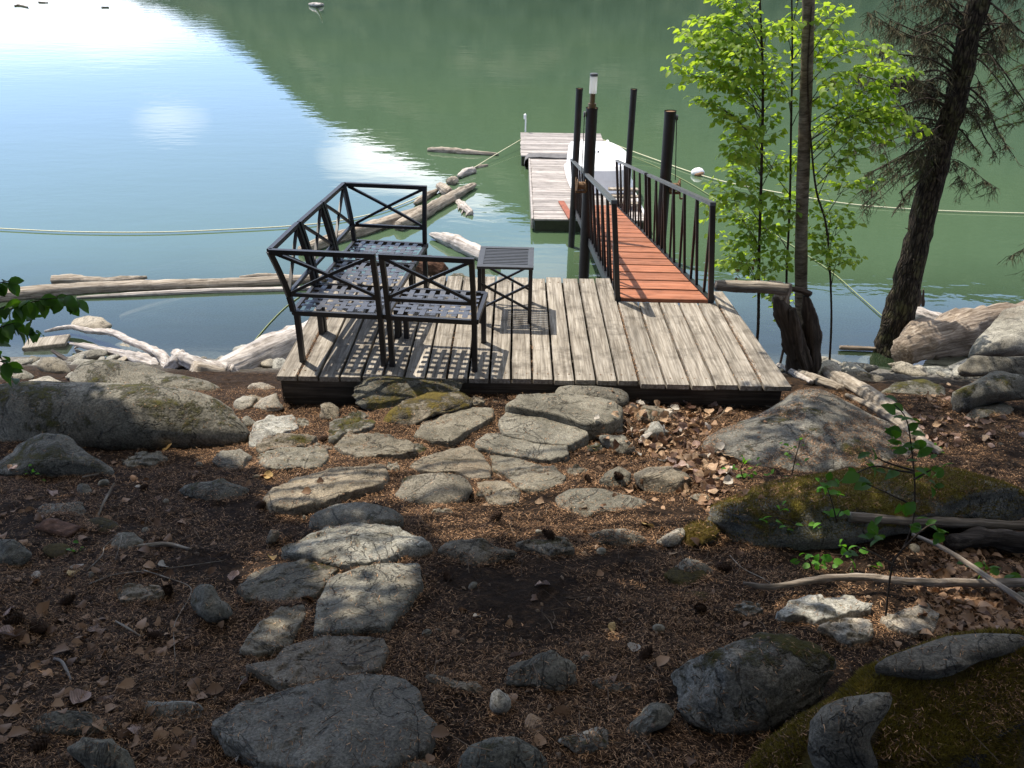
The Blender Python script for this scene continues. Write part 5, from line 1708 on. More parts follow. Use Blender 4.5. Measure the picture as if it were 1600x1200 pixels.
def pxl(p):
    q = CR.transposed() @ (Vector(p) - Vector((0, 0, CAM_Z)))
    if q.z > -0.05: return (9999, 9999)
    return 800 + F_PX * q.x / -q.z, 600 - F_PX * q.y / -q.z


# ------------------------------------------------------------------ leaf shapes
def leaf_template(fold=0.25, curl=0.2, wide=0.36, n=5, serr=0.0, wob=0.0, seed=0):
    """leaf of length 1 along +x, returned as list of quads (each 4 points)"""
    r_ = random.Random(seed)
    prof = []
    for i in range(n + 1):
        t = i / n
        w = wide * (math.sin(math.pi * min(1, t * 0.96 + .02)) ** 0.8) * (1 - 0.28 * t) * 1.15
        prof.append((t, w + (r_.uniform(-wob, wob) if 0 < i < n else 0)))
    quads = []
    for i in range(n):
        (t0, w0), (t1, w1) = prof[i], prof[i + 1]
        def zc(t, w, s):
            return fold * w - curl * (t - .3) ** 2 * 1.3 + (r_.uniform(-wob, wob) * .0)
        for s in (-1, 1):
            a = (t0, 0, -curl * (t0 - .3) ** 2 * 1.3)
            b = (t1, 0, -curl * (t1 - .3) ** 2 * 1.3)
            c = (t1, s * w1, zc(t1, w1, s))
            d = (t0, s * w0, zc(t0, w0, s))
            quads.append([a, b, c, d] if s > 0 else [a, d, c, b])
    return np.array(quads)            # (2n, 4, 3)


def rotm(rx, ry, rz):
    return np.array((Matrix.Rotation(rz, 3, 'Z') @ Matrix.Rotation(ry, 3, 'Y') @ Matrix.Rotation(rx, 3, 'X')))


LEAF_T = [leaf_template(0.25, 0.35, 0.36, 4), leaf_template(0.35, 0.15, 0.33, 4), leaf_template(0.1, 0.5, 0.38, 4)]


class Foliage:
    def __init__(s): s.chunks = []

    def leaf(s, p, direction, size, r_, tpl=None, roll=None):
        d = Vector(direction).normalized()
        q = d.to_track_quat('X', 'Z').to_matrix()
        rr = Matrix.Rotation(roll if roll is not None else r_.uniform(-0.9, 0.9), 3, 'X')
        M = np.array(q @ rr)
        t = tpl if tpl is not None else r_.choice(LEAF_T)
        s.chunks.append((t.reshape(-1, 3) * size) @ M.T + np.array(p))

    def build(s, name, mat, parent=None):
        # weld quads of a leaf: consecutive vertices are kept as one island by merging
        v = np.concatenate(s.chunks)
        o = fast_mesh(name, v, 4, mat)
        bm = bmesh.new()
        bm.from_mesh(o.data)
        bmesh.ops.remove_doubles(bm, verts=bm.verts, dist=0.00005)
        bm.to_mesh(o.data)
        bm.free()
        if parent is not None:
            o.parent = parent
            o.matrix_parent_inverse = parent.matrix_basis.inverted()
        return o


def par(o, parent):
    o.parent = parent
    o.matrix_parent_inverse = parent.matrix_basis.inverted()
    return o


# ------------------------------------------------------------------ the birch and the leafy saplings
BG = G(1256, 578)
yT = BG.y


def tree_curve(pts, y, dy=0.0):
    return [PY(u, v, y + dy * i) for i, (u, v) in enumerate(pts)]


birch = empty('birch_tree', BG, 'straight birch trunk rising behind the dark driftwood stump', 'tree')
q = smooth_curve(tree_curve([(1258, 590), (1252, 470), (1253, 330), (1258, 180), (1262, 60), (1265, -120)], yT + .12), 8)
q2 = q + [q[-1] + (q[-1] - q[-2]).normalized() * k for k in (1.0, 2.2, 3.6)]
mb = MB()
mb.tube(q2, interp([.085, .072, .069, .066, .062, .058, .045], len(q2)), 20, lump=.10, freq=4, seed=3)
o = mb.build('trunk', M_BARK_BIRCH, frame=axis_frame(q2[0], q2[-1]), smooth=True); par(o, birch)
# crown of the birch is above the frame
fo = Foliage()
rl = random.Random(11)
topb = q2[-1]
twg = MB()
for k in range(22):
    a = rl.uniform(0, 6.28)
    st_ = q2[-3].lerp(q2[-1], rl.random())
    e = st_ + Vector((math.cos(a) * rl.uniform(.6, 1.3), math.sin(a) * rl.uniform(.6, 1.3), rl.uniform(.2, .9)))
    if e.z < 6.2: e.z = 6.2
    twg.tube([st_, st_.lerp(e, .5) + Vector((0, 0, .1)), e], [.018, .012, .004], 5)
    for i in range(60):
        p = st_.lerp(e, rl.uniform(.3, 1)) + Vector((rl.gauss(0, .16), rl.gauss(0, .16), rl.gauss(0, .12)))
        if p.z > 6.0:
            fo.leaf(p, (rl.uniform(-1, 1), rl.uniform(-1, 1), rl.uniform(-.9, .1)), rl.uniform(.05, .075), rl)
par(twg.build('branch', M_BARK_STEM), birch)
fo.build('crown', M_LEAF, birch)


def spray(fo, tw, a, b, r_, nleaf=14, size=.068, droop=.12, rad=.006, side=0.16):
    """a branch from a to b with side twigs carrying alternate leaves"""
    a, b = Vector(a), Vector(b)
    L = (b - a).length
    mid = a.lerp(b, .5) + Vector((r_.gauss(0, .03), r_.gauss(0, .03), L * droop))
    c = smooth_curve([a, mid, b], 5)
    tw.tube(c, interp([rad, rad * .6, rad * .25], len(c)), 5, cap=False)
    ns = max(3, int(L / .07))
    for i in range(ns):
        t = .25 + .75 * (i + r_.random() * .6) / ns
        k = min(len(c) - 2, int(t * (len(c) - 1)))
        p = c[k].lerp(c[k + 1], t * (len(c) - 1) - k)
        d = (c[k + 1] - c[k]).normalized()
        sd = d.cross(Vector((0, 0, 1))).normalized() * (1 if i % 2 else -1)
        l = side * r_.uniform(.5, 1.3) * (1.25 - .6 * t)
        e = p + d * l * .7 + sd * l * .75 + Vector((0, 0, r_.uniform(-.06, .03)))
        tw.tube([p, e], [rad * .35, rad * .2], 3, cap=False)
        nl = max(2, int(nleaf * l / .8))
        for j in range(nl):
            tt = (j + .7) / nl
            pp = p.lerp(e, tt)
            s2 = 1 if j % 2 else -1
            dd = (e - p).normalized()
            out_ = dd * .55 + dd.cross(Vector((0, 0, 1))) * .8 * s2 + Vector((r_.gauss(0, .25), r_.gauss(0, .25), r_.uniform(-.75, -.05)))
            fo.leaf(pp, out_, size * r_.uniform(.65, 1.15), r_)
        fo.leaf(e, dd + Vector((0, 0, -.4)), size * r_.uniform(.8, 1.1), r_)


SAP = [  # label, stem pixels, depth offset, branch targets (px), spread
    ('leafy young alder with slim dark stem, nearest the gangway railing', [(1184, 520), (1186, 400), (1190, 260), (1192, 130), (1188, 20), (1185, -60)], .28, .018,
     [(1060, 30, .2), (1025, 85, .1), (1100, 70, -.2), (1130, 20, .1), (1090, 130, .3), (1150, 110, -.3), (1060, 60, .0), (1120, 175, .1), (1105, 235, -.2), (1125, 260, .3), (1150, 300, -.3), (1110, 300, 0), (1140, 345, .2), (1150, 380, -.1),
      (1175, 60, .3), (1215, 30, .2), (1230, 120, .2), (1120, 400, .1), (1215, 240, .3), (1165, 200, -.3), (1140, 410, -.2), (1095, 20, .4), (1040, 50, .35), (1075, 160, .1), (1130, 215, .3), (1170, 330, .25), (1190, 400, .2), (1210, 350, -.2), (1160, 0, 0), (1080, -10, 0), (1030, 110, .2), (1180, 160, .3), (1150, 60, .1), (1200, 190, -.2), (1125, 330, .15), (1170, 250, .35), (1115, 95, .2), (1205, 85, -.3), (1060, 120, .25)]),
    ('leafy sapling with dark stem between the first alder and the birch trunk', [(1228, 520), (1229, 430), (1234, 320), (1236, 200), (1238, 80), (1236, -60)], .45, .015,
     [(1200, 300, -.2), (1180, 340, .1), (1270, 300, .2), (1210, 140, -.2), (1290, 90, .1), (1320, 60, 0), (1280, 30, .2), (1200, 440, .1), (1225, 330, -.3), (1255, 250, .3), (1290, 200, .2), (1180, 240, .1), (1210, 40, -.2), (1300, 20, .3), (1250, -20, 0), (1215, 460, .2), (1205, 110, .3), (1280, 150, -.2), (1215, 390, -.2)]),
    ('thin leafy sapling with branches reaching right over the water', [(1296, 565), (1299, 480), (1292, 360), (1276, 300), (1268, 230), (1262, 120), (1268, 10)], .05, .013,
     [(1345, 150, .1), (1380, 160, .2), (1415, 180, .0), (1335, 190, -.1), (1310, 250, .1), (1360, 205, .2), (1390, 135, .1), (1330, 110, -.2), (1300, 330, .1), (1318, 392, .0), (1285, 370, .1), (1325, 285, .2), (1405, 170, -.1), (1350, 60, .2), (1320, 20, 0), (1290, 390, -.1), (1370, 185, 0), (1400, 105, .1), (1310, 350, .1), (1335, 230, 0)]),
]
rs = random.Random(21)
for lab, stem, dy, r0, targets in SAP:
    base = PY(stem[0][0], stem[0][1], yT + dy)
    gz = ground_h(base.x, base.y)
    t = empty('alder_sapling', (base.x, base.y, gz), lab, 'tree', 'young leafy trees by the deck')
    pts = [Vector((base.x, base.y, gz - .05))] + [PY(u, v, yT + dy) for u, v in stem]
    c = smooth_curve(pts, 8)
    mb = MB()
    mb.tube(c, interp([r0 * 1.2, r0, r0 * .9, r0 * .75, r0 * .5], len(c)), 8, lump=.12, freq=5)
    par(mb.build('trunk', M_BARK_STEM, frame=axis_frame(c[0], c[-1]), smooth=True), t)
    fo, tw = Foliage(), MB()
    for u, v, dd in targets:
        u += 34 if u < 1110 else (14 if u < 1160 else 0)
        e = PY(u, v, yT + dy + dd * 1.3)
        # leave the stem a little lower than the target
        best = min(c, key=lambda p: abs(p.z - (e.z - .30 - .15 * rs.random())))
        spray(fo, tw, best, e, rs, 13, .088, rs.uniform(.05, .2), .006, .20)
        for _ in range(2):
            e2 = e + Vector((rs.gauss(0, .16), rs.gauss(0, .2), rs.gauss(0, .12)))
            spray(fo, tw, best.lerp(e, .5) + Vector((0, 0, .06)), e2, rs, 13, .082, .08, .004, .16)
    par(tw.build('branch', M_BARK_STEM), t)
    fo.build('crown', M_LEAF, t)
# low leafy growth at the foot of the saplings and a few wilted leaves
bs = empty('shrub', G(1205, 520), 'low leafy shrub beside the deck corner under the saplings', 'shrub')
fo, tw = Foliage(), MB()
b0 = G(1205, 530)
for (u, v, dd) in [(1170, 470, .2), (1200, 460, .3), (1215, 490, .1), (1185, 430, .3), (1150, 445, .3), (1205, 510, 0), (1225, 500, .2), (1190, 500, .3)]:
    spray(fo, tw, b0, PY(u, v, b0.y + dd), rs, 13, .055, .15, .004, .14)
par(tw.build('branch', M_BARK_STEM), bs); fo.build('leaves', M_LEAF, bs)
bs = empty('wilted_twig', PY(1170, 400, yT + .2), 'twig of brown wilted leaves hanging among the green leaves above the log', 'twig')
fo, tw = Foliage(), MB()
spray(fo, tw, PY(1186, 385, yT + .28), PY(1150, 430, yT + .2), rs, 16, .05, -.05, .004, .12)
par(tw.build('branch', M_BARK_STEM), bs); fo.build('leaves', M_DEAD, bs)

# ------------------------------------------------------------------ leaning fir with dead drooping twigs
fb = G(1388, 572)
fir = empty('fir_tree', fb, 'leaning dark fir trunk with dead drooping lichen hung branches, at the right', 'tree')
cpx = [(1382, 590, 62), (1392, 545, 52), (1410, 470, 48), (1430, 390, 43), (1452, 300, 40), (1478, 210, 37), (1500, 130, 36), (1512, 60, 36), (1530, 0, 36), (1560, -90, 34)]
c = smooth_curve([PY(u, v, fb.y) for u, v, w in cpx], 7)
rr_ = []
for u, v, w in cpx:
    p = PY(u, v, fb.y)
    zc = (p - Vector((0, 0, CAM_Z))).dot(CR @ Vector((0, 0, -1)))
    rr_.append(w * .9 * zc / F_PX / 2)
ext = [c[-1] + (c[-1] - c[-2]).normalized() * k for k in (1.2, 3.0)]
ctr = c + ext
mb = MB()
mb.tube(ctr, interp(rr_, len(c)) + [rr_[-1] * .8, rr_[-1] * .5], 28, lump=.22, freq=6, seed=5)
par(mb.build('trunk', M_BARK_FIR, frame=axis_frame(c[0], c[-1]), smooth=True), fir)
rf = random.Random(31)
tw, lc = MB(), MB()
gf = Foliage()


def lichen_branch(a, b, sagd, r0=.012, dens=1.0, green=0.0, hang=.16):
    a, b = Vector(a), Vector(b)
    L = (b - a).length
    m1 = a.lerp(b, .35) + Vector((0, rf.gauss(0, .05), sagd * .6 + .05))
    m2 = a.lerp(b, .7) + Vector((0, rf.gauss(0, .06), sagd * .3))
    cc = smooth_curve([a, m1, m2, b], 5)
    tw.tube(cc, interp([r0, r0 * .7, r0 * .3], len(cc)), 5, lump=.3, freq=20, cap=False)
    n = int(L * 38 * dens)
    cent = [rf.uniform(.2, 1) for _ in range(max(3, int(L * 7)))]
    for i in range(n):
        t = min(1, max(.1, rf.choice(cent) + rf.gauss(0, .022)))
        k = min(len(cc) - 2, int(t * (len(cc) - 1)))
        p = cc[k].lerp(cc[k + 1], t * (len(cc) - 1) - k)
        l = hang * rf.uniform(.2, 1.9)
        d = Vector((rf.gauss(0, .9), rf.gauss(0, .9), -.6)).normalized()
        pts = [p]
        for j in range(3):
            d = (d + Vector((rf.gauss(0, .55), rf.gauss(0, .55), -.55))).normalized()
            pts.append(pts[-1] + d * l / 3)
        lc.tube(pts, interp([.0042, .003, .0012], 4), 3, cap=False)
        for j in range(rf.randint(1, 4)):
            s_ = pts[rf.randint(0, 2)]
            e = s_ + Vector((rf.gauss(0, .5), rf.gauss(0, .5), -.6)) * l * .45
            lc.tube([s_, s_.lerp(e, .5) + Vector((rf.gauss(0, .01), 0, .0)), e], [.0034, .0026, .001], 3, cap=False)
        if rf.random() < green:
            tuft(pts[-1], d)


def tuft(p, d, n=26, l=.034):
    for _ in range(n):
        dd = (d * .6 + Vector((rf.gauss(0, .6), rf.gauss(0, .6), rf.gauss(0, .6)))).normalized()
        s = dd.cross(Vector((rf.random(), rf.random(), rf.random()))).normalized() * .0018
        st_ = Vector(p) + d * rf.uniform(-.06, .02)
        e = st_ + dd * l * rf.uniform(.7, 1.3)
        gf.chunks.append(np.array([st_ - s, st_ + s, e + s * .3, e - s * .3]))


def fp(u, v, dy=0.0): return PY(u, v, fb.y + dy)


for (a, b, sg_, gr_, hg) in [
    ((1500, 120), (1345, 70), .05, 0, .2), ((1506, 90), (1400, 20), .05, 0, .2), ((1490, 170), (1370, 180), .1, 0, .2), ((1480, 205), (1340, 300), .1, .06, .18),
    ((1476, 215), (1360, 240), .12, .05, .16), ((1470, 240), (1330, 270), .12, .14, .15), ((1495, 140), (1420, 110), .06, 0, .2), ((1510, 60), (1440, -10), .03, 0, .25), ((1505, 100), (1380, 40), .03, 0, .25),
    ((1512, 50), (1430, 60), .08, 0, .26), ((1468, 250), (1395, 330), .05, 0, .14), ((1485, 190), (1405, 150), .1, 0, .2), ((1498, 130), (1390, 120), .12, 0, .24), ((1512, 30), (1395, -20), .05, 0, .25),
    ((1500, 110), (1450, 150), .05, 0, .2), ((1484, 200), (1430, 210), .05, 0, .16), ((1462, 262), (1425, 300), .03, .0, .12), ((1492, 160), (1350, 130), .12, .0, .14),
    ((1488, 180), (1330, 110), .14, 0, .16), ((1478, 215), (1350, 330), .10, .05, .15), ((1500, 120), (1360, 20), .08, 0, .2), ((1484, 195), (1325, 220), .14, .1, .15), ((1495, 140), (1420, 250), .02, 0, .16), ((1470, 240), (1400, 280), .05, .1, .14),
    ((1512, 70), (1600, 20), .06, 0, .24), ((1500, 130), (1580, 250), .12, .05, .16), ((1490, 170), (1560, 240), .1, .12, .14), ((1515, 40), (1640, 90), .1, .05, .2), ((1520, 20), (1570, 70), .1, 0, .25),
    ((1484, 200), (1530, 245), .05, .16, .12), ((1512, 60), (1620, 180), .1, .12, .14), ((1495, 150), (1545, 170), .05, .1, .12), ((1520, 10), (1600, 60), .12, 0, .22), ((1510, 90), (1572, 130), .1, 0, .2),
]:
    for rep in range(2):
        lichen_branch(fp(*a), fp(b[0] + rf.gauss(0, 8), b[1] + rf.gauss(0, 10), rf.uniform(-.7, .7)), sg_, .013 if rep == 0 else .008, 1.0 if rep == 0 else .8, gr_ * 2.2, hg * .8)
for k in range(46):
    t_ = rf.uniform(.45, 1.0)
    p_ = c[int(t_ * (len(c) - 1))]
    sx = rf.choice([-1, -1, 1])
    e_ = p_ + Vector((sx * rf.uniform(.25, .75), rf.uniform(-.5, .5), rf.uniform(-.35, .1)))
    lichen_branch(p_, e_, .06, .006, 1.3, .02, .15)
par(tw.build('branch', M_BARK_STEM, smooth=True), fir)
par(lc.build('hanging_lichen', M_LICH), fir)
if gf.chunks:
    par(fast_mesh('needles', np.concatenate(gf.chunks), 4, M_NEEDG), fir)
# snaggy stubs on the trunk
mb = MB()
for k in range(26):
    t = rf.uniform(.1, .9)
    p = c[int(t * (len(c) - 1))]
    a = rf.uniform(0, 6.28)
    d = Vector((math.cos(a), math.sin(a), rf.uniform(-.2, .5)))
    mb.tube([p, p + d * .08, p + d * rf.uniform(.17, .30)], [.014, .011, .004], 5)
par(mb.build('branch_stub', M_BARK_STEM), fir)

# spruce bough and lichen branch entering at the right edge
rb_ = empty('fir_bough', PY(1640, 150, fb.y + 1), 'green needled fir bough reaching in from the right edge', 'branch')
tw, lc = MB(), MB()
gf = Foliage()
for (a, b) in (((1650, 60), (1560, 90)), ((1650, 120), (1520, 185)), ((1660, 160), (1515, 205)), ((1650, 90), (1540, 130)), ((1660, 190), (1555, 200))):
    A, B = PY(*a, fb.y + 1.0), PY(*b, fb.y + .9 + rf.uniform(-.3, .3))
    cc = smooth_curve([A, A.lerp(B, .5) + Vector((0, 0, .06)), B], 5)
    tw.tube(cc, interp([.010, .003], len(cc)), 5)
    for k in range(46):
        t = rf.uniform(.1, 1)
        p = cc[int(t * (len(cc) - 1))] + Vector((0, 0, 0))
        d = Vector((rf.choice([-1, 1]) * rf.uniform(.2, .8), rf.gauss(0, .8), rf.uniform(-.6, .1))).normalized()
        l = rf.uniform(.06, .16)
        for s_ in range(4):
            tuft(p + d * l * s_ / 4, d, 12, .022)
        tw.tube([p, p + d * l], [.002, .001], 3)
par(tw.build('stem', M_BARK_STEM), rb_)
par(fast_mesh('needles', np.concatenate(gf.chunks), 4, M_NEEDG), rb_)
rb_ = empty('dead_bough', PY(1640, 400, fb.y - .5), 'bare lichen hung bough at the right edge above the pale boulder', 'branch')
tw, lc = MB(), MB()
gf = Foliage()
for (a, b) in (((1660, 340), (1590, 385)), ((1660, 380), (1580, 400)), ((1670, 360), (1600, 430))):
    lichen_branch(PY(*a, fb.y - .4), PY(*b, fb.y - .4), .05, .006, 1.4, 0, .13)
par(tw.build('stem', M_BARK_STEM), rb_)
par(lc.build('hanging_lichen', M_LICH), rb_)

# ------------------------------------------------------------------ leafy branch at the left edge, seedlings, sprouts
lb = empty('leafy_branch', PY(-20, 500, 3.4), 'dark green leafy branch entering at the left edge over the shore', 'branch')
fo, tw = Foliage(), MB()
yl = 3.3
for (a, b) in (((-40, 500), (100, 465)), ((-40, 470), (15, 440)), ((-40, 520), (60, 520)), ((-40, 540), (50, 500)), ((-40, 500), (20, 590)), ((0, 490), (118, 470)), ((-50, 560), (12, 570))):
    A, B = PY(*a, yl), PY(*b, yl + rs.uniform(-.1, .1))
    L = (B - A).length
    cc = smooth_curve([A, A.lerp(B, .5) + Vector((0, 0, .03)), B], 5)
    tw.tube(cc, interp([.004, .0015], len(cc)), 5)
    for k in range(15):
        t = .2 + .8 * k / 14
        i0 = min(len(cc) - 2, int(t * (len(cc) - 1)))
        p = cc[i0].lerp(cc[i0 + 1], t * (len(cc) - 1) - i0)
        fo.leaf(p, (rs.uniform(-.6, .9), rs.gauss(0, .5), rs.uniform(-1.2, .1)), rs.uniform(.05, .088), rs)
par(tw.build('stem', M_BARK_STEM), lb)
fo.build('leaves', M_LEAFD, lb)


def seedling(label, base_px, stem_px, leaves_px, size, mat, dy=0.0, cat='plant', r0=.004, name='seedling', group=None):
    b, n, k_ = hit(*base_px)
    t = empty(name, b, label, cat, group)
    fo, tw = Foliage(), MB()
    y = b.y + dy
    for stem in stem_px:
        pts = [PY(u, v, y + rs.uniform(-.02, .02)) for u, v in stem]
        cc = smooth_curve(pts, 5)
        tw.tube(cc, interp([r0, r0 * .45], len(cc)), 5, cap=False)
    ex_ = []
    for (u, v, a_, s__) in leaves_px:
        for _ in range(2):
            if rs.random() < .8: ex_.append((u + rs.gauss(0, 9), v + rs.gauss(0, 7), a_ + rs.gauss(0, 60), s__ * rs.uniform(.6, 1)))
    for (u, v, ang_, sc__) in leaves_px + ex_:
        p = PY(u, v, y + rs.uniform(-.04, .04))
        d = Vector((math.cos(R(ang_)), rs.uniform(-.35, .35), math.sin(R(ang_)) * .9))
        fo.leaf(p - d * size * sc__ * .5, d, size * sc__, rs, roll=rs.uniform(-.9, .9))
    par(tw.build('stem', M_BARK_STEM, smooth=True), t)
    fo.build('leaves', mat, t)
    return t


def c7p(x, y): return (1060 + x / 2.963, 560 + y / 2.963)


seedling('tall seedling with toothed dark green leaves, growing up over the mossy boulder',
         (1385, 975), [[c7p(960, 1190), c7p(990, 960), c7p(1040, 880), c7p(1085, 760), c7p(1095, 600), c7p(1080, 420), c7p(1055, 280), c7p(1000, 215)],
                       [c7p(1090, 520), c7p(960, 480), c7p(910, 450)], [c7p(1090, 530), c7p(1020, 520), c7p(900, 500), c7p(780, 560)], [c7p(1090, 560), c7p(1160, 520), c7p(1200, 500)], [c7p(1085, 680), c7p(960, 620), c7p(870, 580)], [c7p(1000, 960), c7p(900, 900), c7p(820, 870)], [c7p(1040, 880), c7p(1150, 780), c7p(1220, 770)]],
         [(*c7p(980, 235), 140, 1.3), (*c7p(1080, 275), 0, 1.4), (*c7p(1020, 275), 170, .9), (*c7p(1000, 338), 175, 1.3), (*c7p(1110, 350), 10, 1), (*c7p(1000, 392), 170, 1.2), (*c7p(1120, 400), 20, 1.2), (*c7p(1030, 425), 190, 1), (*c7p(910, 445), 100, 1.1), (*c7p(905, 515), 100, 1.5), (*c7p(800, 550), 200, 1.4), (*c7p(855, 590), 20, 1.5), (*c7p(760, 560), 210, 1.2), (*c7p(990, 535), 200, 1.2), (*c7p(1065, 690), -90, 1.6), (*c7p(1190, 500), 70, 1.0), (*c7p(1130, 525), -20, 1.1), (*c7p(1190, 580), -30, 1.1), (*c7p(1200, 540), 60, 1.1),
          (*c7p(1130, 740), 20, 1), (*c7p(1180, 780), -20, 1.3), (*c7p(1100, 780), 160, 1.1), (*c7p(1230, 800), 0, 1), (*c7p(900, 790), 100, 1.3), (*c7p(930, 830), 0, 1), (*c7p(860, 830), 160, 1.1), (*c7p(800, 900), 170, 1.2), (*c7p(1070, 400), 30, 1), (*c7p(1130, 450), 10, .9)],
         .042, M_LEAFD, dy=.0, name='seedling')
seedling('bright green low sprig at the left end of the long boulder\'s moss',
         c7p(700, 770), [[c7p(730, 810), c7p(600, 790), c7p(500, 745), c7p(420, 735)], [c7p(740, 800), c7p(720, 700), c7p(690, 600)], [c7p(730, 800), c7p(640, 780)]],
         [(*c7p(410, 735), 190, 1.4), (*c7p(470, 755), -20, 1.2), (*c7p(490, 700), 170, 1.2), (*c7p(640, 770), 200, 1.2), (*c7p(720, 715), 60, 1.5), (*c7p(680, 590), 130, 1.3), (*c7p(720, 620), 10, 1.2), (*c7p(750, 630), -10, 1.2), (*c7p(700, 570), 60, 1), (*c7p(760, 720), 50, 1.2), (*c7p(560, 770), 0, 1.0), (*c7p(660, 600), 180, 1)],
         .036, M_SPROUT, name='sprout')
seedling('spread of fresh green leaves on the needles left of the tall seedling',
         c7p(760, 980), [[c7p(620, 990), c7p(600, 930), c7p(540, 940)], [c7p(700, 1010), c7p(740, 940), c7p(800, 880)], [c7p(760, 1010), c7p(820, 930)], [c7p(700, 1000), c7p(620, 960)]],
         [(*c7p(540, 940), 180, 1.2), (*c7p(600, 920), 60, 1.3), (*c7p(640, 945), 0, 1.3), (*c7p(690, 925), 170, 1.4), (*c7p(740, 940), 20, 1.2), (*c7p(700, 1005), 180, 1.5), (*c7p(760, 985), 20, 1.3), (*c7p(800, 900), 90, 1.4), (*c7p(810, 950), -60, 1.5), (*c7p(860, 890), 10, 1.2), (*c7p(590, 960), 200, 1.2), (*c7p(640, 990), -30, 1), (*c7p(760, 865), 150, 1.2), (*c7p(900, 960), 10, 1.3), (*c7p(960, 990), 0, 1.1)],
         .034, M_SPROUT, name='sprout')
seedling('green leaves low at the right edge under the bare diagonal stick',
         c7p(1450, 1040), [[c7p(1300, 1050), c7p(1400, 1000), c7p(1500, 990)], [c7p(1400, 1050), c7p(1560, 1020)], [c7p(1150, 1050), c7p(1250, 1060)]],
         [(*c7p(1410, 1000), 130, 1.5), (*c7p(1470, 985), 0, 1.3), (*c7p(1500, 1040), 10, 1.5), (*c7p(1560, 1010), 10, 1.4), (*c7p(1440, 1050), -20, 1.2), (*c7p(1350, 965), 170, 1.1), (*c7p(1300, 1070), 0, 1.3), (*c7p(1180, 1080), 190, 1.2), (*c7p(1250, 1030), 20, 1.1), (*c7p(1380, 1100), -40, 1.2), (*c7p(1590, 1040), 0, 1.3)],
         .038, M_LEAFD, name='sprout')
seedling('thin seedling with tiny leaves standing in front of the rock outcrop', c7p(530, 540), [[c7p(525, 540), c7p(545, 450), c7p(568, 370)]],
         [(*c7p(568, 370), 90, 1), (*c7p(540, 410), 160, .9), (*c7p(580, 400), 10, .8), (*c7p(500, 440), 180, 1), (*c7p(550, 490), 0, 1.2), (*c7p(500, 548), 180, 1.1), (*c7p(545, 545), 10, 1.1), (*c7p(520, 450), 150, .9)], .026, M_SPROUT, name='sprout')
seedling('little green plant among the dead leaves left of the thin seedling', c7p(300, 560), [[c7p(300, 560), c7p(290, 510), c7p(310, 470)], [c7p(300, 560), c7p(350, 510)]],
         [(*c7p(300, 470), 90, 1.1), (*c7p(270, 510), 150, 1.1), (*c7p(330, 510), 20, 1.2), (*c7p(370, 490), 40, 1.2), (*c7p(280, 545), 200, 1.2), (*c7p(320, 540), 0, 1), (*c7p(355, 530), -20, 1), (*c7p(210, 510), 180, 1), (*c7p(405, 540), 0, 1)], .030, M_SPROUT, name='sprout')


def c6p(x, y): return (x / 2.222, 660 + y / 2.222)


seedling('tiny green sprout below the peaked boulder at the left', c6p(120, 190), [[c6p(120, 195), c6p(100, 170)], [c6p(120, 195), c6p(150, 185)]],
         [(*c6p(90, 165), 150, 1), (*c6p(110, 172), 60, 1), (*c6p(130, 178), 0, 1), (*c6p(150, 195), -20, 1)], .024, M_SPROUT, name='sprout')
seedling('tiny green sprout beside the mossy spot at the left', c6p(250, 450), [[c6p(250, 455), c6p(245, 435)], [c6p(250, 455), c6p(285, 435)]],
         [(*c6p(245, 440), 150, 1.4), (*c6p(260, 445), 20, 1.2), (*c6p(288, 435), 30, 1)], .024, M_SPROUT, name='sprout')
seedling('small bright sprout on the brown ground beyond the tall seedling', c7p(1210, 440), [[c7p(1212, 450), c7p(1208, 430)]],
         [(*c7p(1195, 430), 170, 1), (*c7p(1225, 435), 0, 1), (*c7p(1210, 425), 90, 1)], .026, M_SPROUT, name='sprout')

# moss spots on soil
for (u, v, rx, ry, lab) in [(158, 822, 30, 12, 'brown green moss hump beside a slab of bark at the left'), (90, 862, 26, 14, 'dark moss hump next to the left edge rock'), (1070, 905, 40, 18, 'flat dull moss patch on shaded needles right of centre'), (1340 - 250, 905 + 30, 30, 10, 'smaller dull moss patch just below the flat moss patch')]:
    boulder('moss_cushion', lab, [(u - rx, v), (u - rx * .6, v - ry), (u, v - ry * 1.2), (u + rx * .7, v - ry * .9), (u + rx, v), (u + rx * .6, v + ry * .8), (u - rx * .5, v + ry * .8)], 'mound', .3, int(u), -.1, cat='moss', group='moss cushions', sub=3, side='moss')
b_, n_, k_ = hit(92, 828)
mb = MB()
for i in range(6):
    mb.box(-.075, .085, -.035 + i * .012, -.025 + i * .012, .006 + .003 * (i % 3), .013 + .003 * (i % 2), .001)
V, Fc = [], []
for i in range(13):
    for j in range(6):
        x, y = -.09 + .18 * i / 12, -.05 + .1 * j / 5
        V.append((x + .008 * noise.noise(Vector((j, i * 3, 0))), y + .006 * noise.noise(Vector((i, j, 4))), .02 - .25 * y * y * 8 + .006 * noise.noise(Vector((x * 30, y * 60, 1)))))
for i in range(12):
    for j in range(5):
        a = i * 6 + j
        Fc.append((a, a + 6, a + 7, a + 1))
mb = MB(); mb.add(V, Fc)
o = mb.build('bark_slab', WOOD['wet'], smooth=True); o.location = b_; o.rotation_euler = (R(-8), R(5), R(-15))
md = o.modifiers.new('thick', 'SOLIDIFY'); md.thickness = .012
tag(o, 'reddish slab of bark lying on the left slope', 'bark')

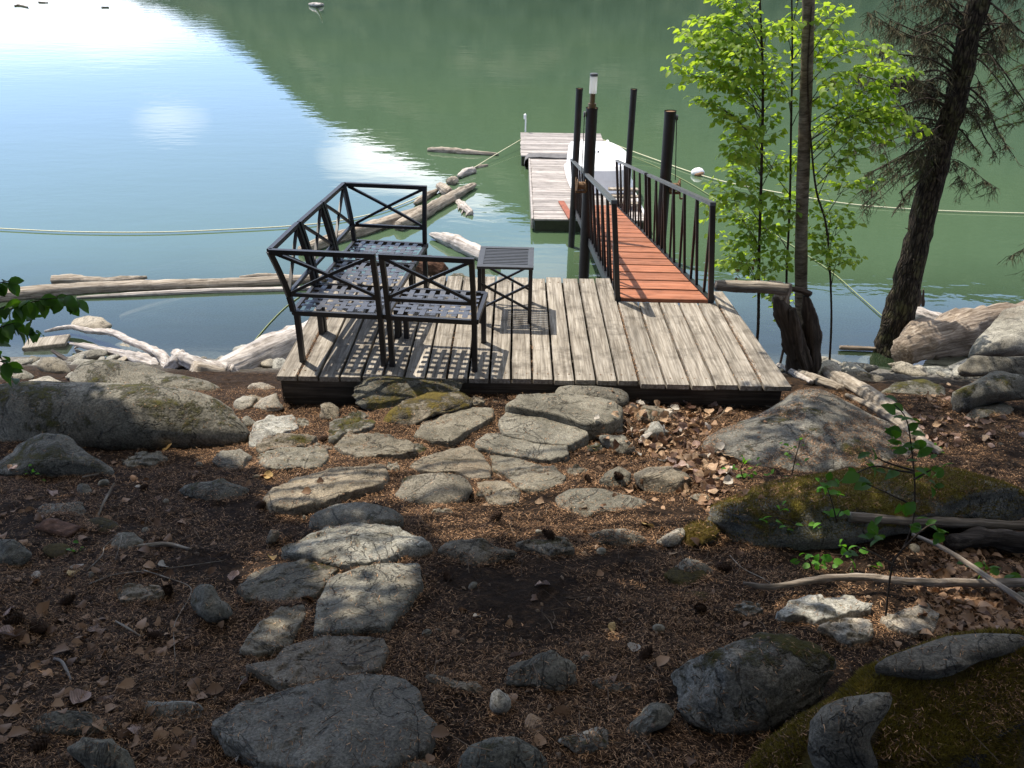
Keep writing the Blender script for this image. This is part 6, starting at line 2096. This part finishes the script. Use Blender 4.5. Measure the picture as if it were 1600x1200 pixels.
# ------------------------------------------------------------------ dead leaves, cones
DL = []
for s_ in range(6):
    r_ = random.Random(100 + s_)
    me = bpy.data.meshes.new('dead_leaf')
    nU, nV = 8, 6
    V, Fc = [], []
    for i in range(nU + 1):
        t = i / nU
        w = (.36 + .06 * (s_ % 3)) * math.sin(math.pi * (t * .94 + .03)) ** .7 * (1 + .16 * r_.uniform(-1, 1))
        for j in range(nV + 1):
            q = j / nV * 2 - 1
            x, y = t - .5, w * q
            z = .22 * abs(q) ** 1.5 * (1 if s_ % 2 else -.7) * (1 + r_.uniform(-.3, .3)) * w * 2 + .25 * (t - .5) ** 2 * (1 if s_ % 3 else -1) + .03 * noise.noise(Vector((x * 5, y * 5, s_))) + .05 * math.sin(t * 9 + s_) * abs(q)
            V.append((x, y * (1 - .2 * abs(z)), z + .06))
    for i in range(nU):
        for j in range(nV):
            a = i * (nV + 1) + j
            Fc.append((a, a + nV + 1, a + nV + 2, a + 1))
    k = len(V)
    V += [(-.5, -.008, .05), (-.5, .008, .05), (-.72, .006, .0), (-.72, -.006, .0)]
    Fc.append((k, k + 1, k + 2, k + 3))
    me.from_pydata(V, [], Fc)
    me.polygons.foreach_set('use_smooth', [True] * len(Fc))
    DL.append(me)


def mat_dead1(name, a, b, trans=.15):
    m, T, out = new_mat(name)
    tc = T.n('ShaderNodeTexCoord').outputs['Object']
    oi = T.n('ShaderNodeObjectInfo')
    n = T.noise(tc, 3.5, 5, .65)
    y = T.n('ShaderNodeSeparateXYZ', inp={0: tc})
    vein = T.n('ShaderNodeTexWave', wave_type='BANDS', bands_direction='DIAGONAL', inp={'Vector': T.n('ShaderNodeCombineXYZ', inp={0: y.outputs[0], 1: T.math('ABSOLUTE', y.outputs[1]), 2: 0.0}).outputs[0], 'Scale': 4.0, 'Distortion': .4})
    col = T.mix(T.math('MULTIPLY', T.math('ADD', oi.outputs['Random'], n), .5), a, b)
    col = T.mix(.45, col, T.ramp(vein.outputs['Fac'], [(0, .6), (1, 1.1)]), 'MULTIPLY')
    col = T.mix(.6, col, T.ramp(n, [(.35, .55), (.6, 1.15)]), 'MULTIPLY')
    pb = T.n('ShaderNodeBsdfPrincipled', inp={'Base Color': col, 'Roughness': .6, 'Normal': bump(T, vein.outputs['Fac'], .002)})
    tr = T.n('ShaderNodeBsdfTranslucent', inp={0: col})
    mx = T.n('ShaderNodeMixShader', inp={0: trans, 1: pb.outputs[0], 2: tr.outputs[0]})
    T.link(mx.outputs[0], out.inputs[0])
    return m


M_DL = {'tan': mat_dead1('tan_dead_leaf', (.38, .235, .13), (.62, .44, .28)), 'pink': mat_dead1('pinkish_dead_leaf', (.33, .20, .15), (.55, .40, .33)),
        'yellow': mat_dead1('yellow_dead_leaf', (.55, .34, .10), (.72, .52, .24)), 'brown': mat_dead1('brown_dead_leaf', (.12, .06, .035), (.26, .15, .09)), 'pale': mat_dead1('pale_dead_leaf', (.5, .44, .36), (.68, .62, .53))}
rd = random.Random(55)
LEAFMESH = {}


def dead_leaf(u, v, size, kind, label, group=None, at=None, tilt=.35):
    loc, n, k = hit(u, v) if at is None else at
    key = (rd.randint(0, 5), kind)
    if key not in LEAFMESH:
        m2 = DL[key[0]].copy()
        m2.materials.append(M_DL[kind])
        LEAFMESH[key] = m2
    o = bpy.data.objects.new('dead_leaf', LEAFMESH[key])
    COL.objects.link(o)
    q = n.to_track_quat('Z', 'Y').to_matrix().to_4x4() @ Matrix.Rotation(rd.uniform(0, 6.28), 4, 'Z') @ Matrix.Rotation(rd.gauss(0, tilt), 4, 'X') @ Matrix.Rotation(rd.gauss(0, tilt), 4, 'Y')
    o.matrix_world = Matrix.Translation(loc + n * .004) @ q @ Matrix.Scale(size, 4)
    return tag(o, label, 'leaf', group)


for u, v, s, k, lab in [
    (378, 1072, .085, 'pink', 'crumpled pinkish dead leaf left of the largest slab'), (836, 1133, .085, 'tan', 'curled tan dead leaf above the pale speckled rock at the bottom'),
    (958, 984, .07, 'yellow', 'yellow sunlit dead leaf alone on needles right of centre'), (848, 916, .085, 'pink', 'reddish ribbed dead leaf on the dark soil in the centre'),
    (786, 745, .10, 'tan', 'light dead leaf next to the small sunken stone and speckled cobble'), (761, 790, .075, 'tan', 'small curled leaf below the small sunken stone'),
    (843, 788, .06, 'tan', 'small tan leaf on sunlit needles right of the speckled cobble'), (424, 873, .07, 'yellow', 'orange yellow leaf left of the white flagstone'),
    (366, 903, .075, 'pink', 'pale pink leaf in a patch of sun above the dull dark flagstone'), (1012, 822, .09, 'yellow', 'folded golden leaf above the wedge shaped rock'),
    (1052, 866, .06, 'tan', 'small orange leaf below the bright white rock'), (264, 702, .09, 'yellow', 'pale yellow leaf on needles under the huge boulder'),
    (254, 886, .075, 'pale', 'pale cream leaf on the dark left slope beside the thin root'), (808, 1028, .06, 'pink', 'pink leaf leaning on the rough crystalline rock'),
    (120, 985 - 100, .08, 'pale', 'pale grey leaf on the left slope near the sprout'), (55, 900, .07, 'pale', 'whitish leaf near the left edge'), (115, 897, .07, 'yellow', 'yellowish leaf left of the thin root fibre'),
    (80, 772, .09, 'pink', 'broad pinkish leaf below the tiny sprout by the peaked boulder'), (22, 730, .08, 'pink', 'pinkish leaf at the left foot of the peaked boulder'), (10, 958, .09, 'pink', 'pink brown leaf cut by the left edge, mid height'),
    (12, 995, .095, 'pink', 'large pink brown leaf at the left edge below another'), (125, 1095, .085, 'pink', 'crumpled pale pink leaf above the smooth bottom left rock'), (213, 1140, .075, 'pink', 'pinkish leaf right of the curved lichened rock'),
    (150, 985, .08, 'brown', 'dark ochre curled leaf standing on the left soil'), (745, 965, .045, 'pale', 'tiny whitish leaf scrap on dark soil in the centre'), (680, 986, .03, 'pale', 'small pale chip of leaf left of the whitish scrap'),
    (374, 1182, .04, 'pale', 'white papery scrap at the lower edge of the largest slab'), (195, 935, .05, 'tan', 'tan scrap of leaf by the buried rock sliver'), (1108, 790, .08, 'brown', 'brown leaf under the left end of the long mossy boulder'),
    (1300, 690, .05, 'pink', 'small pink leaf lying on the rock outcrop slope'), (1146, 647, .07, 'pink', 'pinkish leaf on the upper left edge of the rock outcrop'), (1282, 687, .06, 'tan', 'tan leaf in the needle filled crack of the outcrop'),
    (1124, 706, .065, 'tan', 'tan leaf on the lower left edge of the outcrop'), (1155, 865, .06, 'brown', 'brown leaf beside the moss at centre right'), (1540, 960, .10, 'brown', 'large brown leaf at the right edge above the mossy mound'),
    (1560, 980, .09, 'pink', 'pinkish leaf touching the mossy mound at the right edge'), (1500, 945, .085, 'tan', 'tan leaf under the long pale stick near the right edge'), (990, 1015, .06, 'pale', 'pale ragged leaf right of the rough crystalline rock'),
    (420, 745, .07, 'yellow', 'yellow green leaf between two rocks left of the long flagstone'), (215, 760, .06, 'pale', 'white leaf scrap behind the square grey rock')]:
    dead_leaf(u, v, s * .8, k, lab)
# the leaf pile below the deck: the leaves that show largest are things, the rest is litter
pile_poly = [(950, 600), (1120, 625), (1110, 680), (1150, 720), (1130, 790), (1060, 740), (1000, 700), (930, 690), (960, 640)]


def inside(x, y, poly):
    c_ = False
    j = len(poly) - 1
    for i in range(len(poly)):
        xi, yi = poly[i]
        xj, yj = poly[j]
        if (yi > y) != (yj > y) and x < (xj - xi) * (y - yi) / (yj - yi) + xi:
            c_ = not c_
        j = i
    return c_


n = 0
while n < 170:
    u, v = rd.uniform(925, 1200), rd.uniform(600, 790)
    if not (inside(u, v, pile_poly) or (rd.random() < .10)):
        continue
    h_ = hit(u, v)
    if h_[2] in ('rock', 'deck', 'ledge') and rd.random() < .8: continue
    dead_leaf(u, v, rd.uniform(.05, .085), rd.choice(['tan', 'tan', 'brown', 'pink', 'pale', 'tan', 'brown']), 'dead leaf in the sunlit leaf pile between the deck and the round rocks', 'leaves of the leaf pile in front of the deck', at=(h_[0] + h_[1] * rd.uniform(0, .03), h_[1], h_[2]), tilt=.6)
    n += 1
n = 0
while n < 80:
    u, v = rd.uniform(1420, 1600), rd.uniform(600, 700)
    h_ = hit(u, v)
    if h_[2] != 'soil' or rd.random() < (u - 1420) / 260: continue
    dead_leaf(u, v, rd.uniform(.04, .075), rd.choice(['tan', 'brown', 'brown', 'pink']), 'dead leaf strewn on the bank right of the grey log', 'leaves strewn on the right bank', at=(h_[0] + h_[1] * rd.uniform(0, .015), h_[1], h_[2]), tilt=.5)
    n += 1
# looser litter as one mass
lt = Foliage()
tp = [leaf_template(.3, .6, .42, 3, wob=.06, seed=k) for k in range(4)]
for k in range(2600):
    z_ = rd.random()
    if z_ < .42:
        u, v = rd.uniform(920, 1200), rd.uniform(600, 800)
        if not inside(u, v, pile_poly) and rd.random() < .75: continue
    elif z_ < .62:
        u, v = rd.uniform(1430, 1600), rd.uniform(840, 990)
    elif z_ < .8:
        u, v = rd.uniform(0, 330), rd.uniform(720, 1200)
        if rd.random() < .55: continue
    else:
        u, v = rd.uniform(0, 1600), rd.uniform(640, 1200)
        if rd.random() < .7: continue
    h_ = hit(u, v)
    if h_[2] in ('deck',) or (h_[2] != 'soil' and rd.random() < .85): continue
    lt.leaf(h_[0] + h_[1] * rd.uniform(.003, .012), h_[1].cross(Vector((rd.gauss(0, 1), rd.gauss(0, 1), rd.gauss(0, 1)))) + h_[1] * rd.gauss(0, .25), rd.uniform(.022, .055), rd, rd.choice(tp), rd.gauss(0, .5))
o = lt.build('leaf_litter', M_DEAD); tag(o, kind='stuff')

# cones
cm_ = MB()
V, Fc = ico(2)
cm_.add([(v.x * .014, v.y * .014, v.z * .026) for v in V], Fc)
for k in range(70):
    t = k / 69
    a = k * 2.39996
    z = -.026 + .052 * t
    rr0 = .021 * math.sin(math.pi * (t * .85 + .12)) ** .6
    c0 = Vector((math.cos(a) * rr0 * .35, math.sin(a) * rr0 * .35, z - .002))
    tip = Vector((math.cos(a) * rr0, math.sin(a) * rr0, z + .006))
    sd = Vector((-math.sin(a), math.cos(a), 0)) * .0042
    cm_.add([c0 - sd * .5, tip - sd, tip + Vector((math.cos(a), math.sin(a), .6)) * .002, tip + sd, c0 + sd * .5, c0.lerp(tip, .6) - Vector((0, 0, .004))], [(0, 1, 2, 5), (5, 2, 3, 4)])
cone0 = None
CL = [(243, 998, 'dark pine cone on the shaded left slope below the root'), (105, 945, 'brown cone half open on the left slope'), (262, 930, 'dark cone above the thin white root'), (1097, 957, 'dark round cone right of centre, above the grey crystalline boulder'),
      (412, 788, 'dark cone on needles left of the long flagstone'), (775, 813, 'dark cone below the small sunken stone'), (1130, 892, 'dark cone right of the green grey rock'), (62, 1140 + 30, 'tan cone near the bottom left corner'),
      (75, 1150, 'dark cone behind the bottom left rocks'), (918, 752, 'cone beside the blocky rocks at the edge of the leaf pile'), (25, 975, 'tan scaly cone at the left edge'), (60, 985, 'ochre topped cone near the left edge'), (860, 1000 - 160, 'small cone on the sunlit needles of the path'),
      (505, 1090 - 400, 'small cone left of the five sided flagstone'), (965, 745, 'dark cone left of the two round rocks'), (1010, 1030, 'cone on the needles above the low smooth dark rock'), (700, 905, 'cone in front of the dark angular rock'), (225, 765, 'cone behind the lichened rock on the left')]
for i, (u, v, lab) in enumerate(CL):
    loc, n, k = hit(u, v)
    if cone0 is None:
        cone0 = cm_.build('pine_cone', M_CONE)
        o = cone0
    else:
        o = cone0.copy()
        COL.objects.link(o)
    s = rd.uniform(.8, 1.25)
    o.matrix_world = Matrix.Translation(loc + n * .016 * s) @ Matrix.Rotation(rd.uniform(0, 6.28), 4, 'Z') @ Matrix.Rotation(R(78 + rd.uniform(-20, 20)), 4, 'X') @ Matrix.Scale(s, 4)
    tag(o, lab, 'pine cone', 'fallen pine cones')

# ------------------------------------------------------------------ needle litter and moss blades (uncountable)
ch = []
rn = random.Random(77)
N_NEED = 215000
i = 0
tries = 0
while i < N_NEED and tries < N_NEED * 4:
    tries += 1
    # denser near the camera
    t = rn.random()
    y = 1.3 + 4.9 * t ** 1.08
    hw = .75 * y + .3
    x = rn.uniform(-hw, hw)
    den = fbm(x, y, 2.3, 3)
    r = drop(x, y)
    if r is None: continue
    loc, nor, k = r
    if k == 'deck': continue
    if k == 'rock':
        if rn.random() > .055: continue
    elif k == 'ledge':
        if fbm(x, y, 3.0, 2) < .02 and rn.random() > .05: continue
    elif k == 'moss':
        if rn.random() > .20 + den * .8: continue
    elif rn.random() > .68 + den * 1.1 + (.3 if 3.3 < y < 5.2 and abs(x) < 1.9 else 0): continue
    if nor.z < .55: continue
    l = rn.uniform(.012, .028)
    a = rn.uniform(0, 6.28)
    d = Vector((math.cos(a), math.sin(a), 0))
    d = (d - nor * d.dot(nor)).normalized() + nor * rn.gauss(.12, .22)
    s = nor.cross(d).normalized() * rn.uniform(.0006, .0012)
    p = loc + nor * rn.uniform(.001, .007)
    m_ = p + d * l * .5 + nor * rn.uniform(0, .003) + s * rn.uniform(-3, 3)
    e = p + d * l + s * rn.uniform(-4, 4)
    if k in ('rock', 'ledge') and loc.z > 0:
        pass
    ch.append((p - s, p + s, m_ + s, m_ - s))
    ch.append((m_ - s, m_ + s, e + s * .5, e - s * .5))
    i += 1
v = np.array([[tuple(q) for q in f] for f in ch]).reshape(-1, 3)
o = fast_mesh('needle_litter', v, 4, M_NEEDLE); tag(o, kind='stuff')
# needles drifted against the foot of every stone
ch = []
for k in range(75000):
    sx_0, sy_0, sz_0 = SKIRT[rn.randrange(len(SKIRT))]
    x, y = sx_0 + rn.gauss(0, .013), sy_0 + rn.gauss(0, .011)
    if y > 6 or y < 1.2: continue
    r = drop(x, y)
    if r is None or r[2] not in ('soil', 'rock'): continue
    loc, nor, _k = r
    if r[2] == 'rock' and (rn.random() > (.10 if sz_0 < .12 else .3) or loc.z > ground_h(x, y) + .045): continue
    l = rn.uniform(.012, .026)
    a = rn.uniform(0, 6.28)
    d = Vector((math.cos(a), math.sin(a), rn.gauss(.1, .25))).normalized()
    s = Vector((-d.y, d.x, 0)).normalized() * rn.uniform(.0007, .0013)
    p = loc + Vector((0, 0, rn.uniform(.001, .016 if r[2] == 'soil' else .005))) - d * l * .5
    m_ = p + d * l * .5 + s * rn.uniform(-3, 3)
    e = p + d * l + s * rn.uniform(-4, 4)
    ch.append((p - s, p + s, m_ + s, m_ - s))
    ch.append((m_ - s, m_ + s, e + s * .5, e - s * .5))
v = np.array([[tuple(q) for q in f] for f in ch]).reshape(-1, 3)
o = fast_mesh('needle_drift', v, 4, M_NEEDLE); tag(o, kind='stuff')
# twigs, bark chips and cone scales mixed into the litter
tk = MB()
for k in range(2600):
    t = rn.random()
    y = 1.3 + 4.4 * t ** 1.2
    hw = .75 * y + .3
    x = rn.uniform(-hw, hw)
    r = drop(x, y)
    if r is None or r[2] == 'deck' or (r[2] != 'soil' and rn.random() < .9): continue
    loc, nor, _k = r
    a = rn.uniform(0, 6.28)
    d = Vector((math.cos(a), math.sin(a), rn.gauss(0, .12)))
    if rn.random() < .45:
        l = rn.uniform(.03, .13)
        p = loc + nor * .004
        m_ = p + d * l * .5 + Vector((rn.gauss(0, .006), rn.gauss(0, .006), .004))
        tk.tube([p, m_, p + d * l + nor * .002], [.0018, .0015, .0007], 4, cap=False)
    else:
        l, w = rn.uniform(.006, .018), rn.uniform(.004, .009)
        s_ = Vector((-d.y, d.x, rn.gauss(0, .4)))
        p = loc + nor * .004
        tk.add([p - d * l, p + s_ * w + nor * .003, p + d * l * .8, p - s_ * w, p + nor * .006], [(0, 1, 4), (1, 2, 4), (2, 3, 4), (3, 0, 4)])
o = tk.build('forest_litter', mat_leaf('litter_bits', (0.025, 0.016, 0.011), (0.24, 0.17, 0.115), 0.0, 0.9)); tag(o, kind='stuff')
# needles caught in the gaps of the deck
ch = []
for gx_ in [edges[1], 0.93, 1.835, 1.65, 1.475, edges[12], edges[8], 1.30, 1.115, edges[5]]:
    nn_ = 800 if gx_ in (1.835, 0.93) or gx_ == edges[1] else 140
    for k in range(nn_):
        y = rn.uniform(5.2, 6.6)
        x = gx_ + rn.gauss(0, .009)
        a = rn.gauss(1.57, .7)
        d = Vector((math.cos(a), math.sin(a), rn.gauss(0, .15)))
        l = rn.uniform(.012, .026)
        s = Vector((-d.y, d.x, 0)).normalized() * .0011
        p = Vector((x, y, DZ + rn.uniform(-.012, .006)))
        ch.append((p - s, p + s, p + d * l + s * .5, p + d * l - s * .5))
v = np.array([[tuple(q) for q in f] for f in ch]).reshape(-1, 3)
o = fast_mesh('needles_in_deck_gaps', v, 4, M_NEEDLE); tag(o, kind='stuff')
ch = []
i = tries = 0
while i < 62000 and tries < 1100000:
    tries += 1
    t = rn.random()
    y = 1.3 + 4.2 * t ** 1.2
    hw = .75 * y + .3
    x = rn.uniform(-hw if rn.random() < .3 else .5, hw)
    r = drop(x, y)
    if r is None or r[2] != 'moss': continue
    loc, nor, k = r
    d = (nor + Vector((rn.gauss(0, .5), rn.gauss(0, .5), rn.gauss(0, .3)))).normalized()
    s = d.cross(Vector((rn.gauss(0, 1), rn.gauss(0, 1), .1))).normalized() * .0013
    l = rn.uniform(.008, .019)
    p = loc - nor * .002
    ch.append((p - s, p + s, p + d * l + s * .2, p + d * l - s * .2))
    i += 1
if ch:
    v = np.array([[tuple(q) for q in f] for f in ch]).reshape(-1, 3)
    o = fast_mesh('moss_carpet', v, 4, M_MOSSB); tag(o, kind='stuff')

# ------------------------------------------------------------------ unseen trees: a crown shaped to shade the slope, more added against sky light
LIT = [[(160, 540), (140, 650), (200, 690), (330, 715), (400, 735), (410, 800), (470, 815), (620, 790), (700, 850), (900, 830), (1010, 850), (1130, 850), (1150, 830), (1300, 850), (1330, 800), (1560, 815), (1640, 780), (1640, 530), (1300, 540), (1240, 600), (430, 560), (300, 540)],
       [(440, 840), (560, 812), (665, 840), (665, 870), (662, 920), (600, 990), (490, 992), (495, 930), (470, 880)],
       [(1210, 925), (1320, 905), (1440, 925), (1470, 985), (1330, 1000), (1215, 965)],
       [(385, 1010), (430, 955), (480, 940), (480, 965), (440, 1015)],
       [(350, 890), (400, 850), (450, 860), (440, 890), (380, 912)],
       [(940, 970), (980, 975), (975, 1000), (940, 995)], [(1025, 820), (1065, 815), (1070, 845), (1030, 855)],
       [(765, 1080), (800, 1075), (800, 1115), (770, 1115)], [(985, 1115), (1040, 1085), (1030, 1130), (985, 1150)], [(880, 1150), (955, 1130), (950, 1180), (900, 1185)], [(1250, 820), (1330, 870), (1560, 900), (1560, 940), (1380, 930), (1260, 880)]]
SHADE_IN = [[(0, 560), (120, 580), (165, 640), (120, 690), (0, 690)], [(1250, 560), (1440, 590), (1480, 650), (1400, 640), (1330, 605), (1260, 590)], [(1540, 600), (1640, 600), (1640, 640), (1540, 640)],
            ]


def shade_prob(u, v):
    if u > 1640 or u < -60: return .8
    if v < 500: return 0
    for p_ in SHADE_IN:
        if inside(u, v, p_): return .75
    for k, p_ in enumerate(LIT):
        if inside(u, v, p_):
            return (.0 if u < 1180 else .16) if k == 0 else .03
    if v < 600: return 0
    if u > 880 and v > 850: return .60 if u > 1200 and v < 1000 else .70
    return .73


ct = empty('shade_conifer', (-5.9, 5.2, ground_h(-5.9, 5.2)), 'tall unseen conifer on the left bank, crown shaped to shade the slope', 'tree', 'trees around the viewer')
canopy = []  # leaf cards set up-sun of the ground that the shade mask darkens
rk = random.Random(99)
k = 0
made = 0
sdv = SUN_DIR
while made < 30000 and k < 140000:
    k += 1
    y = rk.uniform(.4, 5.9)
    hw = .78 * y + .6
    x = rk.uniform(-hw, hw)
    z = base_h(x, y)
    u, v = pxl((x, y, z + .03))
    sp_ = shade_prob(u, v)
    if noise.noise(Vector((x * 4.2, y * 4.2, 8.1))) + .5 * noise.noise(Vector((x * 9.5, y * 9.5, 2.1))) > (.36 if u < 900 else .25): sp_ *= .30
    if rk.random() > sp_: continue
    if y > 5.1 and -1.8 < x < 2.1: continue
    zt = rk.uniform(5.6, 8.6)
    p = Vector((x, y, z)) + sdv * ((zt - z) / sdv.z)
    d = Vector((rk.gauss(0, 1), rk.gauss(0, 1), rk.gauss(-.2, .4))).normalized()
    s_ = d.cross(Vector((rk.gauss(0, .35), rk.gauss(0, .35), 1))).normalized()
    l, w = rk.uniform(.045, .11), rk.uniform(.018, .04)
    canopy.append((p - d * l, p + s_ * w, p + d * l, p - s_ * w))
    made += 1
v = np.array([[tuple(q) for q in f] for f in canopy]).reshape(-1, 3)
cr_o = fast_mesh('crown', v, 4, M_CANOPY); par(cr_o, ct)
mb = MB()
mb.tube([(-5.9, 5.2, ground_h(-5.9, 5.2) - .2), (-5.6, 5.1, 4.5), (-5.2, 5.0, 10.5)], [.2, .17, .08], 14)
par(mb.build('trunk', M_BARK_FIR, smooth=True), ct)
mb = MB()
for kk in range(34):
    h0 = rk.uniform(7.2, 9.6)
    a = rk.uniform(-1.2, .5)
    L = rk.uniform(2, 6)
    mb.tube([(-5.4, 5.0, h0), (-5.4 + math.cos(a) * L * .5, 5.0 + math.sin(a) * L * .5, h0 + .25), (-5.4 + math.cos(a) * L, 5.0 + math.sin(a) * L, h0)], [.04, .025, .008], 5)
par(mb.build('branch', M_BARK_STEM), ct)


def back_tree(x, y, h, seed, lab):  # unseen conifer, added around the viewer to hold back sky light
    z0 = ground_h(x, y)
    t = empty('conifer', (x, y, z0), lab, 'tree', 'trees around the viewer')
    r_ = random.Random(seed)
    mb = MB(); mb.tube([(x, y, z0 - .2), (x, y, z0 + h)], [.2, .04], 10)
    par(mb.build('trunk', M_BARK_FIR, smooth=True), t)
    ch_ = []
    for q in range(2600):
        hh = r_.uniform(1.2, h)
        rr = (1 - hh / h) * 2.3 + .2
        a = r_.uniform(0, 6.28)
        d_ = rr * math.sqrt(r_.random())
        p = Vector((x + math.cos(a) * d_, y + math.sin(a) * d_, z0 + hh - d_ * .3))
        d = Vector((math.cos(a), math.sin(a), -.4)) + Vector((r_.gauss(0, .4), r_.gauss(0, .4), r_.gauss(0, .2)))
        d.normalize()
        s_ = d.cross(Vector((r_.gauss(0, .3), r_.gauss(0, .3), 1))).normalized()
        l, w = r_.uniform(.15, .34), r_.uniform(.06, .13)
        ch_.append((p - d * l, p + s_ * w, p + d * l, p - s_ * w))
    v = np.array([[tuple(q) for q in f] for f in ch_]).reshape(-1, 3)
    par(fast_mesh('crown', v, 4, M_CANOPY), t)


for kx, (x, y, h) in enumerate([(-3.5, -2.8, 11), (-.6, -3.6, 12), (2.6, -3.0, 11), (5.8, -.5, 11), (-6.2, .4, 11), (7.0, 3.6, 10)]):
    back_tree(x, y, h, 200 + kx, ['unseen dense conifer behind the viewer, left', 'unseen dense conifer straight behind the viewer', 'unseen dense conifer behind the viewer, right', 'unseen dense conifer to the right of the viewer', 'unseen dense conifer to the left of the viewer', 'unseen conifer on the right bank'][kx])

# unseen boughs added over the viewer to block sky light from the zenith
ob = empty('conifer', (1.2, -5.2, ground_h(1.2, -5.2)), 'unseen conifer behind the viewer, boughs added overhead to block sky light', 'tree', 'trees around the viewer')
mb = MB(); mb.tube([(1.2, -5.2, ground_h(1.2, -5.2) - .2), (1.1, -5.0, 13)], [.3, .1], 12)
par(mb.build('trunk', M_BARK_FIR, smooth=True), ob)
mb = MB()
for kk in range(16):
    ex = -7 + kk * 0.95
    mb.tube([(1.1, -5.0, 8.6 + .1 * (kk % 4)), (ex * .5, -1.5, 9.2), (ex, 2.0, 8.6)], [.06, .04, .012], 5)
par(mb.build('branch', M_BARK_STEM), ob)
ch_ = []
for q in range(3600):
    x, y = rk.uniform(-7.5, 8.5), rk.uniform(-5.5, 2.4)
    p = Vector((x, y, rk.uniform(7.9, 9.4)))
    d = Vector((rk.gauss(0, 1), rk.gauss(0, 1), rk.gauss(0, .3))).normalized()
    s_ = d.cross(Vector((rk.gauss(0, .3), rk.gauss(0, .3), 1))).normalized()
    l, w = rk.uniform(.12, .3), rk.uniform(.05, .11)
    ch_.append((p - d * l, p + s_ * w, p + d * l, p - s_ * w))
v = np.array([[tuple(q) for q in f] for f in ch_]).reshape(-1, 3)
par(fast_mesh('crown', v, 4, M_CANOPY), ob)
